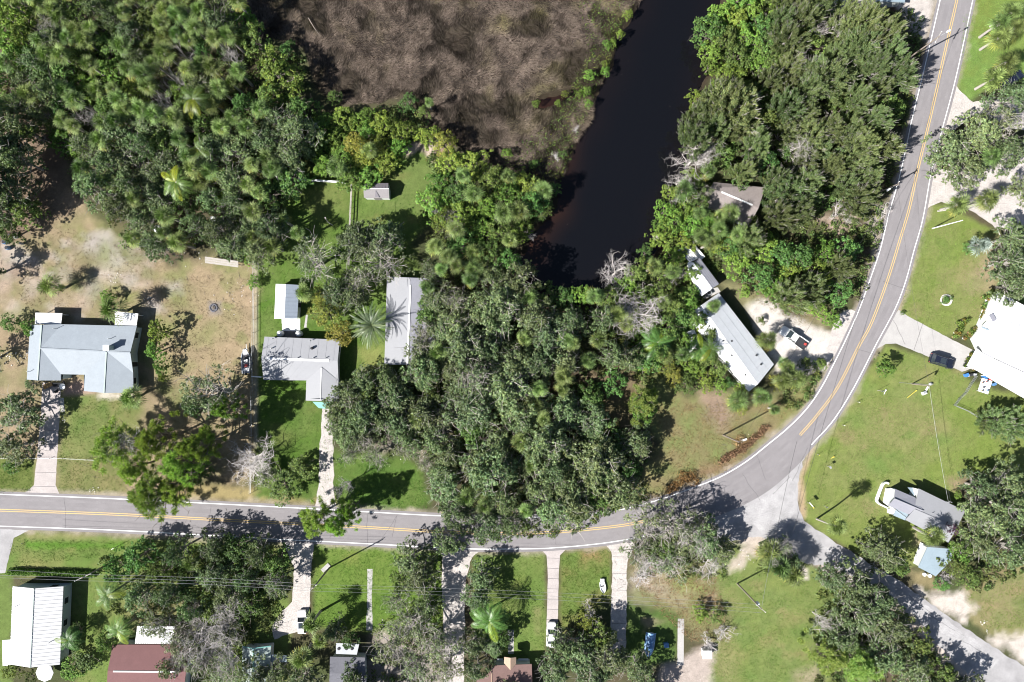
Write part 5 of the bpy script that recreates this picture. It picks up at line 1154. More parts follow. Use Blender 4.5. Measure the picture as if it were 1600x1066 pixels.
window(A, W1[3], W1[4], .3, 1.5, 1.1, 1.1); window(A, W1[5], W1[6], .45, 1.5, 1.2, 1.1); window(A, W1[4], W1[5], .6, 1.2, .9, 2.0, 'door', 'dark'); window(A, W1[7], W1[8], .5, 1.5, 1.5, 1.1); window(A, W1[9], W1[10], .5, 1.5, 1.3, 1.1)
for (u, v) in ((440, 290), (1010, 395), (170, 735)):
    p = q(u, v, 3.4); mb = MB(); mb.tube([(p[0], p[1], 2.7), (p[0], p[1], 4.0)], .06, 6); mb.build('vent_pipe', M['metalpost'], A)

# house C: grey metal roof, L shaped
q = zt(5.075, 360, 430); E, R_ = 2.8, 3.25
Hc = house('house', 'grey metal-roofed L-shaped house with white ridge strip beside the lush yard', None)
roof_part(Hc, 'roof', [[q(270, 488, E), q(868, 512, E), q(850, 679, R_), q(245, 660, R_)], [q(245, 660, R_), q(850, 679, R_), q(857, 838, E), q(262, 832, E)]], M['metal_grey'])
roof_part(Hc, 'wing_roof', [[q(722, 728, 3.2), q(602, 838, E + .06), q(597, 995, E + .06), q(715, 1000, 3.2)], [q(722, 728, 3.2), q(715, 1000, 3.2), q(857, 1002, E + .06), q(856, 836, E + .06)]], M['metal_grey'])
W1 = walls(Hc, [q(270, 488, E - .1), q(868, 512, E - .1), q(850, 679, R_ - .2), q(857, 838, E - .1), q(857, 1002, E - .1), q(715, 1000, 3.5), q(597, 995, E - .1), q(602, 838, E - .1), q(262, 832, E - .1), q(245, 660, R_ - .2)])
ridge(Hc, q(290, 661, R_), q(785, 678, R_), .42); ridge(Hc, q(722, 735, 3.2), q(715, 990, 3.2), .14)
roof_part(Hc, 'awning', [[q(650, 1004, 2.3), q(790, 1010, 2.3), q(770, 1062, 2.1), q(700, 1055, 2.1)]], M['teal'], .08)
ribs(Hc, [q(270, 490, E), q(868, 514, E), q(850, 677, R_), q(245, 658, R_)], 9, M['metal_grey'], .05, .012); ribs(Hc, [q(245, 662, R_), q(850, 681, R_), q(600, 833, E), q(262, 830, E)], 8, M['metal_grey'], .05, .012)
for (u, v, r) in ((645, 580, .22), (335, 503, .1), (325, 580, .1), (635, 520, .08), (535, 655, .08), (660, 655, .1), (760, 655, .08), (420, 670, .08)):
    p = q(u, v, 3.4); mb = MB(); mb.lathe([(r * 1.3, 0), (r * 1.1, .35), (r, .5), (.02, .55)], (p[0], p[1], 3.2), 10); mb.build('vent', M['metalpost' if r < .2 else 'dark'], Hc)
window(Hc, W1[1], W1[2], .4, 1.5, 1.1, 1.0); window(Hc, W1[7], W1[8], .3, 1.5, 1.4, 1.0); window(Hc, W1[7], W1[8], .7, 1.5, 1.4, 1.0); window(Hc, W1[0], W1[1], .35, 1.1, .9, 2.0, 'door', 'dark'); window(Hc, W1[5], W1[6], .5, 1.5, 1.0, 1.0)

# shed B
Sb = house('shed', 'long narrow shed, one roof slope white and the other blue-grey', None, 'shed'); E, R_ = 2.3, 2.9
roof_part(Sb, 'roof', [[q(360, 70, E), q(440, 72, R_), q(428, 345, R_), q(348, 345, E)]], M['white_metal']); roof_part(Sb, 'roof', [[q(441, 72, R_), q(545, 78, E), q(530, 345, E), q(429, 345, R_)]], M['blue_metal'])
W1 = walls(Sb, [q(360, 70, E - .1), q(440, 72, R_ - .2), q(545, 78, E - .1), q(530, 345, E - .1), q(428, 345, R_ - .2), q(348, 345, E - .1)], shrink=.2)
ribs(Sb, [q(441, 72, R_), q(429, 345, R_), q(530, 345, E), q(545, 78, E)], 9, M['blue_metal'], .05, .04); ribs(Sb, [q(348, 345, E), q(360, 70, E), q(440, 72, R_), q(428, 345, R_)], 9, M['white_metal'], .05, .04)
window(Sb, W1[2], W1[3], .6, 1.0, .9, 1.9, 'door', 'dark'); window(Sb, W1[5], W1[0], .5, 1.3, .8, .7)
polysheet('patio', [(440, 498), (469, 498), (469, 518), (441, 517)], .014, M['white_metal'], .2); polysheet('patio', [(441, 517), (468, 518), (468, 528), (441, 527)], .015, M['patch'], .3)
polysheet('garden_path', [(478, 492), (481, 492), (479, 512), (475, 512)], .014, M['concrete'], .3)
for u, lb in ((390, 'white plastic tank at the patio corner nearer the fence'), (540, 'white plastic tank at the patio corner nearer the yellow-green tree')):
    p = q(u, 464, 1.2); mb = MB(); mb.lathe([(.55, 0), (.58, .3), (.58, 1.2), (.4, 1.4), (.2, 1.5), (.18, 1.58)], (p[0], p[1], 0), 14); t = mb.build('water_tank', M['trim'], label=lb, cat='tank')

# house D under the date palm
q = zt(6.27, 590, 420); E, R_ = 2.9, 3.4
Hd = house('house', 'low-pitched roof half hidden by oaks, date palm shadow across its pale slope', None)
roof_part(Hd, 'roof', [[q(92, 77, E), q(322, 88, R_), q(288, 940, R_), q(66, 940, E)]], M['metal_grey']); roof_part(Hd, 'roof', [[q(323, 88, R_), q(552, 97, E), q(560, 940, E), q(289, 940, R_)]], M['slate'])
W1 = walls(Hd, [q(92, 77, E - .1), q(322, 88, R_ - .2), q(552, 97, E - .1), q(560, 940, E - .1), q(288, 940, R_ - .2), q(66, 940, E - .1)])
ridge(Hd, q(322, 160, R_), q(292, 930, R_), .3); ridge(Hd, q(92, 80, E), q(552, 100, E), .16)
mb = MB(); p = q(415, 520, 3.2); mb.lathe([(.22, 0), (.25, .25), (.05, .32)], (p[0], p[1], 3.05), 10); mb.build('vent', M['trim'], Hd); window(Hd, W1[5], W1[0], .25, 1.5, 1.3, 1.0); window(Hd, W1[5], W1[0], .7, 1.5, 1.3, 1.0)

# shed E
q = zt(3.9475, 400, 270); E, R_ = 2.1, 2.8
Se = house('shed', 'small grey gabled garden shed in the sunlit lawn near the marsh', None, 'shed')
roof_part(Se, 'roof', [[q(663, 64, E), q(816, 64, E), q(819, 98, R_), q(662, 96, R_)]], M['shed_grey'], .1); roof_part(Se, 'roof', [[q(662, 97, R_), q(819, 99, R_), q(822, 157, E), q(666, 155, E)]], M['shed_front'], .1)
W1 = walls(Se, [q(663, 64, E - .1), q(816, 64, E - .1), q(819, 98, R_ - .15), q(822, 157, E - .1), q(666, 155, E - .1), q(662, 97, R_ - .15)], shrink=.12)
ridge(Se, q(663, 97, R_), q(819, 99, R_), .12); window(Se, W1[3], W1[4], .5, .95, 1.3, 1.75, 'door', 'shed_front')
for u in range(680, 820, 19):
    ridge(Se, q(u, 66, E), q(u, 96, R_), .05, 'shed_front', 'roof_seam', .02)
roof_part(Se, 'door_shadow', [[q(738, 108, 2.75), q(732, 150, 2.3), q(762, 152, 2.3)]], M['shed_grey'], .08)  # dark triangle added in place of the shadow at the door

# brown gabled roof in the woods
q = zt(9.69, 1090, 260); E, R_ = 2.7, 3.5
Hh = house('cabin', 'brown gabled roof with a white ridge strip, deep in the east woods', None, 'cabin')
Ra, Rb = q(195, 318, R_), q(925, 630, R_)
roof_part(Hh, 'roof', [[q(245, 240, E), q(1022, 318, E), Rb, Ra], [Ra, Rb, q(770, 910, E), q(150, 600, E)]], M['brown_roof'])
W1 = walls(Hh, [q(245, 240, E - .1), q(1022, 318, E - .1), (Rb[0], Rb[1], R_ - .2), q(770, 910, E - .1), q(150, 600, E - .1), (Ra[0], Ra[1], R_ - .2)])
ridge(Hh, q(360, 390, R_), q(830, 588, R_), .32); window(Hh, W1[0], W1[1], .4, 1.5, 1.2, 1.0); window(Hh, W1[3], W1[4], .5, 1.5, 1.2, 1.0)

# mobile home: grey panel slope, white slope, lean-to
q = zt(4.264, 1040, 370); E, R_ = 2.7, 3.3
Hm = house('mobile_home', 'long mobile home with grey panelled slope and bright white slope beside the pickup', None, 'mobile home')
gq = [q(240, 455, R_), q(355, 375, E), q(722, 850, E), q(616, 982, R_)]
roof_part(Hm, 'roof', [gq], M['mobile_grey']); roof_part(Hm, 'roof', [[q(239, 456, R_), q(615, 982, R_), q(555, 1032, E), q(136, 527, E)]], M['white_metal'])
roof_part(Hm, 'carport_roof', [[q(110, 655, 2.3), q(188, 612, 2.35), q(232, 705, 2.35), q(160, 775, 2.3)]], M['white_metal'], .1)
W1 = walls(Hm, [q(240, 455, R_ - .2), q(355, 375, E - .1), q(722, 850, E - .1), q(616, 982, R_ - .2), q(555, 1032, E - .1), q(136, 527, E - .1)], shrink=.2)
for i in range(1, 17): ridge(Hm, along(gq[0], gq[3], i / 17), along(gq[1], gq[2], i / 17), .04 if i != 8 else .1, 'mobile_grey', 'roof_seam', .02)
for t in (.33, .66): ridge(Hm, along(gq[0], gq[1], t), along(gq[3], gq[2], t), .05, 'mobile_grey', 'roof_seam', .022)
for (u, v) in ((440, 695), (530, 920), (440, 790), (385, 690), (605, 790), (635, 850), (290, 595)):
    p = q(u, v, 3.1); mb = MB(); mb.lathe([(.14, 0), (.14, .4), (.2, .42), (.02, .5)], (p[0], p[1], 2.8), 8); mb.build('vent', M['dark'], Hm)
for t in (.12, .3, .5, .7, .88): window(Hm, W1[1], W1[2], t, 1.6, 1.1, .9)
for t in (.25, .7): window(Hm, W1[4], W1[5], t, 1.6, 1.1, .9)
for (u, v) in ((125, 665), (165, 760)):
    p = q(u, v, 2.2); mb = MB(); mb.box((p[0], p[1], 1.1), (.1, .1, 2.2)); mb.build('post', M['trim'], Hm)
# upper annex
Ha = house('annex', 'narrow white and dark grey roofed annex at the upper end of the mobile home', None, 'outbuilding')
roof_part(Ha, 'roof', [[q(150, 168, 2.5), q(186, 172, 2.9), q(311, 345, 2.9), q(240, 396, 2.5), q(150, 250, 2.4)]], M['white_metal'], .12)
gq = [q(187, 171, 2.9), q(226, 140, 2.6), q(357, 315, 2.6), q(312, 344, 2.9)]
roof_part(Ha, 'roof', [gq], M['slate'], .12); ribs(Ha, gq, 4, M['dark_roof'], .05, .04)
W1 = walls(Ha, [q(150, 168, 2.4), q(186, 172, 2.8), q(226, 140, 2.5), q(357, 315, 2.5), q(311, 345, 2.8), q(240, 396, 2.4)], shrink=.15)
window(Ha, W1[2], W1[3], .3, 1.4, .9, .8); window(Ha, W1[2], W1[3], .7, 1.0, .85, 1.9, 'door', 'trim')
polysheet('patio', [(1096, 455), (1121, 449), (1126, 456), (1100, 468)], .014, M['concrete'], .4)
mb = MB(); p = q(292, 372, .8); mb.box((p[0], p[1], .4), (.9, .9, .8), .6); t = mb.build('air_conditioner', M['metalpost'], label='boxy grey air conditioner in the gap between annex and mobile home', cat='air conditioner')
mb = MB(); mb.lathe([(.34, 0), (.34, .06), (.1, .08)], (p[0], p[1], .8), 12); mb.build('fan_grille', M['dark'], t)
Pg = house('pergola', 'white slatted pergola at the riverward end of the annex', None, 'pergola')
a0, a1, a2, a3 = q(85, 88, 2.4), q(145, 62, 2.4), q(214, 146, 2.4), q(168, 172, 2.4)
for t in (0, .5, 1): 
    mb = MB(); mb.bar(along(a0, a1, t), along(a3, a2, t), .18, .18); mb.build('beam', M['trim'], Pg)
for i in range(12):
    t = (i + .3) / 12; mb = MB(); s0 = along(a0, a3, t); s1 = along(a1, a2, t); mb.bar((s0[0], s0[1], 2.52), (s1[0], s1[1], 2.52), .2, .05); mb.build('slat', M['trim'], Pg)
for p in (a0, a1, a2, a3):
    mb = MB(); mb.box((p[0], p[1], 1.15), (.12, .12, 2.3)); mb.build('post', M['trim'], Pg)
bx = MB(); p = q(208, 105, 1.0); bx.box((p[0], p[1], .7), (1.0, 3.1, 1.4), math.radians(40)); t = bx.build('storage_box', M['white_metal'], label='long white storage box beside the pergola', cat='storage box')
bx = MB(); bx.box((p[0], p[1], 1.44), (1.12, 3.22, .08), math.radians(40)); bx.build('lid', M['trim'], t)

# house I with curved wall
q = zt(5.925, 1360, 740); E, R_ = 2.8, 3.4
Hi = house('house', 'light grey house with faceted gables and white decks on the big lawn', None)
roof_part(Hi, 'roof', [[q(450, 140, E), q(878, 348, E), q(805, 500, R_), q(410, 330, R_)], [q(410, 330, R_), q(805, 500, R_), q(722, 640, E), q(325, 430, E)]], M['metal_grey'])
roof_part(Hi, 'wing_roof', [[q(230, 143, 2.75), q(415, 222, 2.75), q(492, 345, 3.5), q(222, 232, 3.3)], [q(222, 232, 3.5), q(492, 345, 3.5), q(350, 378, 2.75), q(165, 298, 2.75)]], M['slate'])
roof_part(Hi, 'porch_roof', [[q(245, 322, 2.5), q(355, 372, 2.6), q(322, 435, 2.5), q(212, 388, 2.4)]], M['pale_blue'], .1)
W1 = walls(Hi, [q(450, 140, E - .1), q(878, 348, E - .1), q(805, 500, R_ - .2), q(722, 640, E - .1), q(325, 430, E - .1), q(165, 298, 2.6), q(222, 232, 3.3), q(230, 143, 2.6), q(415, 222, 2.6)])
for c_, hh in (([(150, 140), (230, 140), (225, 235), (180, 285), (125, 270)], .45), ([(165, 330), (235, 315), (215, 385), (160, 365)], .3)):
    mb = MB(); mb.prism([q(u, v, hh)[:2] for u, v in c_][::-1], 0, hh); mb.build('deck', M['white_metal'], Hi)
roof_part(Hi, 'awning', [[q(345, 128, 2.2), q(392, 132, 2.2), q(410, 212, 2.5)]], M['pale_blue'], .06); roof_part(Hi, 'awning', [[q(392, 131, 2.25), q(446, 145, 2.25), q(411, 211, 2.5)]], M['white_metal'], .06)
ridge(Hi, q(222, 232, 3.5), q(492, 345, 3.5), .1, 'metal_grey'); ridge(Hi, q(412, 331, R_), q(803, 500, R_), .12, 'metal_grey')
for (u, v) in ((715, 265), (740, 262), (570, 365), (700, 380)):
    p = q(u, v, 3.2); mb = MB(); mb.tube([(p[0], p[1], 2.9), (p[0], p[1], 3.7)], .07, 6); mb.build('vent_pipe', M['metalpost'], Hi)
window(Hi, W1[4], W1[5], .5, 1.5, 1.2, 1.0); window(Hi, W1[3], W1[4], .3, 1.5, 1.2, 1.0); window(Hi, W1[3], W1[4], .7, 1.1, .9, 2.0, 'door', 'dark'); window(Hi, W1[0], W1[1], .4, 1.5, 1.2, 1.0)
mb = MB(); L = catmull([(172, 98), (158, 86), (138, 88), (120, 105), (100, 150), (82, 200), (66, 245), (72, 268), (95, 288), (130, 305), (165, 322)], 5); pts = [q(p[0], p[1], .7) for p in L]
for i in range(len(pts) - 1): mb.bar((pts[i][0], pts[i][1], .35), (pts[i + 1][0], pts[i + 1][1], .35), .28, .7)
mb.build('garden_wall', M['trim'], label='low curved white garden wall wrapping the deck of the lawn house', cat='garden wall')
# outbuilding
Ho = house('carport', 'flat blue-grey roof under the purple shrub below the lawn house', None, 'carport')
roof_part(Ho, 'roof', [[q(530, 680, 2.5), q(760, 700, 2.5), q(752, 800, 2.5), q(605, 952, 2.4), q(443, 868, 2.4)]], M['pale_blue'], .12); walls(Ho, [q(530, 680, 2.3), q(760, 700, 2.3), q(752, 800, 2.3), q(605, 952, 2.2), q(443, 868, 2.2)], shrink=.2)
mb = MB(); mb.prism([q(u, v, .3)[:2] for u, v in [(470, 640), (525, 670), (505, 760), (455, 850), (430, 842), (410, 795)]][::-1], 0, .3); mb.build('deck', M['white_metal'], Ho)
for (u, v) in ((500, 935), (550, 948)):
    p = q(u, v, .3); mb = MB(); mb.lathe([(.3, 0), (.36, .3), (.36, .42), (.3, .45)], (p[0], p[1], 0), 12)
    mb.build('planter', M['trim'], label=('white round planter by the carport corner, ' + ('nearer the lawn' if u == 500 else 'nearer the gravel')), cat='planter', group='white planters by the carport')

# house J bright white
q = zt(5.33, 1480, 440); Hj = house('house', 'bright white roofed house at the right edge with flowerpots around it', None)
roof_part(Hj, 'roof', [[q(425, 85, 2.9), q(950, 360, 2.9), q(950, 640, 3.6), q(330, 330, 3.4), q(360, 230, 3.1)], [q(330, 330, 3.4), q(950, 640, 3.6), q(950, 890, 2.9), q(435, 655, 2.9), q(300, 590, 2.9), q(250, 480, 2.9), q(285, 380, 3.2)]], M['white_metal'])
roof_part(Hj, 'carport_roof', [[q(245, 555, 2.45), q(300, 598, 2.45), q(432, 662, 2.45), q(950, 900, 2.45), q(950, 1120, 2.35), q(640, 972, 2.35), q(395, 832, 2.35), q(258, 748, 2.35), q(163, 702, 2.35)]], M['white_metal'], .1)
walls(Hj, [q(425, 85, 2.7), q(950, 360, 2.7), q(950, 890, 2.7), q(435, 655, 2.7), q(300, 590, 2.7), q(250, 480, 2.7), q(360, 230, 2.8)])
ridge(Hj, q(285, 380, 3.22), q(345, 405, 3.4), .3, 'pale_blue', 'roof_flashing'); ridge(Hj, q(310, 598, 2.7), q(385, 636, 2.7), .15, 'slate', 'shade_strip'); ridge(Hj, q(438, 658, 2.7), q(900, 870, 2.7), .15, 'slate', 'shade_strip')  # slate strips paint in the shade line between upper roof and carport
mb = MB(); p = q(380, 300, 3.5); mb.box(p, (.8, 1.4, .08), .5); mb.build('skylight', M['slate'], Hj); ridge(Hj, q(330, 330, 3.4), q(950, 640, 3.6), .12, 'trim')
for k in range(9):
    t = (k + .5) / 9; a_ = along(q(360, 300, 3.38), q(950, 610, 3.55), t); b_ = along(q(425, 120, 2.95), q(950, 375, 2.95), t); ridge(Hj, a_, b_, .06, 'metalpost', 'roof_seam', .02)
    a_ = along(q(300, 590, 2.5), q(950, 905, 2.5), t); b_ = along(q(200, 712, 2.4), q(950, 1110, 2.4), t); ridge(Hj, a_, b_, .06, 'metalpost', 'roof_seam', .02)
for u in (200, 350, 520):
    p = q(u, 720 + (u - 200) * .45, 2.3); mb = MB(); mb.box((p[0], p[1], 1.15), (.1, .1, 2.3)); mb.build('post', M['trim'], Hj)
ridge(Hj, q(350, 185, 3.1), q(350, 187, 3.1), .1)

# house K white ribbed
q = zt(6.056, 0, 890); E, R_ = 3.1, 4.2
Hk = house('house', 'large white ribbed metal roof house in the lower left corner', None)
wq = [q(120, 160, E), q(322, 180, R_), q(285, 928, R_), q(92, 898, E)]; eq = [q(323, 180, R_), q(600, 160, E), q(566, 900, E), q(286, 928, R_)]
roof_part(Hk, 'roof', [wq, eq], M['ribbed_white'])
ribs(Hk, [wq[0], wq[3], wq[2], wq[1]], 21, M['metalpost'], .06, .05); ribs(Hk, [eq[0], eq[3], eq[2], eq[1]], 21, M['metalpost'], .08, .06); ridge(Hk, wq[1], wq[2], .2, 'teal_grey')
roof_part(Hk, 'porch_roof', [[q(22, 670, 2.5), q(108, 664, 2.6), q(96, 906, 2.6), q(26, 912, 2.5)]], M['white_metal'], .1)
W1 = walls(Hk, [q(120, 160, E - .1), q(322, 180, R_ - .2), q(600, 160, E - .1), q(566, 900, E - .1), q(285, 928, R_ - .2), q(92, 898, E - .1)], mat='wall_blue')
for t in (.2, .5, .8): window(Hk, W1[2], W1[3], t, 1.6, 1.2, 1.1)
window(Hk, W1[1], W1[2], .5, 1.6, 1.4, 1.1)
for (u, v) in ((140, 355), (470, 690)):
    p = q(u, v, 3.8); mb = MB(); mb.tube([(p[0], p[1], 3.2), (p[0], p[1], 4.3)], .07, 6); mb.build('vent_pipe', M['metalpost'], Hk)
p = q(412, 985, 2.3); um = thing('patio_umbrella', (p[0], p[1], 0), 'open white octagonal patio umbrella at the lower end of the ribbed roof', 'umbrella')
mb = MB(); mb.lathe([(1.72, 0), (.95, .32), (.05, .62)], (0, 0, 2.0), 8); mb.build('canopy', M['trim'], um); mb = MB(); mb.tube([(0, 0, 0), (0, 0, 2.6)], .035, 6); mb.build('pole', M['metalpost'], um); mb = MB(); mb.lathe([(.3, 0), (.3, .06), (.06, .1)], (0, 0, 0), 10); mb.build('base', M['dark'], um)

# maroon roof + white ribbed lean-to
q = zt(8.89, 140, 960); E, R_ = 2.9, 4.0
Hl = house('house', 'maroon gabled roof with a white ridge strip under bare oak limbs', None)
roof_part(Hl, 'roof', [[q(322, 422, E), q(1392, 422, E), q(1338, 797, R_), q(250, 790, R_)], [q(250, 790, R_), q(1338, 797, R_), q(1290, 1230, E), q(225, 1230, E)]], M['maroon'])
walls(Hl, [q(322, 422, E - .1), q(1392, 422, E - .1), q(1338, 797, R_ - .2), q(1290, 1230, E - .1), q(225, 1230, E - .1), q(250, 790, R_ - .2)]); ridge(Hl, q(330, 792, R_), q(1220, 798, R_), .26)
lq = [q(662, 165, 2.4), q(1182, 170, 2.4), q(1142, 408, 2.7), q(630, 405, 2.7)]
roof_part(Hl, 'porch_roof', [lq], M['white_metal'], .1); ribs(Hl, [lq[0], lq[1], lq[2], lq[3]], 20, M['metalpost'], .06, .07)
for t in lq[:2]:
    mb = MB(); mb.box((t[0], t[1] - .2, 1.15), (.1, .1, 2.3)); mb.build('post', M['trim'], Hl)

# teal cottage
q = zt(8, 370, 940); Hq = house('cottage', 'small grey-green roof with teal edge trim in the lower left trees', None, 'cottage')
roof_part(Hq, 'roof', [[q(70, 565, 2.6), q(206, 590, 3.4), q(205, 1100, 3.4), q(60, 1100, 2.6)], [q(206, 590, 3.4), q(428, 560, 2.6), q(400, 1100, 2.6), q(205, 1100, 3.4)]], M['teal_grey'])
walls(Hq, [q(70, 565, 2.5), q(206, 590, 3.2), q(428, 560, 2.5), q(400, 1100, 2.5), q(205, 1100, 3.2), q(60, 1100, 2.5)]); ridge(Hq, q(70, 562, 2.6), q(206, 585, 3.4), .22, 'teal'); ridge(Hq, q(206, 585, 3.4), q(428, 558, 2.6), .22, 'teal'); ridge(Hq, q(206, 590, 3.4), q(205, 1000, 3.4), .2, 'teal')
roof_part(Hq, 'porch_roof', [[q(398, 662, 2.3), q(628, 675, 2.3), q(620, 760, 2.3), q(398, 760, 2.3)]], M['pale_blue'], .1)
# shaded house under the trees
Hn = house('house', 'dark shaded roof between the lower trees with a pale flat porch', None)
roof_part(Hn, 'roof', [[q(1165, 690, 2.8), q(1600, 700, 2.8), q(1610, 900, 3.4), q(1160, 900, 3.4)], [q(1160, 900, 3.4), q(1610, 900, 3.4), q(1620, 1150, 2.8), q(1150, 1150, 2.8)]], M['dark_roof'])
walls(Hn, [q(1165, 690, 2.7), q(1600, 700, 2.7), q(1620, 1150, 2.7), q(1150, 1150, 2.7)]); roof_part(Hn, 'porch_roof', [[q(1240, 520, 2.4), q(1530, 530, 2.4), q(1500, 665, 2.5), q(1240, 655, 2.5)]], M['mobile_grey'], .1)
for u in (1275, 1370, 1440):
    p = q(u, 590, 2.5); mb = MB(); mb.lathe([(.28, 0), (.3, .12), (.05, .2)], (p[0], p[1], 2.42), 10); mb.build('roof_vent', M['dark'], Hn)
for u in (1250, 1510):
    p = q(u, 535, 2.3); mb = MB(); mb.box((p[0], p[1], 1.15), (.1, .1, 2.3)); mb.build('post', M['trim'], Hn)

# brown roof house O
q = zt(8.89, 720, 960); Hb = house('house', 'russet brown roof with small front gable at the bottom centre', None)
roof_part(Hb, 'roof', [[q(430, 712, 2.8), q(985, 692, 2.8), q(1000, 1200, 3.9), q(430, 1200, 3.9)]], M['russet']); roof_part(Hb, 'porch_roof', [[q(220, 872, 2.5), q(425, 785, 2.6), q(425, 1200, 2.6), q(215, 1200, 2.5)]], M['russet'], .12)
roof_part(Hb, 'front_gable', [[q(602, 592, 2.9), q(690, 606, 3.5), q(690, 778, 3.5), q(600, 680, 2.9)], [q(690, 606, 3.5), q(768, 598, 2.9), q(768, 688, 2.9), q(690, 778, 3.5)]], M['tan_roof'], .12)
ridge(Hb, q(426, 712, 2.8), q(426, 1180, 3.9), .16, 'tan_roof'); W1 = walls(Hb, [q(430, 712, 2.7), q(985, 692, 2.7), q(1000, 1200, 3.6), q(430, 1200, 3.6)])
for u0, u1, lb in ((505, 585, ''), (800, 938, '')):
    mb = MB(); a0, a1 = q(u0, 622, 1.0), q(u1, 634, 1.0); mb.box(((a0[0] + a1[0]) / 2, (a0[1] + a1[1]) / 2, 1.0), (abs(a1[0] - a0[0]), .35, .12)); mb.build('window_awning', M['white_metal'], Hb)
polysheet('garden_path', [(793, 984), (803, 984), (803, 1022), (794, 1022)], .012, M['concrete'], .5)
# tiny shed, top roofs
mb = MB(); p = P(1105, 1023, 1.6); sh = thing('small_shed', (p[0], p[1], 0), 'tiny white shed on the field edge near the bottom', 'shed'); mb.box((0, 0, .8), (1.5, 1.3, 1.6)); mb.build('wall', M['wall'], sh); mb = MB(); mb.box((0, 0, 1.68), (1.8, 1.6, .12)); mb.build('roof', M['white_metal'], sh); mb = MB(); mb.box((0, -.66, .7), (.7, .05, 1.3)); mb.build('door', M['trim'], sh)
Ht = house('house', 'pale blue-white roof cut off by the top edge near the road', None); roof_part(Ht, 'roof', [[P(1360, -60, 2.7), P(1418, -60, 2.7), P(1414, 4, 2.7), P(1372, 2, 3.3), P(1360, 6, 2.7)]], M['pale_blue']); walls(Ht, [P(1360, -60, 2.5), P(1418, -60, 2.5), P(1414, 4, 2.5), P(1360, 6, 2.5)])
Hs = house('shed', 'small white roof showing among the trees beside the tan yard', None, 'shed'); roof_part(Hs, 'roof', [[P(329, 338, 2.3), P(336, 338, 2.3), P(337, 355, 2.3), P(329, 355, 2.3)]], M['white_metal'], .1); walls(Hs, [P(329, 338, 2.1), P(336, 338, 2.1), P(337, 355, 2.1), P(329, 355, 2.1)], shrink=.08)


# ------------------------------------------------------------------ vehicles
def loft(rings):
    V = []; F = []; n = len(rings[0])
    for r in rings: V += r
    for i in range(len(rings) - 1):
        for k in range(n - 1): F.append((i * n + k, i * n + k + 1, (i + 1) * n + k + 1, (i + 1) * n + k))
    F.append(tuple(range(n))[::-1]); b = (len(rings) - 1) * n; F.append(tuple(b + k for k in range(n)))
    for i in range(len(rings) - 1): F.append((i * n + n - 1, i * n, (i + 1) * n, (i + 1) * n + n - 1))
    return V, F


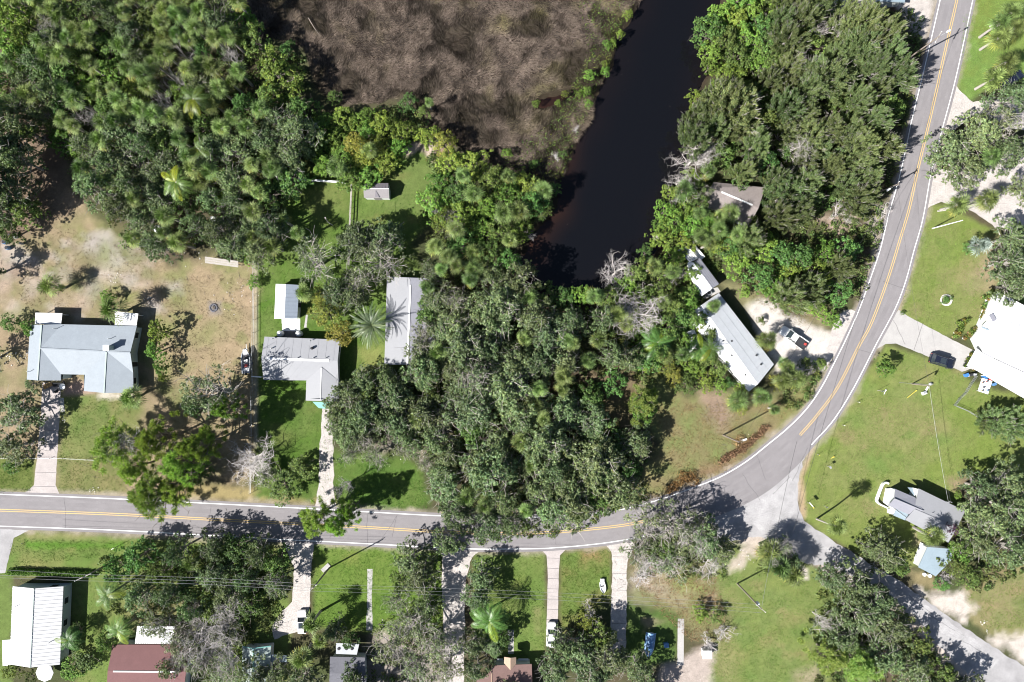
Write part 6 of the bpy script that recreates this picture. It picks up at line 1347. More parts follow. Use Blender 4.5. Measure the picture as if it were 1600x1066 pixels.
def vehicle(kind, px, py, ang, L, W, paint, label, cat, bed=None):
    """nose along +X; ang = photo heading of the nose in degrees (0 right, 90 up)"""
    x, y, _ = P(px, py, .8); o = thing(kind, (x, y, 0), label, cat, math.radians(ang))
    truck = kind == 'pickup_truck'
    hood = .92; deck = 1.0 if kind != 'parked_car' else .95
    st = [(-.5, .62, .80, .9), (-.485, .5, .93, .95), (-.40, .42, 1.0, deck), (-.2, .4, 1.0, .98), (.05, .4, 1.0, .97), (.25, .4, 1.0, .95), (.40, .42, .97, .88), (.47, .48, .88, .80), (.5, .55, .74, .68)]
    rings = []
    for t, zb, w, zt_ in st:
        hw = W / 2 * w; zb = zb * .6
        rings.append([(t * L, -hw * .92, zb), (t * L, -hw, zb + .15), (t * L, -hw, zt_ - .18), (t * L, -hw * .90, zt_), (t * L, hw * .90, zt_), (t * L, hw, zt_ - .18), (t * L, hw, zb + .15), (t * L, hw * .92, zb)])
    V, F = loft(rings); link('body', make_mesh('body', V, F, paint, smooth=False), o)
    if truck: c0, c1, r0, r1 = -.12, .24, -.08, .12
    elif kind == 'suv': c0, c1, r0, r1 = -.46, .22, -.40, .08
    else: c0, c1, r0, r1 = -.36, .24, -.20, .07
    H1, H2 = .95, 1.5 if kind == 'parked_car' else (1.75 if not truck else 1.8)
    gl = MB(); w0, w1 = W / 2 * .90, W / 2 * .70
    V = [(c0 * L, -w0, H1), (c1 * L, -w0, H1 - .02), (c1 * L, w0, H1 - .02), (c0 * L, w0, H1), (r0 * L, -w1, H2 - .05), (r1 * L, -w1, H2 - .05), (r1 * L, w1, H2 - .05), (r0 * L, w1, H2 - .05)]
    gl.add(V, [(3, 2, 1, 0), (4, 5, 6, 7), (0, 1, 5, 4), (1, 2, 6, 5), (2, 3, 7, 6), (3, 0, 4, 7)]); gl.build('windows', M['glass'], o)
    rf = MB(); n = 8
    pl = []
    for sx, sy in ((r1, -1), (r1, 1), (r0, 1), (r0, -1)):
        pl.append((sx * L, sy * w1))
    rr = .1
    pl2 = [(r1 * L - rr, -w1), (r1 * L, -w1 + rr), (r1 * L, w1 - rr), (r1 * L - rr, w1), (r0 * L + rr, w1), (r0 * L, w1 - rr), (r0 * L, -w1 + rr), (r0 * L + rr, -w1)]
    rf.prism(pl2, H2 - .06, H2); rf.build('roof', paint, o)
    for sy in (-1, 1):
        pi = MB()
        pi.bar((c1 * L, sy * w0, H1), (r1 * L, sy * w1, H2 - .03), .07, .05); pi.bar((c0 * L, sy * w0, H1), (r0 * L, sy * w1, H2 - .03), .09, .05)
        mx_ = (c0 + c1) / 2 * L; pi.bar((mx_, sy * w0 * .99, H1), ((r0 + r1) / 2 * L, sy * w1, H2 - .03), .07, .05); pi.build('pillar', paint, o)
        mi = MB(); mi.box((c1 * L - .15, sy * (W / 2 + .1), 1.0), (.14, .2, .14)); mi.build('mirror', paint, o)
        hl = MB(); hl.box((.462 * L, sy * W * .34, .70), (.2, .32, .14)); hl.build('headlight', M['chrome'], o)
        tl = MB(); tl.box((-.49 * L, sy * W * .4, .78), (.08, .2, .2)); tl.build('tail_light', M['red'], o)
        for sx in (.31, -.31):
            w = link('wheel', wheel_mesh, o, (sx * L, sy * (W / 2 - .1), .33)); link('hub', hub_mesh, w, (0, 0, 0)) if False else None
            hb = link('hub', hub_mesh, w)
    if truck:
        b = MB(); b.box((-.31 * L, 0, .93), (.36 * L, W * .84, .16)); b.build('truck_bed', M['dark'], o)
        for sy in (-1, 1):
            b = MB(); b.box((-.31 * L, sy * W * .45, 1.03), (.37 * L, W * .08, .14)); b.build('bed_rail', paint if sy < 0 else M['dark'], o)
        b = MB(); b.box((-.492 * L, 0, .98), (.06, W * .86, .22)); b.build('tailgate', M['dark'], o)
        b = MB(); b.box((-.42 * L, -.15, 1.12), (.42, .42, .25), .3); t = b.build('red_box', M['red'])
        t.parent = None; t.location = o.location; t.rotation_euler = o.rotation_euler; t['label'] = 'small red box lying in the bed of the white pickup'; t['category'] = 'box'
    if kind == 'suv':
        for sy in (-1, 1):
            b = MB(); b.bar((r0 * L + .2, sy * w1 * .92, H2 + .05), (r1 * L - .2, sy * w1 * .92, H2 + .05), .05); b.build('roof_rail', M['chrome'], o)
        b = MB(); b.box((-.08 * L, 0, H2 + .006), (1.1, w1 * 1.4, .012)); b.build('sunroof', M['glass'], o)
    return o


wm = MB(); n_ = 16
for yy, r in ((-.11, .30), (-.1, .33), (.1, .33), (.11, .30)): wm.v += [(r * math.cos(2 * math.pi * k / n_), yy, r * math.sin(2 * math.pi * k / n_)) for k in range(n_)]
for i in range(3):
    for k in range(n_): wm.f.append((i * n_ + k, i * n_ + (k + 1) % n_, (i + 1) * n_ + (k + 1) % n_, (i + 1) * n_ + k))
wm.f += [tuple(range(n_)), tuple(range(3 * n_, 4 * n_))[::-1]]; wheel_mesh = wm.mesh('wheel', M['black'])
hm = MB()
for yy in (-.125, .125): hm.v += [(.19 * math.cos(2 * math.pi * k / n_), yy, .19 * math.sin(2 * math.pi * k / n_)) for k in range(n_)]
for k in range(n_): hm.f.append((k, (k + 1) % n_, n_ + (k + 1) % n_, n_ + k))
hm.f += [tuple(range(n_))[::-1], tuple(range(n_, 2 * n_))]; hub_mesh = hm.mesh('hub', M['chrome'])
vehicle('pickup_truck', 1240, 527.5, 180 - 35, 5.9, 2.0, M['white_paint'], 'white pickup truck with black bed parked on the sand', 'pickup truck')
vehicle('suv', 1472.5, 564.5, -17, 4.9, 2.0, M['navy_paint'], 'glossy black car on the pale concrete drive', 'car')
vehicle('parked_car', 861.5, 992, 88, 4.8, 1.8, M['white_paint'], 'white saloon car at the foot of the straight concrete drive', 'car')
vehicle('suv', 472, 972, 92, 4.5, 1.75, M['white_paint'], 'white car with dark windscreens on the tree-shaded drive', 'car')
vehicle('parked_car', 1583, 124, 35, 4.6, 1.8, M['navy_paint'], 'dark car partly behind the palms at the right edge', 'car')


# ------------------------------------------------------------------ boats
def hull(mb, L, W, hgt, z0, open_=True, n=10, stern=.85):
    rings = []
    for i in range(n + 1):
        t = i / n; w = W / 2 * (stern + (1 - stern) * min(1, t * 3)) * (1 - max(0, (t - .55) / .45) ** 2.2) + .03; x = (t - .5) * L; k = z0 + max(0, t - .6) * .5
        rings.append([(x, -w, z0 + hgt + k - z0), (x, -w * .8, k + hgt * .35), (x, 0, k), (x, w * .8, k + hgt * .35), (x, w, z0 + hgt + k - z0), (x, w * .84, z0 + hgt + k - z0), (x, w * .6, k + hgt * .45), (x, -w * .6, k + hgt * .45), (x, -w * .84, z0 + hgt + k - z0)])
    V, F = loft(rings); mb.add(V, F)


def trailer(o, L, W):
    mb = MB()
    for sy in (-1, 1): mb.bar((-L * .45, sy * W * .38, .42), (L * .3, sy * W * .38, .42), .09)
    for x in (-L * .4, -.1 * L, .25 * L): mb.bar((x, -W * .5, .40), (x, W * .5, .40), .08)
    mb.bar((L * .3, 0, .42), (L * .66, 0, .45), .09); mb.bar((L * .3, -W * .38, .42), (L * .5, 0, .42), .07); mb.bar((L * .3, W * .38, .42), (L * .5, 0, .42), .07)
    mb.build('trailer_frame', M['metalpost'], o)
    for sy in (-1, 1):
        w = link('wheel', wheel_mesh, o, (-.12 * L, sy * (W / 2 + .08), .32)); w.scale = (.85, .85, .85)


x, y, _ = P(384.5, 564, .8)
bo = thing('fishing_boat', (x, y, 0), 'grey fishing boat with red seat on a trailer by the fence', 'boat', math.radians(92))
mb = MB(); hull(mb, 4.9, 1.75, .6, .5); mb.build('hull', M['mobile_grey'], bo); mb = MB(); mb.box((1.75, 0, 1.16), (.95, .9, .06), 0, .6); mb.build('bow_deck', M['trim'], bo)
mb = MB(); mb.box((-.2, 0, .86), (3.4, 1.1, .05)); mb.build('floor', M['dark_roof'], bo)
for xx, yy, mt, nm in ((-.9, -.1, 'red', 'seat'), (.45, .2, 'dark', 'seat'), (.9, -.3, 'dark', 'seat')):
    mb = MB(); mb.box((xx, yy, 1.12), (.48, .5, .14)); mb.box((xx - .22, yy, 1.35), (.1, .5, .4)); mb.build(nm, M[mt], bo)
mb = MB(); mb.box((.1, -.15, 1.1), (.45, .6, .5)); mb.build('console', M['trim'], bo); mb = MB(); mb.box((-1.7, 0, 1.02), (.5, 1.2, .1)); mb.build('stern_deck', M['trim'], bo)
mb = MB(); mb.box((-2.55, 0, 1.2), (.45, .36, .5), 0, .7); mb.box((-2.6, 0, .7), (.15, .14, .8)); mb.build('outboard_motor', M['black'], bo)
trailer(bo, 4.9, 1.9); bo.rotation_euler = (0, 0, math.radians(92))
x, y, _ = P(942, 918, .4)
b2 = thing('small_boat', (x, y, 0), 'small open white boat lying in the grass beside the shaded drive', 'boat', math.radians(-80)); mb = MB(); hull(mb, 2.2, 1.1, .4, .05); mb.build('hull', M['white_paint'], b2)
mb = MB(); mb.box((-.2, 0, .3), (.22, .9, .06)); mb.build('seat', M['dark'], b2); mb = MB(); mb.box((-.8, 0, .3), (.2, .85, .06)); mb.build('seat', M['trim'], b2)
x, y, _ = P(941, 907, .4); cooler = thing('white_cooler', (x, y, 0), 'white square box just above the small white boat', 'cooler'); mb = MB(); mb.box((0, 0, .25), (.7, .6, .5)); mb.build('body', M['trim'], cooler); mb = MB(); mb.box((0, 0, .53), (.76, .66, .08)); mb.build('lid', M['white_metal'], cooler)
x, y, _ = P(1015, 1008, 1)
b3 = thing('tarped_boat', (x, y, 0), 'long boat covered by a crumpled blue tarp under the trees', 'boat', math.radians(-97)); mb = MB(); hull(mb, 4.6, 1.7, .6, .45); mb.build('hull', M['white_paint'], b3); trailer(b3, 4.6, 1.8)
rg = random.Random(4); V = []; F = []; nx_, ny_ = 14, 7
for i in range(nx_):
    t = i / (nx_ - 1); w = .98 * (1 - max(0, (t - .5) / .5) ** 2 * .75)
    for j in range(ny_): u = j / (ny_ - 1) * 2 - 1; V.append(((t - .5) * 4.8, u * w, 1.55 - abs(u) ** 1.6 * .55 + rg.uniform(-.05, .05)))
for i in range(nx_ - 1):
    for j in range(ny_ - 1): F.append((i * ny_ + j, (i + 1) * ny_ + j, (i + 1) * ny_ + j + 1, i * ny_ + j + 1))
link('tarp', make_mesh('tarp', V, F, M['tarp'], smooth=False), b3)
x, y, _ = P(1041, 1008, .5); bb = thing('blue_bin', (x, y, 0), 'small square blue lidded box between the tarped boat and path', 'bin', .1); mb = MB(); mb.box((0, 0, .35), (.85, .75, .7)); mb.build('body', M['tarp'], bb); mb = MB(); mb.box((0, 0, .73), (.95, .85, .07)); mb.build('lid', M['tarp'], bb)


# ------------------------------------------------------------------ fences
def fence(name, pts, label, hgt=1.2, mat='metalpost', rails=2, step=2.4, panel=False, post=.06, rail=.04):
    w = [Vector(P(*p)) for p in pts]; o = thing(name, (0, 0, 0), label, 'fence'); pm = MB(); pm.box((0, 0, hgt / 2), (post, post, hgt)); pme = pm.mesh('post', M[mat])
    for a, b in zip(w[:-1], w[1:]):
        n = max(1, round((b - a).length / step))
        for i in range(n + 1): link('post', pme, o, a.lerp(b, i / n))
        for k in range(rails):
            z = hgt * (k + 1) / rails - .06; mb = MB(); mb.bar(a + Vector((0, 0, z)), b + Vector((0, 0, z)), rail, rail); mb.build('rail', M[mat], o)
        if panel: mb = MB(); mb.bar(a + Vector((0, 0, hgt / 2)), b + Vector((0, 0, hgt / 2)), .025, hgt * .8); mb.build('fence_panel', M[mat], o)
    return o


fence('chain_fence', [(399, 400), (397, 560), (394, 700), (393, 770)], 'long thin fence between the tan yard and the lush lawn', 1.3)
fence('white_gate_fence', [(396, 588), (411, 589)], 'short white fence from long fence to grey L-shaped house', 1.1, 'trim', 2, .6, rail=.16)
fence('white_fence', [(436, 281), (480, 283), (540, 287)], 'white rail fence along the top of the lush lawn', 1.4, 'trim', 2, 1.6, rail=.2)
fence('white_fence', [(551, 290), (549, 335), (547, 375), (546, 415)], 'pale fence running down from the lawn thicket into the oaks', 1.3, 'wood', 2, 1.2, rail=.14)
fence('garden_fence', [(1522, 588), (1514, 600), (1505, 615), (1497, 622), (1489, 633), (1510, 642), (1533, 656)], 'blue-grey wire fence angled between two lawns at the right', 1.0, 'metalpost', 3, 1.3)
fence('kerb_rail', [(1524, 528), (1530, 495), (1540, 465)], 'low white edging curving beside the bright white house', .35, 'trim', 1, .5, rail=.14)
fence('yard_fence', [(0, 716), (100, 716), (210, 722)], 'sagging grey wire fence crossing the concrete drive verge', .8, 'metalpost', 2, 2.5, rail=.015)
mb = MB(); a, b = P(320, 406, 1.9), P(372, 413, 1.9); br = thing('lean_to_roof', (0, 0, 0), 'long narrow grey plank roof at the wood edge of the tan yard', 'lean-to')
for k in range(3):
    mb = MB(); off = (k - 1) * .42; mb.bar((a[0], a[1] + off, 1.8 + k * .03), (b[0], b[1] + off, 1.8 + k * .03), .38, .05); mb.build('plank', M['wood'], br)
for p in (a, b, ((a[0] + b[0]) / 2, (a[1] + b[1]) / 2)):
    mb = MB(); mb.box((p[0], p[1], .9), (.12, .12, 1.8)); mb.build('post', M['wood'], br)


# ------------------------------------------------------------------ poles and wires
def pole(px, py, h, label, arm=None, lamp=None, top=None, r=.14, xf=False):
    x, y, _ = P(px, py); o = thing('utility_pole', (x, y, 0), label, 'utility pole'); tx, ty = (0, 0)
    if top: t = P(top[0], top[1], h); tx, ty = t[0] - x, t[1] - y
    mb = MB(); mb.tube([(0, 0, -.2), (tx, ty, h)], [r * 1.15, r * .8], 8); mb.build('pole', M['pole'], o)
    if arm:
        ca, sa = math.cos(arm[0]), math.sin(arm[0]); l = arm[1] / 2; mb = MB(); mb.bar((tx - ca * l, ty - sa * l, h - .35), (tx + ca * l, ty + sa * l, h - .35), .12, .12); c = mb.build('crossarm', M['wood'], o)
        for k in (-1, 0, 1):
            m2 = MB(); m2.lathe([(.07, 0), (.09, .1), (.04, .18)], (tx + ca * l * .9 * k, ty + sa * l * .9 * k, h - .29), 8); m2.build('insulator', M['trim'], o)
    if xf:
        m2 = MB(); m2.lathe([(.24, 0), (.26, .1), (.26, .8), (.1, .9)], (tx * .75 + .35, ty * .75, h * .75), 10); m2.build('transformer', M['trim'], o)
    if lamp:
        ca, sa = math.cos(lamp[0]), math.sin(lamp[0]); l = lamp[1]; m2 = MB(); m2.tube([(tx, ty, h - .8), (tx + ca * l * .6, ty + sa * l * .6, h - .2), (tx + ca * l, ty + sa * l, h - .15)], .035, 5); m2.build('lamp_arm', M['metalpost'], o)
        m2 = MB(); m2.box((tx + ca * l, ty + sa * l, h - .18), (.75, .3, .16), lamp[0]); m2.build('lamp_head', M['trim'], o)
    return o, Vector((x + tx, y + ty, h))


_, tA = pole(184, 874, 11.5, 'utility pole with slanted crossarm over the white ribbed roof', (math.radians(25), 3.4), top=(128, 903))
_, tB = pole(515, 887, 11, 'utility pole in the shaded lawn right of the tree-shaded drive', (math.radians(40), 1.6), top=(489, 919))
_, tC = pole(1152, 912, 12.8, 'leaning-looking utility pole on the open field at lower right', (math.radians(-40), 2.2), top=(1190, 952), xf=True)
pole(1361, 305, 9.5, 'street lamp pole beside the road, the lower of two', (math.radians(60), 1.2), (math.radians(-150), 2.0)); tD = Vector(P(1402, 288, 9.5))
pole(1410, 98, 11.5, 'street lamp pole beside the road near the top', (math.radians(60), 2.4), (math.radians(30), 2.0)); tE = Vector(P(1459, 68, 11.5))
_, tF = pole(1130, 680, 9.2, 'service pole with a lamp in the clearing inside the bend', None, (math.radians(20), 1.2))
_, tG = pole(1425, 600, 5.5, 'short pole with a mast on the big lawn by the black car', None, (math.radians(-120), .6), r=.1)


def wire(a, b, label, sag=.8, r=.02, n=18, mat='wire'):
    a, b = Vector(a), Vector(b); pts = []
    for i in range(n + 1):
        t = i / n; p = a.lerp(b, t); p.z -= sag * 4 * t * (1 - t); pts.append(p)
    mb = MB(); mb.tube(pts, r, 4); mb.build('overhead_wire', M[mat], label=label, cat='wire', group='overhead wires')


ofs = [Vector((-1.3, -.6, -.1)), Vector((0, 0, -.1)), Vector((1.3, .6, -.1))]
nmz = ('upper', 'middle', 'lower')
left_end = [Vector(P(-60, 887, 11.3)), Vector(P(-60, 898, 11.3)), Vector(P(-60, 901, 11.3))]
for i in range(3):
    wire(left_end[i], tA + Vector((0, (1 - i) * .55, -.05)), f'{nmz[i]} wire of the three leaving the left edge toward its pole', .1)
    wire(tA + Vector((0, (1 - i) * .55, -.05)), tB + Vector((0, (1 - i) * .6, -.1)), f'{nmz[i]} wire of the three between left pole and shaded-lawn pole', .9, .024)
    wire(tB + Vector((0, (1 - i) * .6, -.1)), tC + Vector((0, (1 - i) * .7, -.2)), f'{nmz[i]} wire of the three from shaded-lawn pole to field pole', 1.3, .016)
wire(tE, tD, 'dark wire between the two road lamp poles', .5, .022, mat='black'); wire(tD, tF + Vector((.5, 0, 0)), 'dark wire from lower road lamp pole to the clearing pole', .9, .022, mat='black')
wire(tD + Vector((.4, 0, 0)), Vector(P(1240, 830, 9)), 'dark wire crossing the bend toward the road junction', 1.2, .028, mat='black'); wire(tD, tG, 'thin wire from the lower road lamp pole to the big lawn pole', .6, .016, mat='black')
wire(tG, Vector(P(1482, 785, 3.6)), 'service wire from the big lawn pole to the lawn house', .3, .022); wire(tG + Vector((.3, 0, -.3)), Vector(P(1486, 786, 3.6)), 'second thinner service wire beside the first on the big lawn', .4, .015, mat='black')
wire(tC, Vector(P(1210, 850, 8)), 'wire from field pole up to the palm clump by the junction', .3, .02); wire(Vector(P(1210, 850, 8)), Vector(P(1245, 690, 8)), 'wire from the palm clump across the junction', .3, .028, mat='black')


# ------------------------------------------------------------------ small things in the yards
def post_sign(px, py, h, label, cat, head=(.3, .05, .4), mat='trim', rz=.5, dx=0):
    x, y, _ = P(px, py); o = thing('mailbox' if cat == 'mailbox' else 'marker_post' if cat == 'post' else 'sign', (x, y, 0), label, cat, rz)
    mb = MB(); mb.box((0, 0, h / 2), (.07, .07, h)); mb.build('post', M['wood'], o); mb = MB(); mb.box((dx, 0, h + head[2] / 2 - .05), head); mb.build('box' if cat == 'mailbox' else 'panel' if cat == 'sign' else 'cap', M[mat], o)


post_sign(1292, 728, 1.4, 'grey mailbox on a post at the lawn edge right of the bend', 'mailbox', (.3, .5, .3), 'metalpost')
post_sign(1261, 785, 1.7, 'black and white arrow-sized sign on a post near the lawn corner', 'sign', (1.0, .06, .5), 'trim', -.9)
post_sign(1287, 790, 1.3, 'small sign post between lawn corner and leaning palm', 'sign', (.35, .05, .4), 'metalpost')
post_sign(1371, 610, 1.9, 'sign post on the lawn below the round dark tree', 'sign', (.6, .06, .5), 'metalpost')
post_sign(187, 852, 2.0, 'sign post on the verge above the clipped hedge', 'sign', (.5, .06, .5), 'metalpost')
post_sign(38, 848, .7, 'short dark post at the left end of the verge ditch', 'post', (.12, .12, .1), 'dark')
post_sign(1277, 710, .9, 'yellow marker post where the lawn meets the bend', 'post', (.1, .1, .25), 'yellow'); post_sign(1316, 664, .9, 'white marker post second along the lawn edge of the bend', 'post', (.1, .1, .25)); post_sign(1339, 628, .9, 'white marker post farthest up the lawn edge of the bend', 'post', (.1, .1, .25)); post_sign(1256, 795, .6, 'short dark marker post on the lawn corner', 'post', (.1, .1, .15), 'dark')


def stakes(px, py, ang, L, label, mat='yellow'):
    x, y, _ = P(px, py); o = thing('lawn_stake', (x, y, 0), label, 'stake', ang); mb = MB(); mb.bar((-L / 2, 0, .08), (L / 2, 0, .2), .09, .05); mb.build('rod', M[mat], o); mb = MB(); mb.box((L / 2, 0, .2), (.2, .2, .2)); mb.build('head', M[mat], o)


stakes(1424, 616, .7, 2.2, 'yellow rod lying on the lawn below the short pole'); stakes(1268, 790, -.9, 1.0, 'short yellow rod lying at the lawn corner'); stakes(1300, 715, .6, .6, 'tiny yellow rod lying beside the grey mailbox')
stakes(1382, 613, 1.2, .9, 'pale rod standing beside the sign below the round dark tree', 'trim')
fence('low_pipe', [(1405, 598), (1453, 601)], 'pale pipe lying across the lawn near the short pole', .12, 'metalpost', 1, 5)
x, y, _ = P(1453, 600); mb = MB(); t = thing('well_pump', (x, y, 0), 'small pale pump at the end of the lawn pipe', 'pump'); mb.lathe([(.3, 0), (.3, .3), (.15, .4), (.12, .6)], (0, 0, 0), 10); mb.build('body', M['metalpost'], t); mb = MB(); mb.box((.25, 0, .3), (.4, .12, .12)); mb.build('spout', M['metalpost'], t)
x, y, _ = P(1443, 614); t = thing('white_box', (x, y, 0), 'low white box with dark lid on the lawn by the yellow rod', 'box', .4); mb = MB(); mb.box((0, 0, .2), (.9, .6, .4)); mb.build('body', M['trim'], t); mb = MB(); mb.box((.1, .1, .43), (.6, .5, .06)); mb.build('lid', M['metalpost'], t)

# junk and pots beside the white house
rg = random.Random(12); pots = []
for (x0, y0), (x1, y1), n in (((1548, 452), (1530, 505), 12), ((1536, 460), (1534, 500), 8), ((1488, 528), (1506, 500), 12), ((1505, 530), (1525, 512), 9), ((1518, 548), (1508, 572), 8), ((1528, 560), (1520, 578), 5), ((1492, 505), (1512, 498), 5)):
    for i in range(n): t = (i + .5) / n; pots.append((x0 + (x1 - x0) * t + rg.uniform(-2.2, 2.2), y0 + (y1 - y0) * t + rg.uniform(-2.2, 2.2)))
pv = []
M['pot_clay'] = simple('clay_pot', (.38, .2, .12), .8); rgn = np.random.default_rng(8)
for c_, mt in ((0, 'pot_clay'), (1, 'trim'), (2, 'dark')):
    for v_ in range(2):
        mb = MB(); mb.lathe([(.16, 0), (.22, .3), (.22, .34), (.17, .33)], (0, 0, 0), 10); pm = mb.mesh('pot', M[mt]); d = rgn.normal(size=(60, 3)); d[:, 2] = np.abs(d[:, 2]); d /= np.linalg.norm(d, axis=1)[:, None]
        V, F = cards(d * rgn.uniform(.15, .42, (60, 1)) + [0, 0, .4], d + rgn.normal(size=(60, 3)) * .5, .11, .06, rgn, .2); tb = np.array([[1, 1, 1], [1.9, .9, .8], [.8, .75, .6]][c_]); pv.append((pm, make_mesh('plant', V, F, M['grass_blade'], tint=np.tile(tb, (240, 1)) * (1 + np.repeat(rgn.normal(size=(60, 1)) * .25, 4, 0)).clip(.3, 2))))
marks = [('the bright white house corner', 1545, 455), ('the black car', 1472, 565), ('the drive end', 1525, 560), ('the stone ring bed', 1478, 470), ('the wall bend', 1530, 500)]
col_ = ['clay', 'white', 'dark']; posl = {}
for i, (a, b) in enumerate(pots):
    k = rg.randrange(6); x, y, _ = P(a, b); posl[i] = (k // 2, a, b)
    pots[i] = (a, b, k)
for i, (a, b, k) in enumerate(pots):
    best_ = None
    for nm, lx, ly in marks:
        same = sorted([j for j, p in enumerate(pots) if p[2] // 2 == k // 2], key=lambda j: (pots[j][0] - lx) ** 2 + (pots[j][1] - ly) ** 2); rk = same.index(i) + 1
        if best_ is None or rk < best_[0]: best_ = (rk, nm)
    x, y, _ = P(a, b); o = thing('potted_plant', (x, y, 0), f'potted plant in a {col_[k // 2]} pot, {ORD[best_[0]]} to {best_[1]}', 'potted plant', rg.uniform(0, 6), 'potted plants around the white house'); s = rg.uniform(.9, 1.7); o.scale = (s, s, s)
    link('pot', pv[k][0], o); link('foliage', pv[k][1], o)
for i, (px, py, sx, sy, mt, lb) in enumerate([(1537, 589, .8, .7, 'blue', 'blue crate at the carport edge nearest the red one'), (1543, 594, .7, .6, 'red', 'red crate between the blue crate and white mat'), (1508, 586, .7, .6, 'blue', 'blue crate at the top of the wire fence'), (1551, 600, .6, .5, 'tarp', 'faded blue crate farthest along the carport edge'), (1583, 609, .5, .5, 'dark', 'dark crate under the white house eave')]):
    x, y, _ = P(px, py); o = thing('crate', (x, y, 0), lb, 'crate', .4, 'crates beside the white house'); mb = MB(); mb.box((0, 0, .3), (sx, sy, .6)); mb.build('body', M[mt], o); mb = MB(); mb.box((0, 0, .62), (sx * 1.08, sy * 1.08, .06)); mb.build('rim', M[mt], o)
x, y, _ = P(1535, 603); o = thing('white_table', (x, y, 0), 'cluttered white table on the lawn beside the crates', 'table', math.radians(-18)); mb = MB(); mb.box((0, 0, .72), (2.1, 2.7, .06)); mb.build('tabletop', M['trim'], o)
for sx in (-1, 1):
    for sy in (-1, 1): mb = MB(); mb.box((sx * .9, sy * 1.2, .35), (.07, .07, .69)); mb.build('leg', M['metalpost'], o)
for i, (dx, dy, mt, lb) in enumerate([(-.5, .7, 'pot_clay', 'brown tin on the white lawn table, near its top corner'), (.3, .9, 'red', 'red tin on the white lawn table'), (-.3, -.2, 'dark', 'dark tin near the middle of the white lawn table'), (.5, -.8, 'blue', 'blue tin on the lower end of the white lawn table'), (-.6, -.9, 'orange_wood', 'orange tin on the lower left of the white lawn table')]):
    t = thing('tin', (x + dx, y + dy, .755), lb, 'tin'); mb = MB(); mb.lathe([(.16, 0), (.16, .28), (.13, .3)], (0, 0, 0), 10); mb.build('body', M[mt], t); mb = MB(); mb.lathe([(.17, .29), (.17, .33)], (0, 0, 0), 10); mb.build('lid', M['chrome'], t)
x, y, _ = P(1521, 586, 1); o = thing('motor_scooter', (x, y, 0), 'pale covered scooter at the carport edge by the crates', 'scooter', .2); mb = MB(); mb.box((0, 0, .62), (1.5, .5, .3), 0, .7); mb.box((.5, 0, .9), (.3, .45, .5), 0, .7); mb.build('body', M['mobile_grey'], o); mb = MB(); mb.box((-.3, 0, .85), (.7, .32, .12)); mb.build('seat', M['dark'], o)
mb = MB(); mb.bar((.55, -.35, 1.1), (.55, .35, 1.1), .05); mb.build('handlebar', M['dark'], o)
for xx in (-.6, .65): w = link('wheel', wheel_mesh, o, (xx, 0, .28)); w.scale = (.85, .7, .85)

# stone ring bed
stm = MB(); stm.lathe([(.16, 0), (.2, .08), (.17, .18), (.05, .22)], (0, 0, 0), 7); stme = stm.mesh('stone', M['stone'])
x, y, _ = P(1478, 469); ring = thing('stone_ring_bed', (x, y, 0), 'round bed ringed by white stones in the upper right lawn', 'flower bed'); rg = random.Random(2)
for i in range(22):
    a = i / 22 * 6.283; o = link('stone', stme, ring, (1.0 * math.cos(a), .95 * math.sin(a), 0)); s = rg.uniform(.8, 1.3); o.scale = (s, s * rg.uniform(.8, 1.2), s); o.rotation_euler = (0, 0, a)
pitme = stm.mesh('stone', M['dark_roof'])
# fire ring in the tan yard
x, y, _ = P(334, 481); ring = thing('fire_pit', (x, y, 0), 'round fire pit of stones and ash in the tan yard', 'fire pit')
for i in range(16):
    a = i / 16 * 6.283; o = link('stone', pitme, ring, (.7 * math.cos(a), .7 * math.sin(a), 0)); s = rg.uniform(.6, 1.0); o.scale = (s, s, s)
mb = MB(); mb.lathe([(.62, 0), (.5, .06), (.1, .08)], (0, 0, 0), 12); mb.build('ash', M['dark_roof'], ring)
for i in range(4): mb = MB(); a = i * .8; mb.bar((-.4 * math.cos(a), -.4 * math.sin(a), .12 + i * .03), (.4 * math.cos(a), .4 * math.sin(a), .2 + i * .03), .1); mb.build('log', M['bark'], ring)


def logthing(pts, r, label, mat='dead_wood', name='fallen_log'):
    w = [P(*p) for p in pts]; mb = MB(); mb.tube(w, [r * (1 - .5 * i / (len(w) - 1)) for i in range(len(w))], 7); o = mb.build(name, M[mat], label=label, cat='log')
    return o


logthing([(482, 28, .6), (490, 42, .5), (500, 56, .3)], .10, 'thin pale fallen pole lying in the upper marsh', 'pole')

logthing([(1196, 312, .3), (1202, 302, .4), (1213, 292, .5)], .14, 'pale log beside the brown gabled roof')
logthing([(1198, 345, .3), (1201, 328, .3), (1204, 310, .3)], .1, 'thin log along the side of the brown gabled roof')
logthing([(1465, 330, .2), (1478, 329, .3)], .12, 'short pale log under the yellowish palm on the upper lawn')
for i, (x0, y0, x1, y1, lb) in enumerate([(470, 60, 500, 82, 'a'), (100, 22, 140, 52, 'b')]): pass
logthing([(92, 22, 5), (118, 38, 6), (140, 52, 5)], .12, 'long bare leaning trunk among palms at upper left'); logthing([(205, 25, 5), (225, 15, 7), (240, 2, 6)], .1, 'thin bare leaning trunk near the top left palms')
logthing([(430, 270, 6), (438, 290, 3), (446, 310, .1)], .14, 'bare curved palm trunk over the dark lawn edge'); logthing([(508, 340, 2.2), (512, 347, .8), (520, 352, .1)], .12, 'short bent white stump in the lush lawn')

x, y, _ = P(1457, 357); o = thing('flagpole', (x, y, 0), 'tall white flagpole without a flag on the upper right lawn', 'flagpole'); mb = MB(); mb.tube([(0, 0, 0), (0, 0, 8.8)], [.12, .07], 8); mb.build('pole', M['trim'], o); mb = MB(); mb.lathe([(.02, 0), (.1, .08), (.02, .18)], (0, 0, 8.8), 8); mb.build('finial', M['trim'], o)
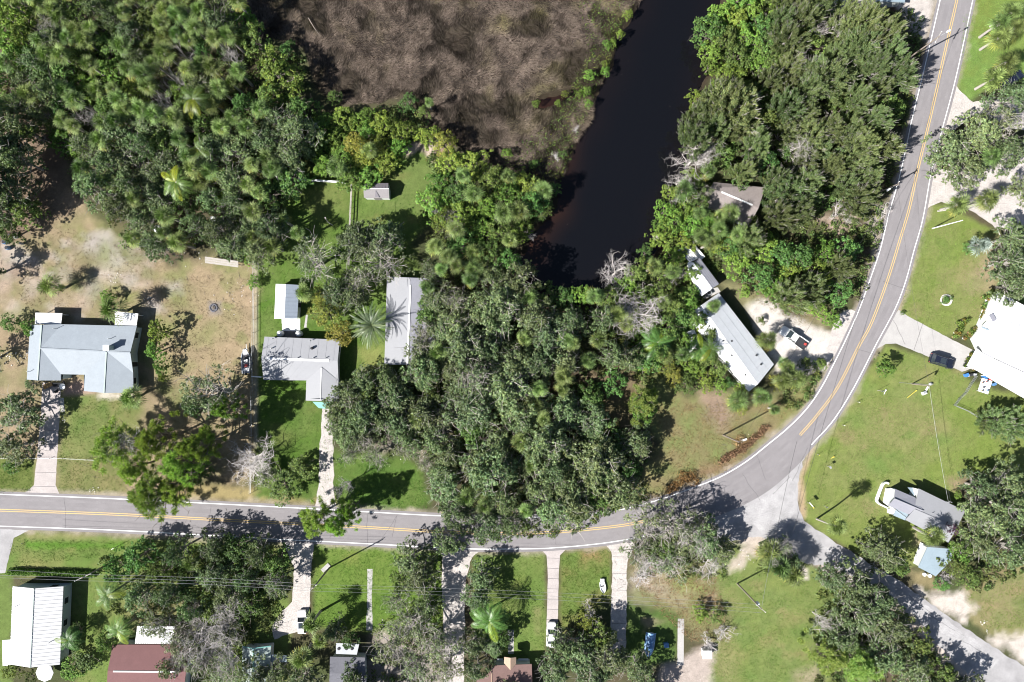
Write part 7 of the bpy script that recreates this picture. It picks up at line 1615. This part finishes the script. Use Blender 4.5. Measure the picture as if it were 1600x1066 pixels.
# doorstep things at house A
def chair(px, py, rz, mat, label, group=None):
    x, y, _ = P(px, py); o = thing('garden_chair', (x, y, 0), label, 'chair', rz, group); mb = MB(); mb.box((0, 0, .43), (.55, .55, .05)); mb.build('seat', M[mat], o); mb = MB(); mb.box((-.27, 0, .72), (.05, .52, .5)); mb.build('backrest', M[mat], o)
    for sx in (-1, 1):
        for sy in (-1, 1): mb = MB(); mb.box((sx * .24, sy * .24, .21), (.05, .05, .42)); mb.build('leg', M[mat], o)


x, y, _ = P(97, 604, .8); o = thing('round_table', (x, y, 0), 'round white patio table by the left house doorway', 'table'); mb = MB(); mb.lathe([(.56, 0), (.58, .03), (.56, .05)], (0, 0, .72), 20); mb.build('tabletop', M['white_paint'], o); mb = MB(); mb.tube([(0, 0, 0), (0, 0, .72)], .05, 6); mb.build('leg', M['dark'], o)
chair(90, 602, 0, 'dark', 'dark chair left of the round white patio table'); chair(91.5, 610.5, .9, 'dark', 'dark chair below the round white patio table'); chair(102, 598, 3.6, 'dark', 'dark chair above-right of the round white patio table')
x, y, _ = P(77, 603); o = thing('wooden_bench', (x, y, 0), 'orange wooden slatted bench on the paving by the left house', 'bench', .42)
for k in range(4): mb = MB(); mb.box((0, (k - 1.5) * .17, .45), (1.8, .13, .05)); mb.build('slat', M['orange_wood'], o)
mb = MB(); mb.box((0, .4, .7), (1.8, .06, .4)); mb.build('backrest', M['orange_wood'], o)
for sx in (-1, 1): mb = MB(); mb.box((sx * .8, 0, .21), (.08, .6, .42)); mb.build('leg', M['dark'], o)
x, y, _ = P(509, 887); o = thing('board_sign', (x, y, 0), 'pale tilted board on the lush lawn beside the shaded drive', 'board', .75); mb = MB(); mb.box((0, 0, .1), (1.9, .8, .1)); mb.build('board', M['concrete'], o); mb = MB(); mb.box((0, 0, .03), (1.6, .1, .06)); mb.build('batten', M['wood'], o)
x, y, _ = P(500, 408); o = thing('white_chair', (x, y, 0), 'white chair under the oak in the lush lawn', 'chair', .6); mb = MB(); mb.box((0, 0, .45), (.7, .7, .08)); mb.build('seat', M['white_paint'], o); mb = MB(); mb.box((-.35, 0, .8), (.08, .7, .6)); mb.build('backrest', M['white_paint'], o)
for s_ in (-1, 1): mb = MB(); mb.box((0, s_ * .3, .2), (.6, .06, .4)); mb.build('leg', M['white_paint'], o)
x, y, _ = P(247, 358, 1); o = thing('round_tank', (x, y, 0), 'white round tank half hidden in the dark oaks above the yard', 'tank'); mb = MB(); mb.lathe([(.75, 0), (.8, .2), (.8, 1.1), (.5, 1.4), (.2, 1.45)], (0, 0, 0), 16); mb.build('body', M['trim'], o); mb = MB(); mb.lathe([(.22, 1.45), (.22, 1.52)], (0, 0, 0), 10); mb.build('lid', M['dark'], o)
# left-edge heap of plastic toys
for (px, py, mt, lb, s) in [(11, 379, 'blue', 'large blue plastic barrel at the left edge of the yard', .45), (19, 368, 'orange_wood', 'orange barrel beside the blue one at left edge', .35), (26, 371, 'trim', 'white barrel in the clutter at the left edge', .33), (36, 381, 'mobile_grey', 'grey barrel at the right end of the left clutter', .25), (15, 388, 'tarp', 'faded blue barrel below the large blue barrel', .4)]:
    x, y, _ = P(px, py); o = thing('barrel', (x, y, 0), lb, 'barrel', 0, 'barrels in the clutter at the left edge'); mb = MB(); mb.lathe([(s * .9, 0), (s, .3), (s, .6), (s * .9, .9)], (0, 0, 0), 12); mb.build('body', M[mt], o); mb = MB(); mb.lathe([(s * .8, .9), (s * .8, .94)], (0, 0, 0), 12); mb.build('lid', M['dark' if mt != 'trim' else 'trim'], o)
# dock at the bank
o = thing('dock_steps', (0, 0, 0), 'small wooden landing on the east river bank', 'landing')
for k in range(4): mb = MB(); a = P(1022 + k * 1.6, 372 - k * .9, .3); mb.box(a, (.28, 1.1, .05), .5); mb.build('plank', M['wood'], o)
mb = MB(); a = P(1024, 371, .1); mb.box(a, (1.0, .12, .3), .5); mb.build('beam', M['wood'], o)
# yard scraps
for i, (px, py) in enumerate([(98, 657), (105, 650), (146, 765), (150, 762), (1537, 970), (1542, 985), (1539, 974), (236, 468), (180, 435), (175, 437), (20, 733), (27, 734)]):
    pass
mb = MB(); rg = random.Random(31)
for (px, py, n, sp) in [(100, 655, 8, 6), (146, 764, 8, 5), (1537, 972, 10, 5), (1542, 986, 6, 3), (236, 466, 12, 7), (180, 436, 10, 10), (24, 733, 10, 6), (310, 400, 10, 20), (18, 560, 20, 12), (42, 700, 30, 14), (370, 460, 24, 22), (900, 372, 0, 0), (1160, 870, 14, 12), (620, 700, 24, 22), (660, 710, 16, 12), (1160, 695, 12, 10), (225, 476, 10, 8), (610, 985, 20, 14), (40, 555, 10, 8), (1400, 1000, 0, 1)]:
    for _ in range(n):
        a = P(px + rg.gauss(0, sp * .6), py + rg.gauss(0, sp * .6)); s = rg.uniform(.08, .26); mb.box((a[0], a[1], s * .2), (s, s * rg.uniform(.5, 1), s * .5), rg.uniform(0, 3), .7)
mb.build('debris', M['stone'], kind='stuff')
mb = MB(); rg = random.Random(77)
for _ in range(40):
    x_, y_ = rg.uniform(840, 1110), rg.uniform(0, 430)
    if inpoly(x_, y_, RIVER):
        a = P(x_, y_); s_ = rg.uniform(.03, .07); mb.box((a[0], a[1], -.39), (s_, s_ * .6, .03), rg.uniform(0, 3))
mb.build('floating_leaves', M['bark'], kind='stuff')
# litter of sticks under the dead trees
mb = MB()
for (px, py, n, sp) in [(1160, 700, 60, 22), (1000, 905, 70, 25), (1120, 640, 40, 20), (300, 750, 50, 60), (350, 450, 40, 60), (150, 440, 40, 90), (1310, 360, 30, 20), (650, 1000, 60, 40)]:
    for _ in range(n):
        a = P(px + rg.gauss(0, sp), py + rg.gauss(0, sp * .5)); t = rg.uniform(0, 3.14); l = rg.uniform(.3, 1.1); mb.bar((a[0], a[1], .03), (a[0] + l * math.cos(t), a[1] + l * math.sin(t), .06), .035)
mb.build('debris', M['bark'], kind='stuff')
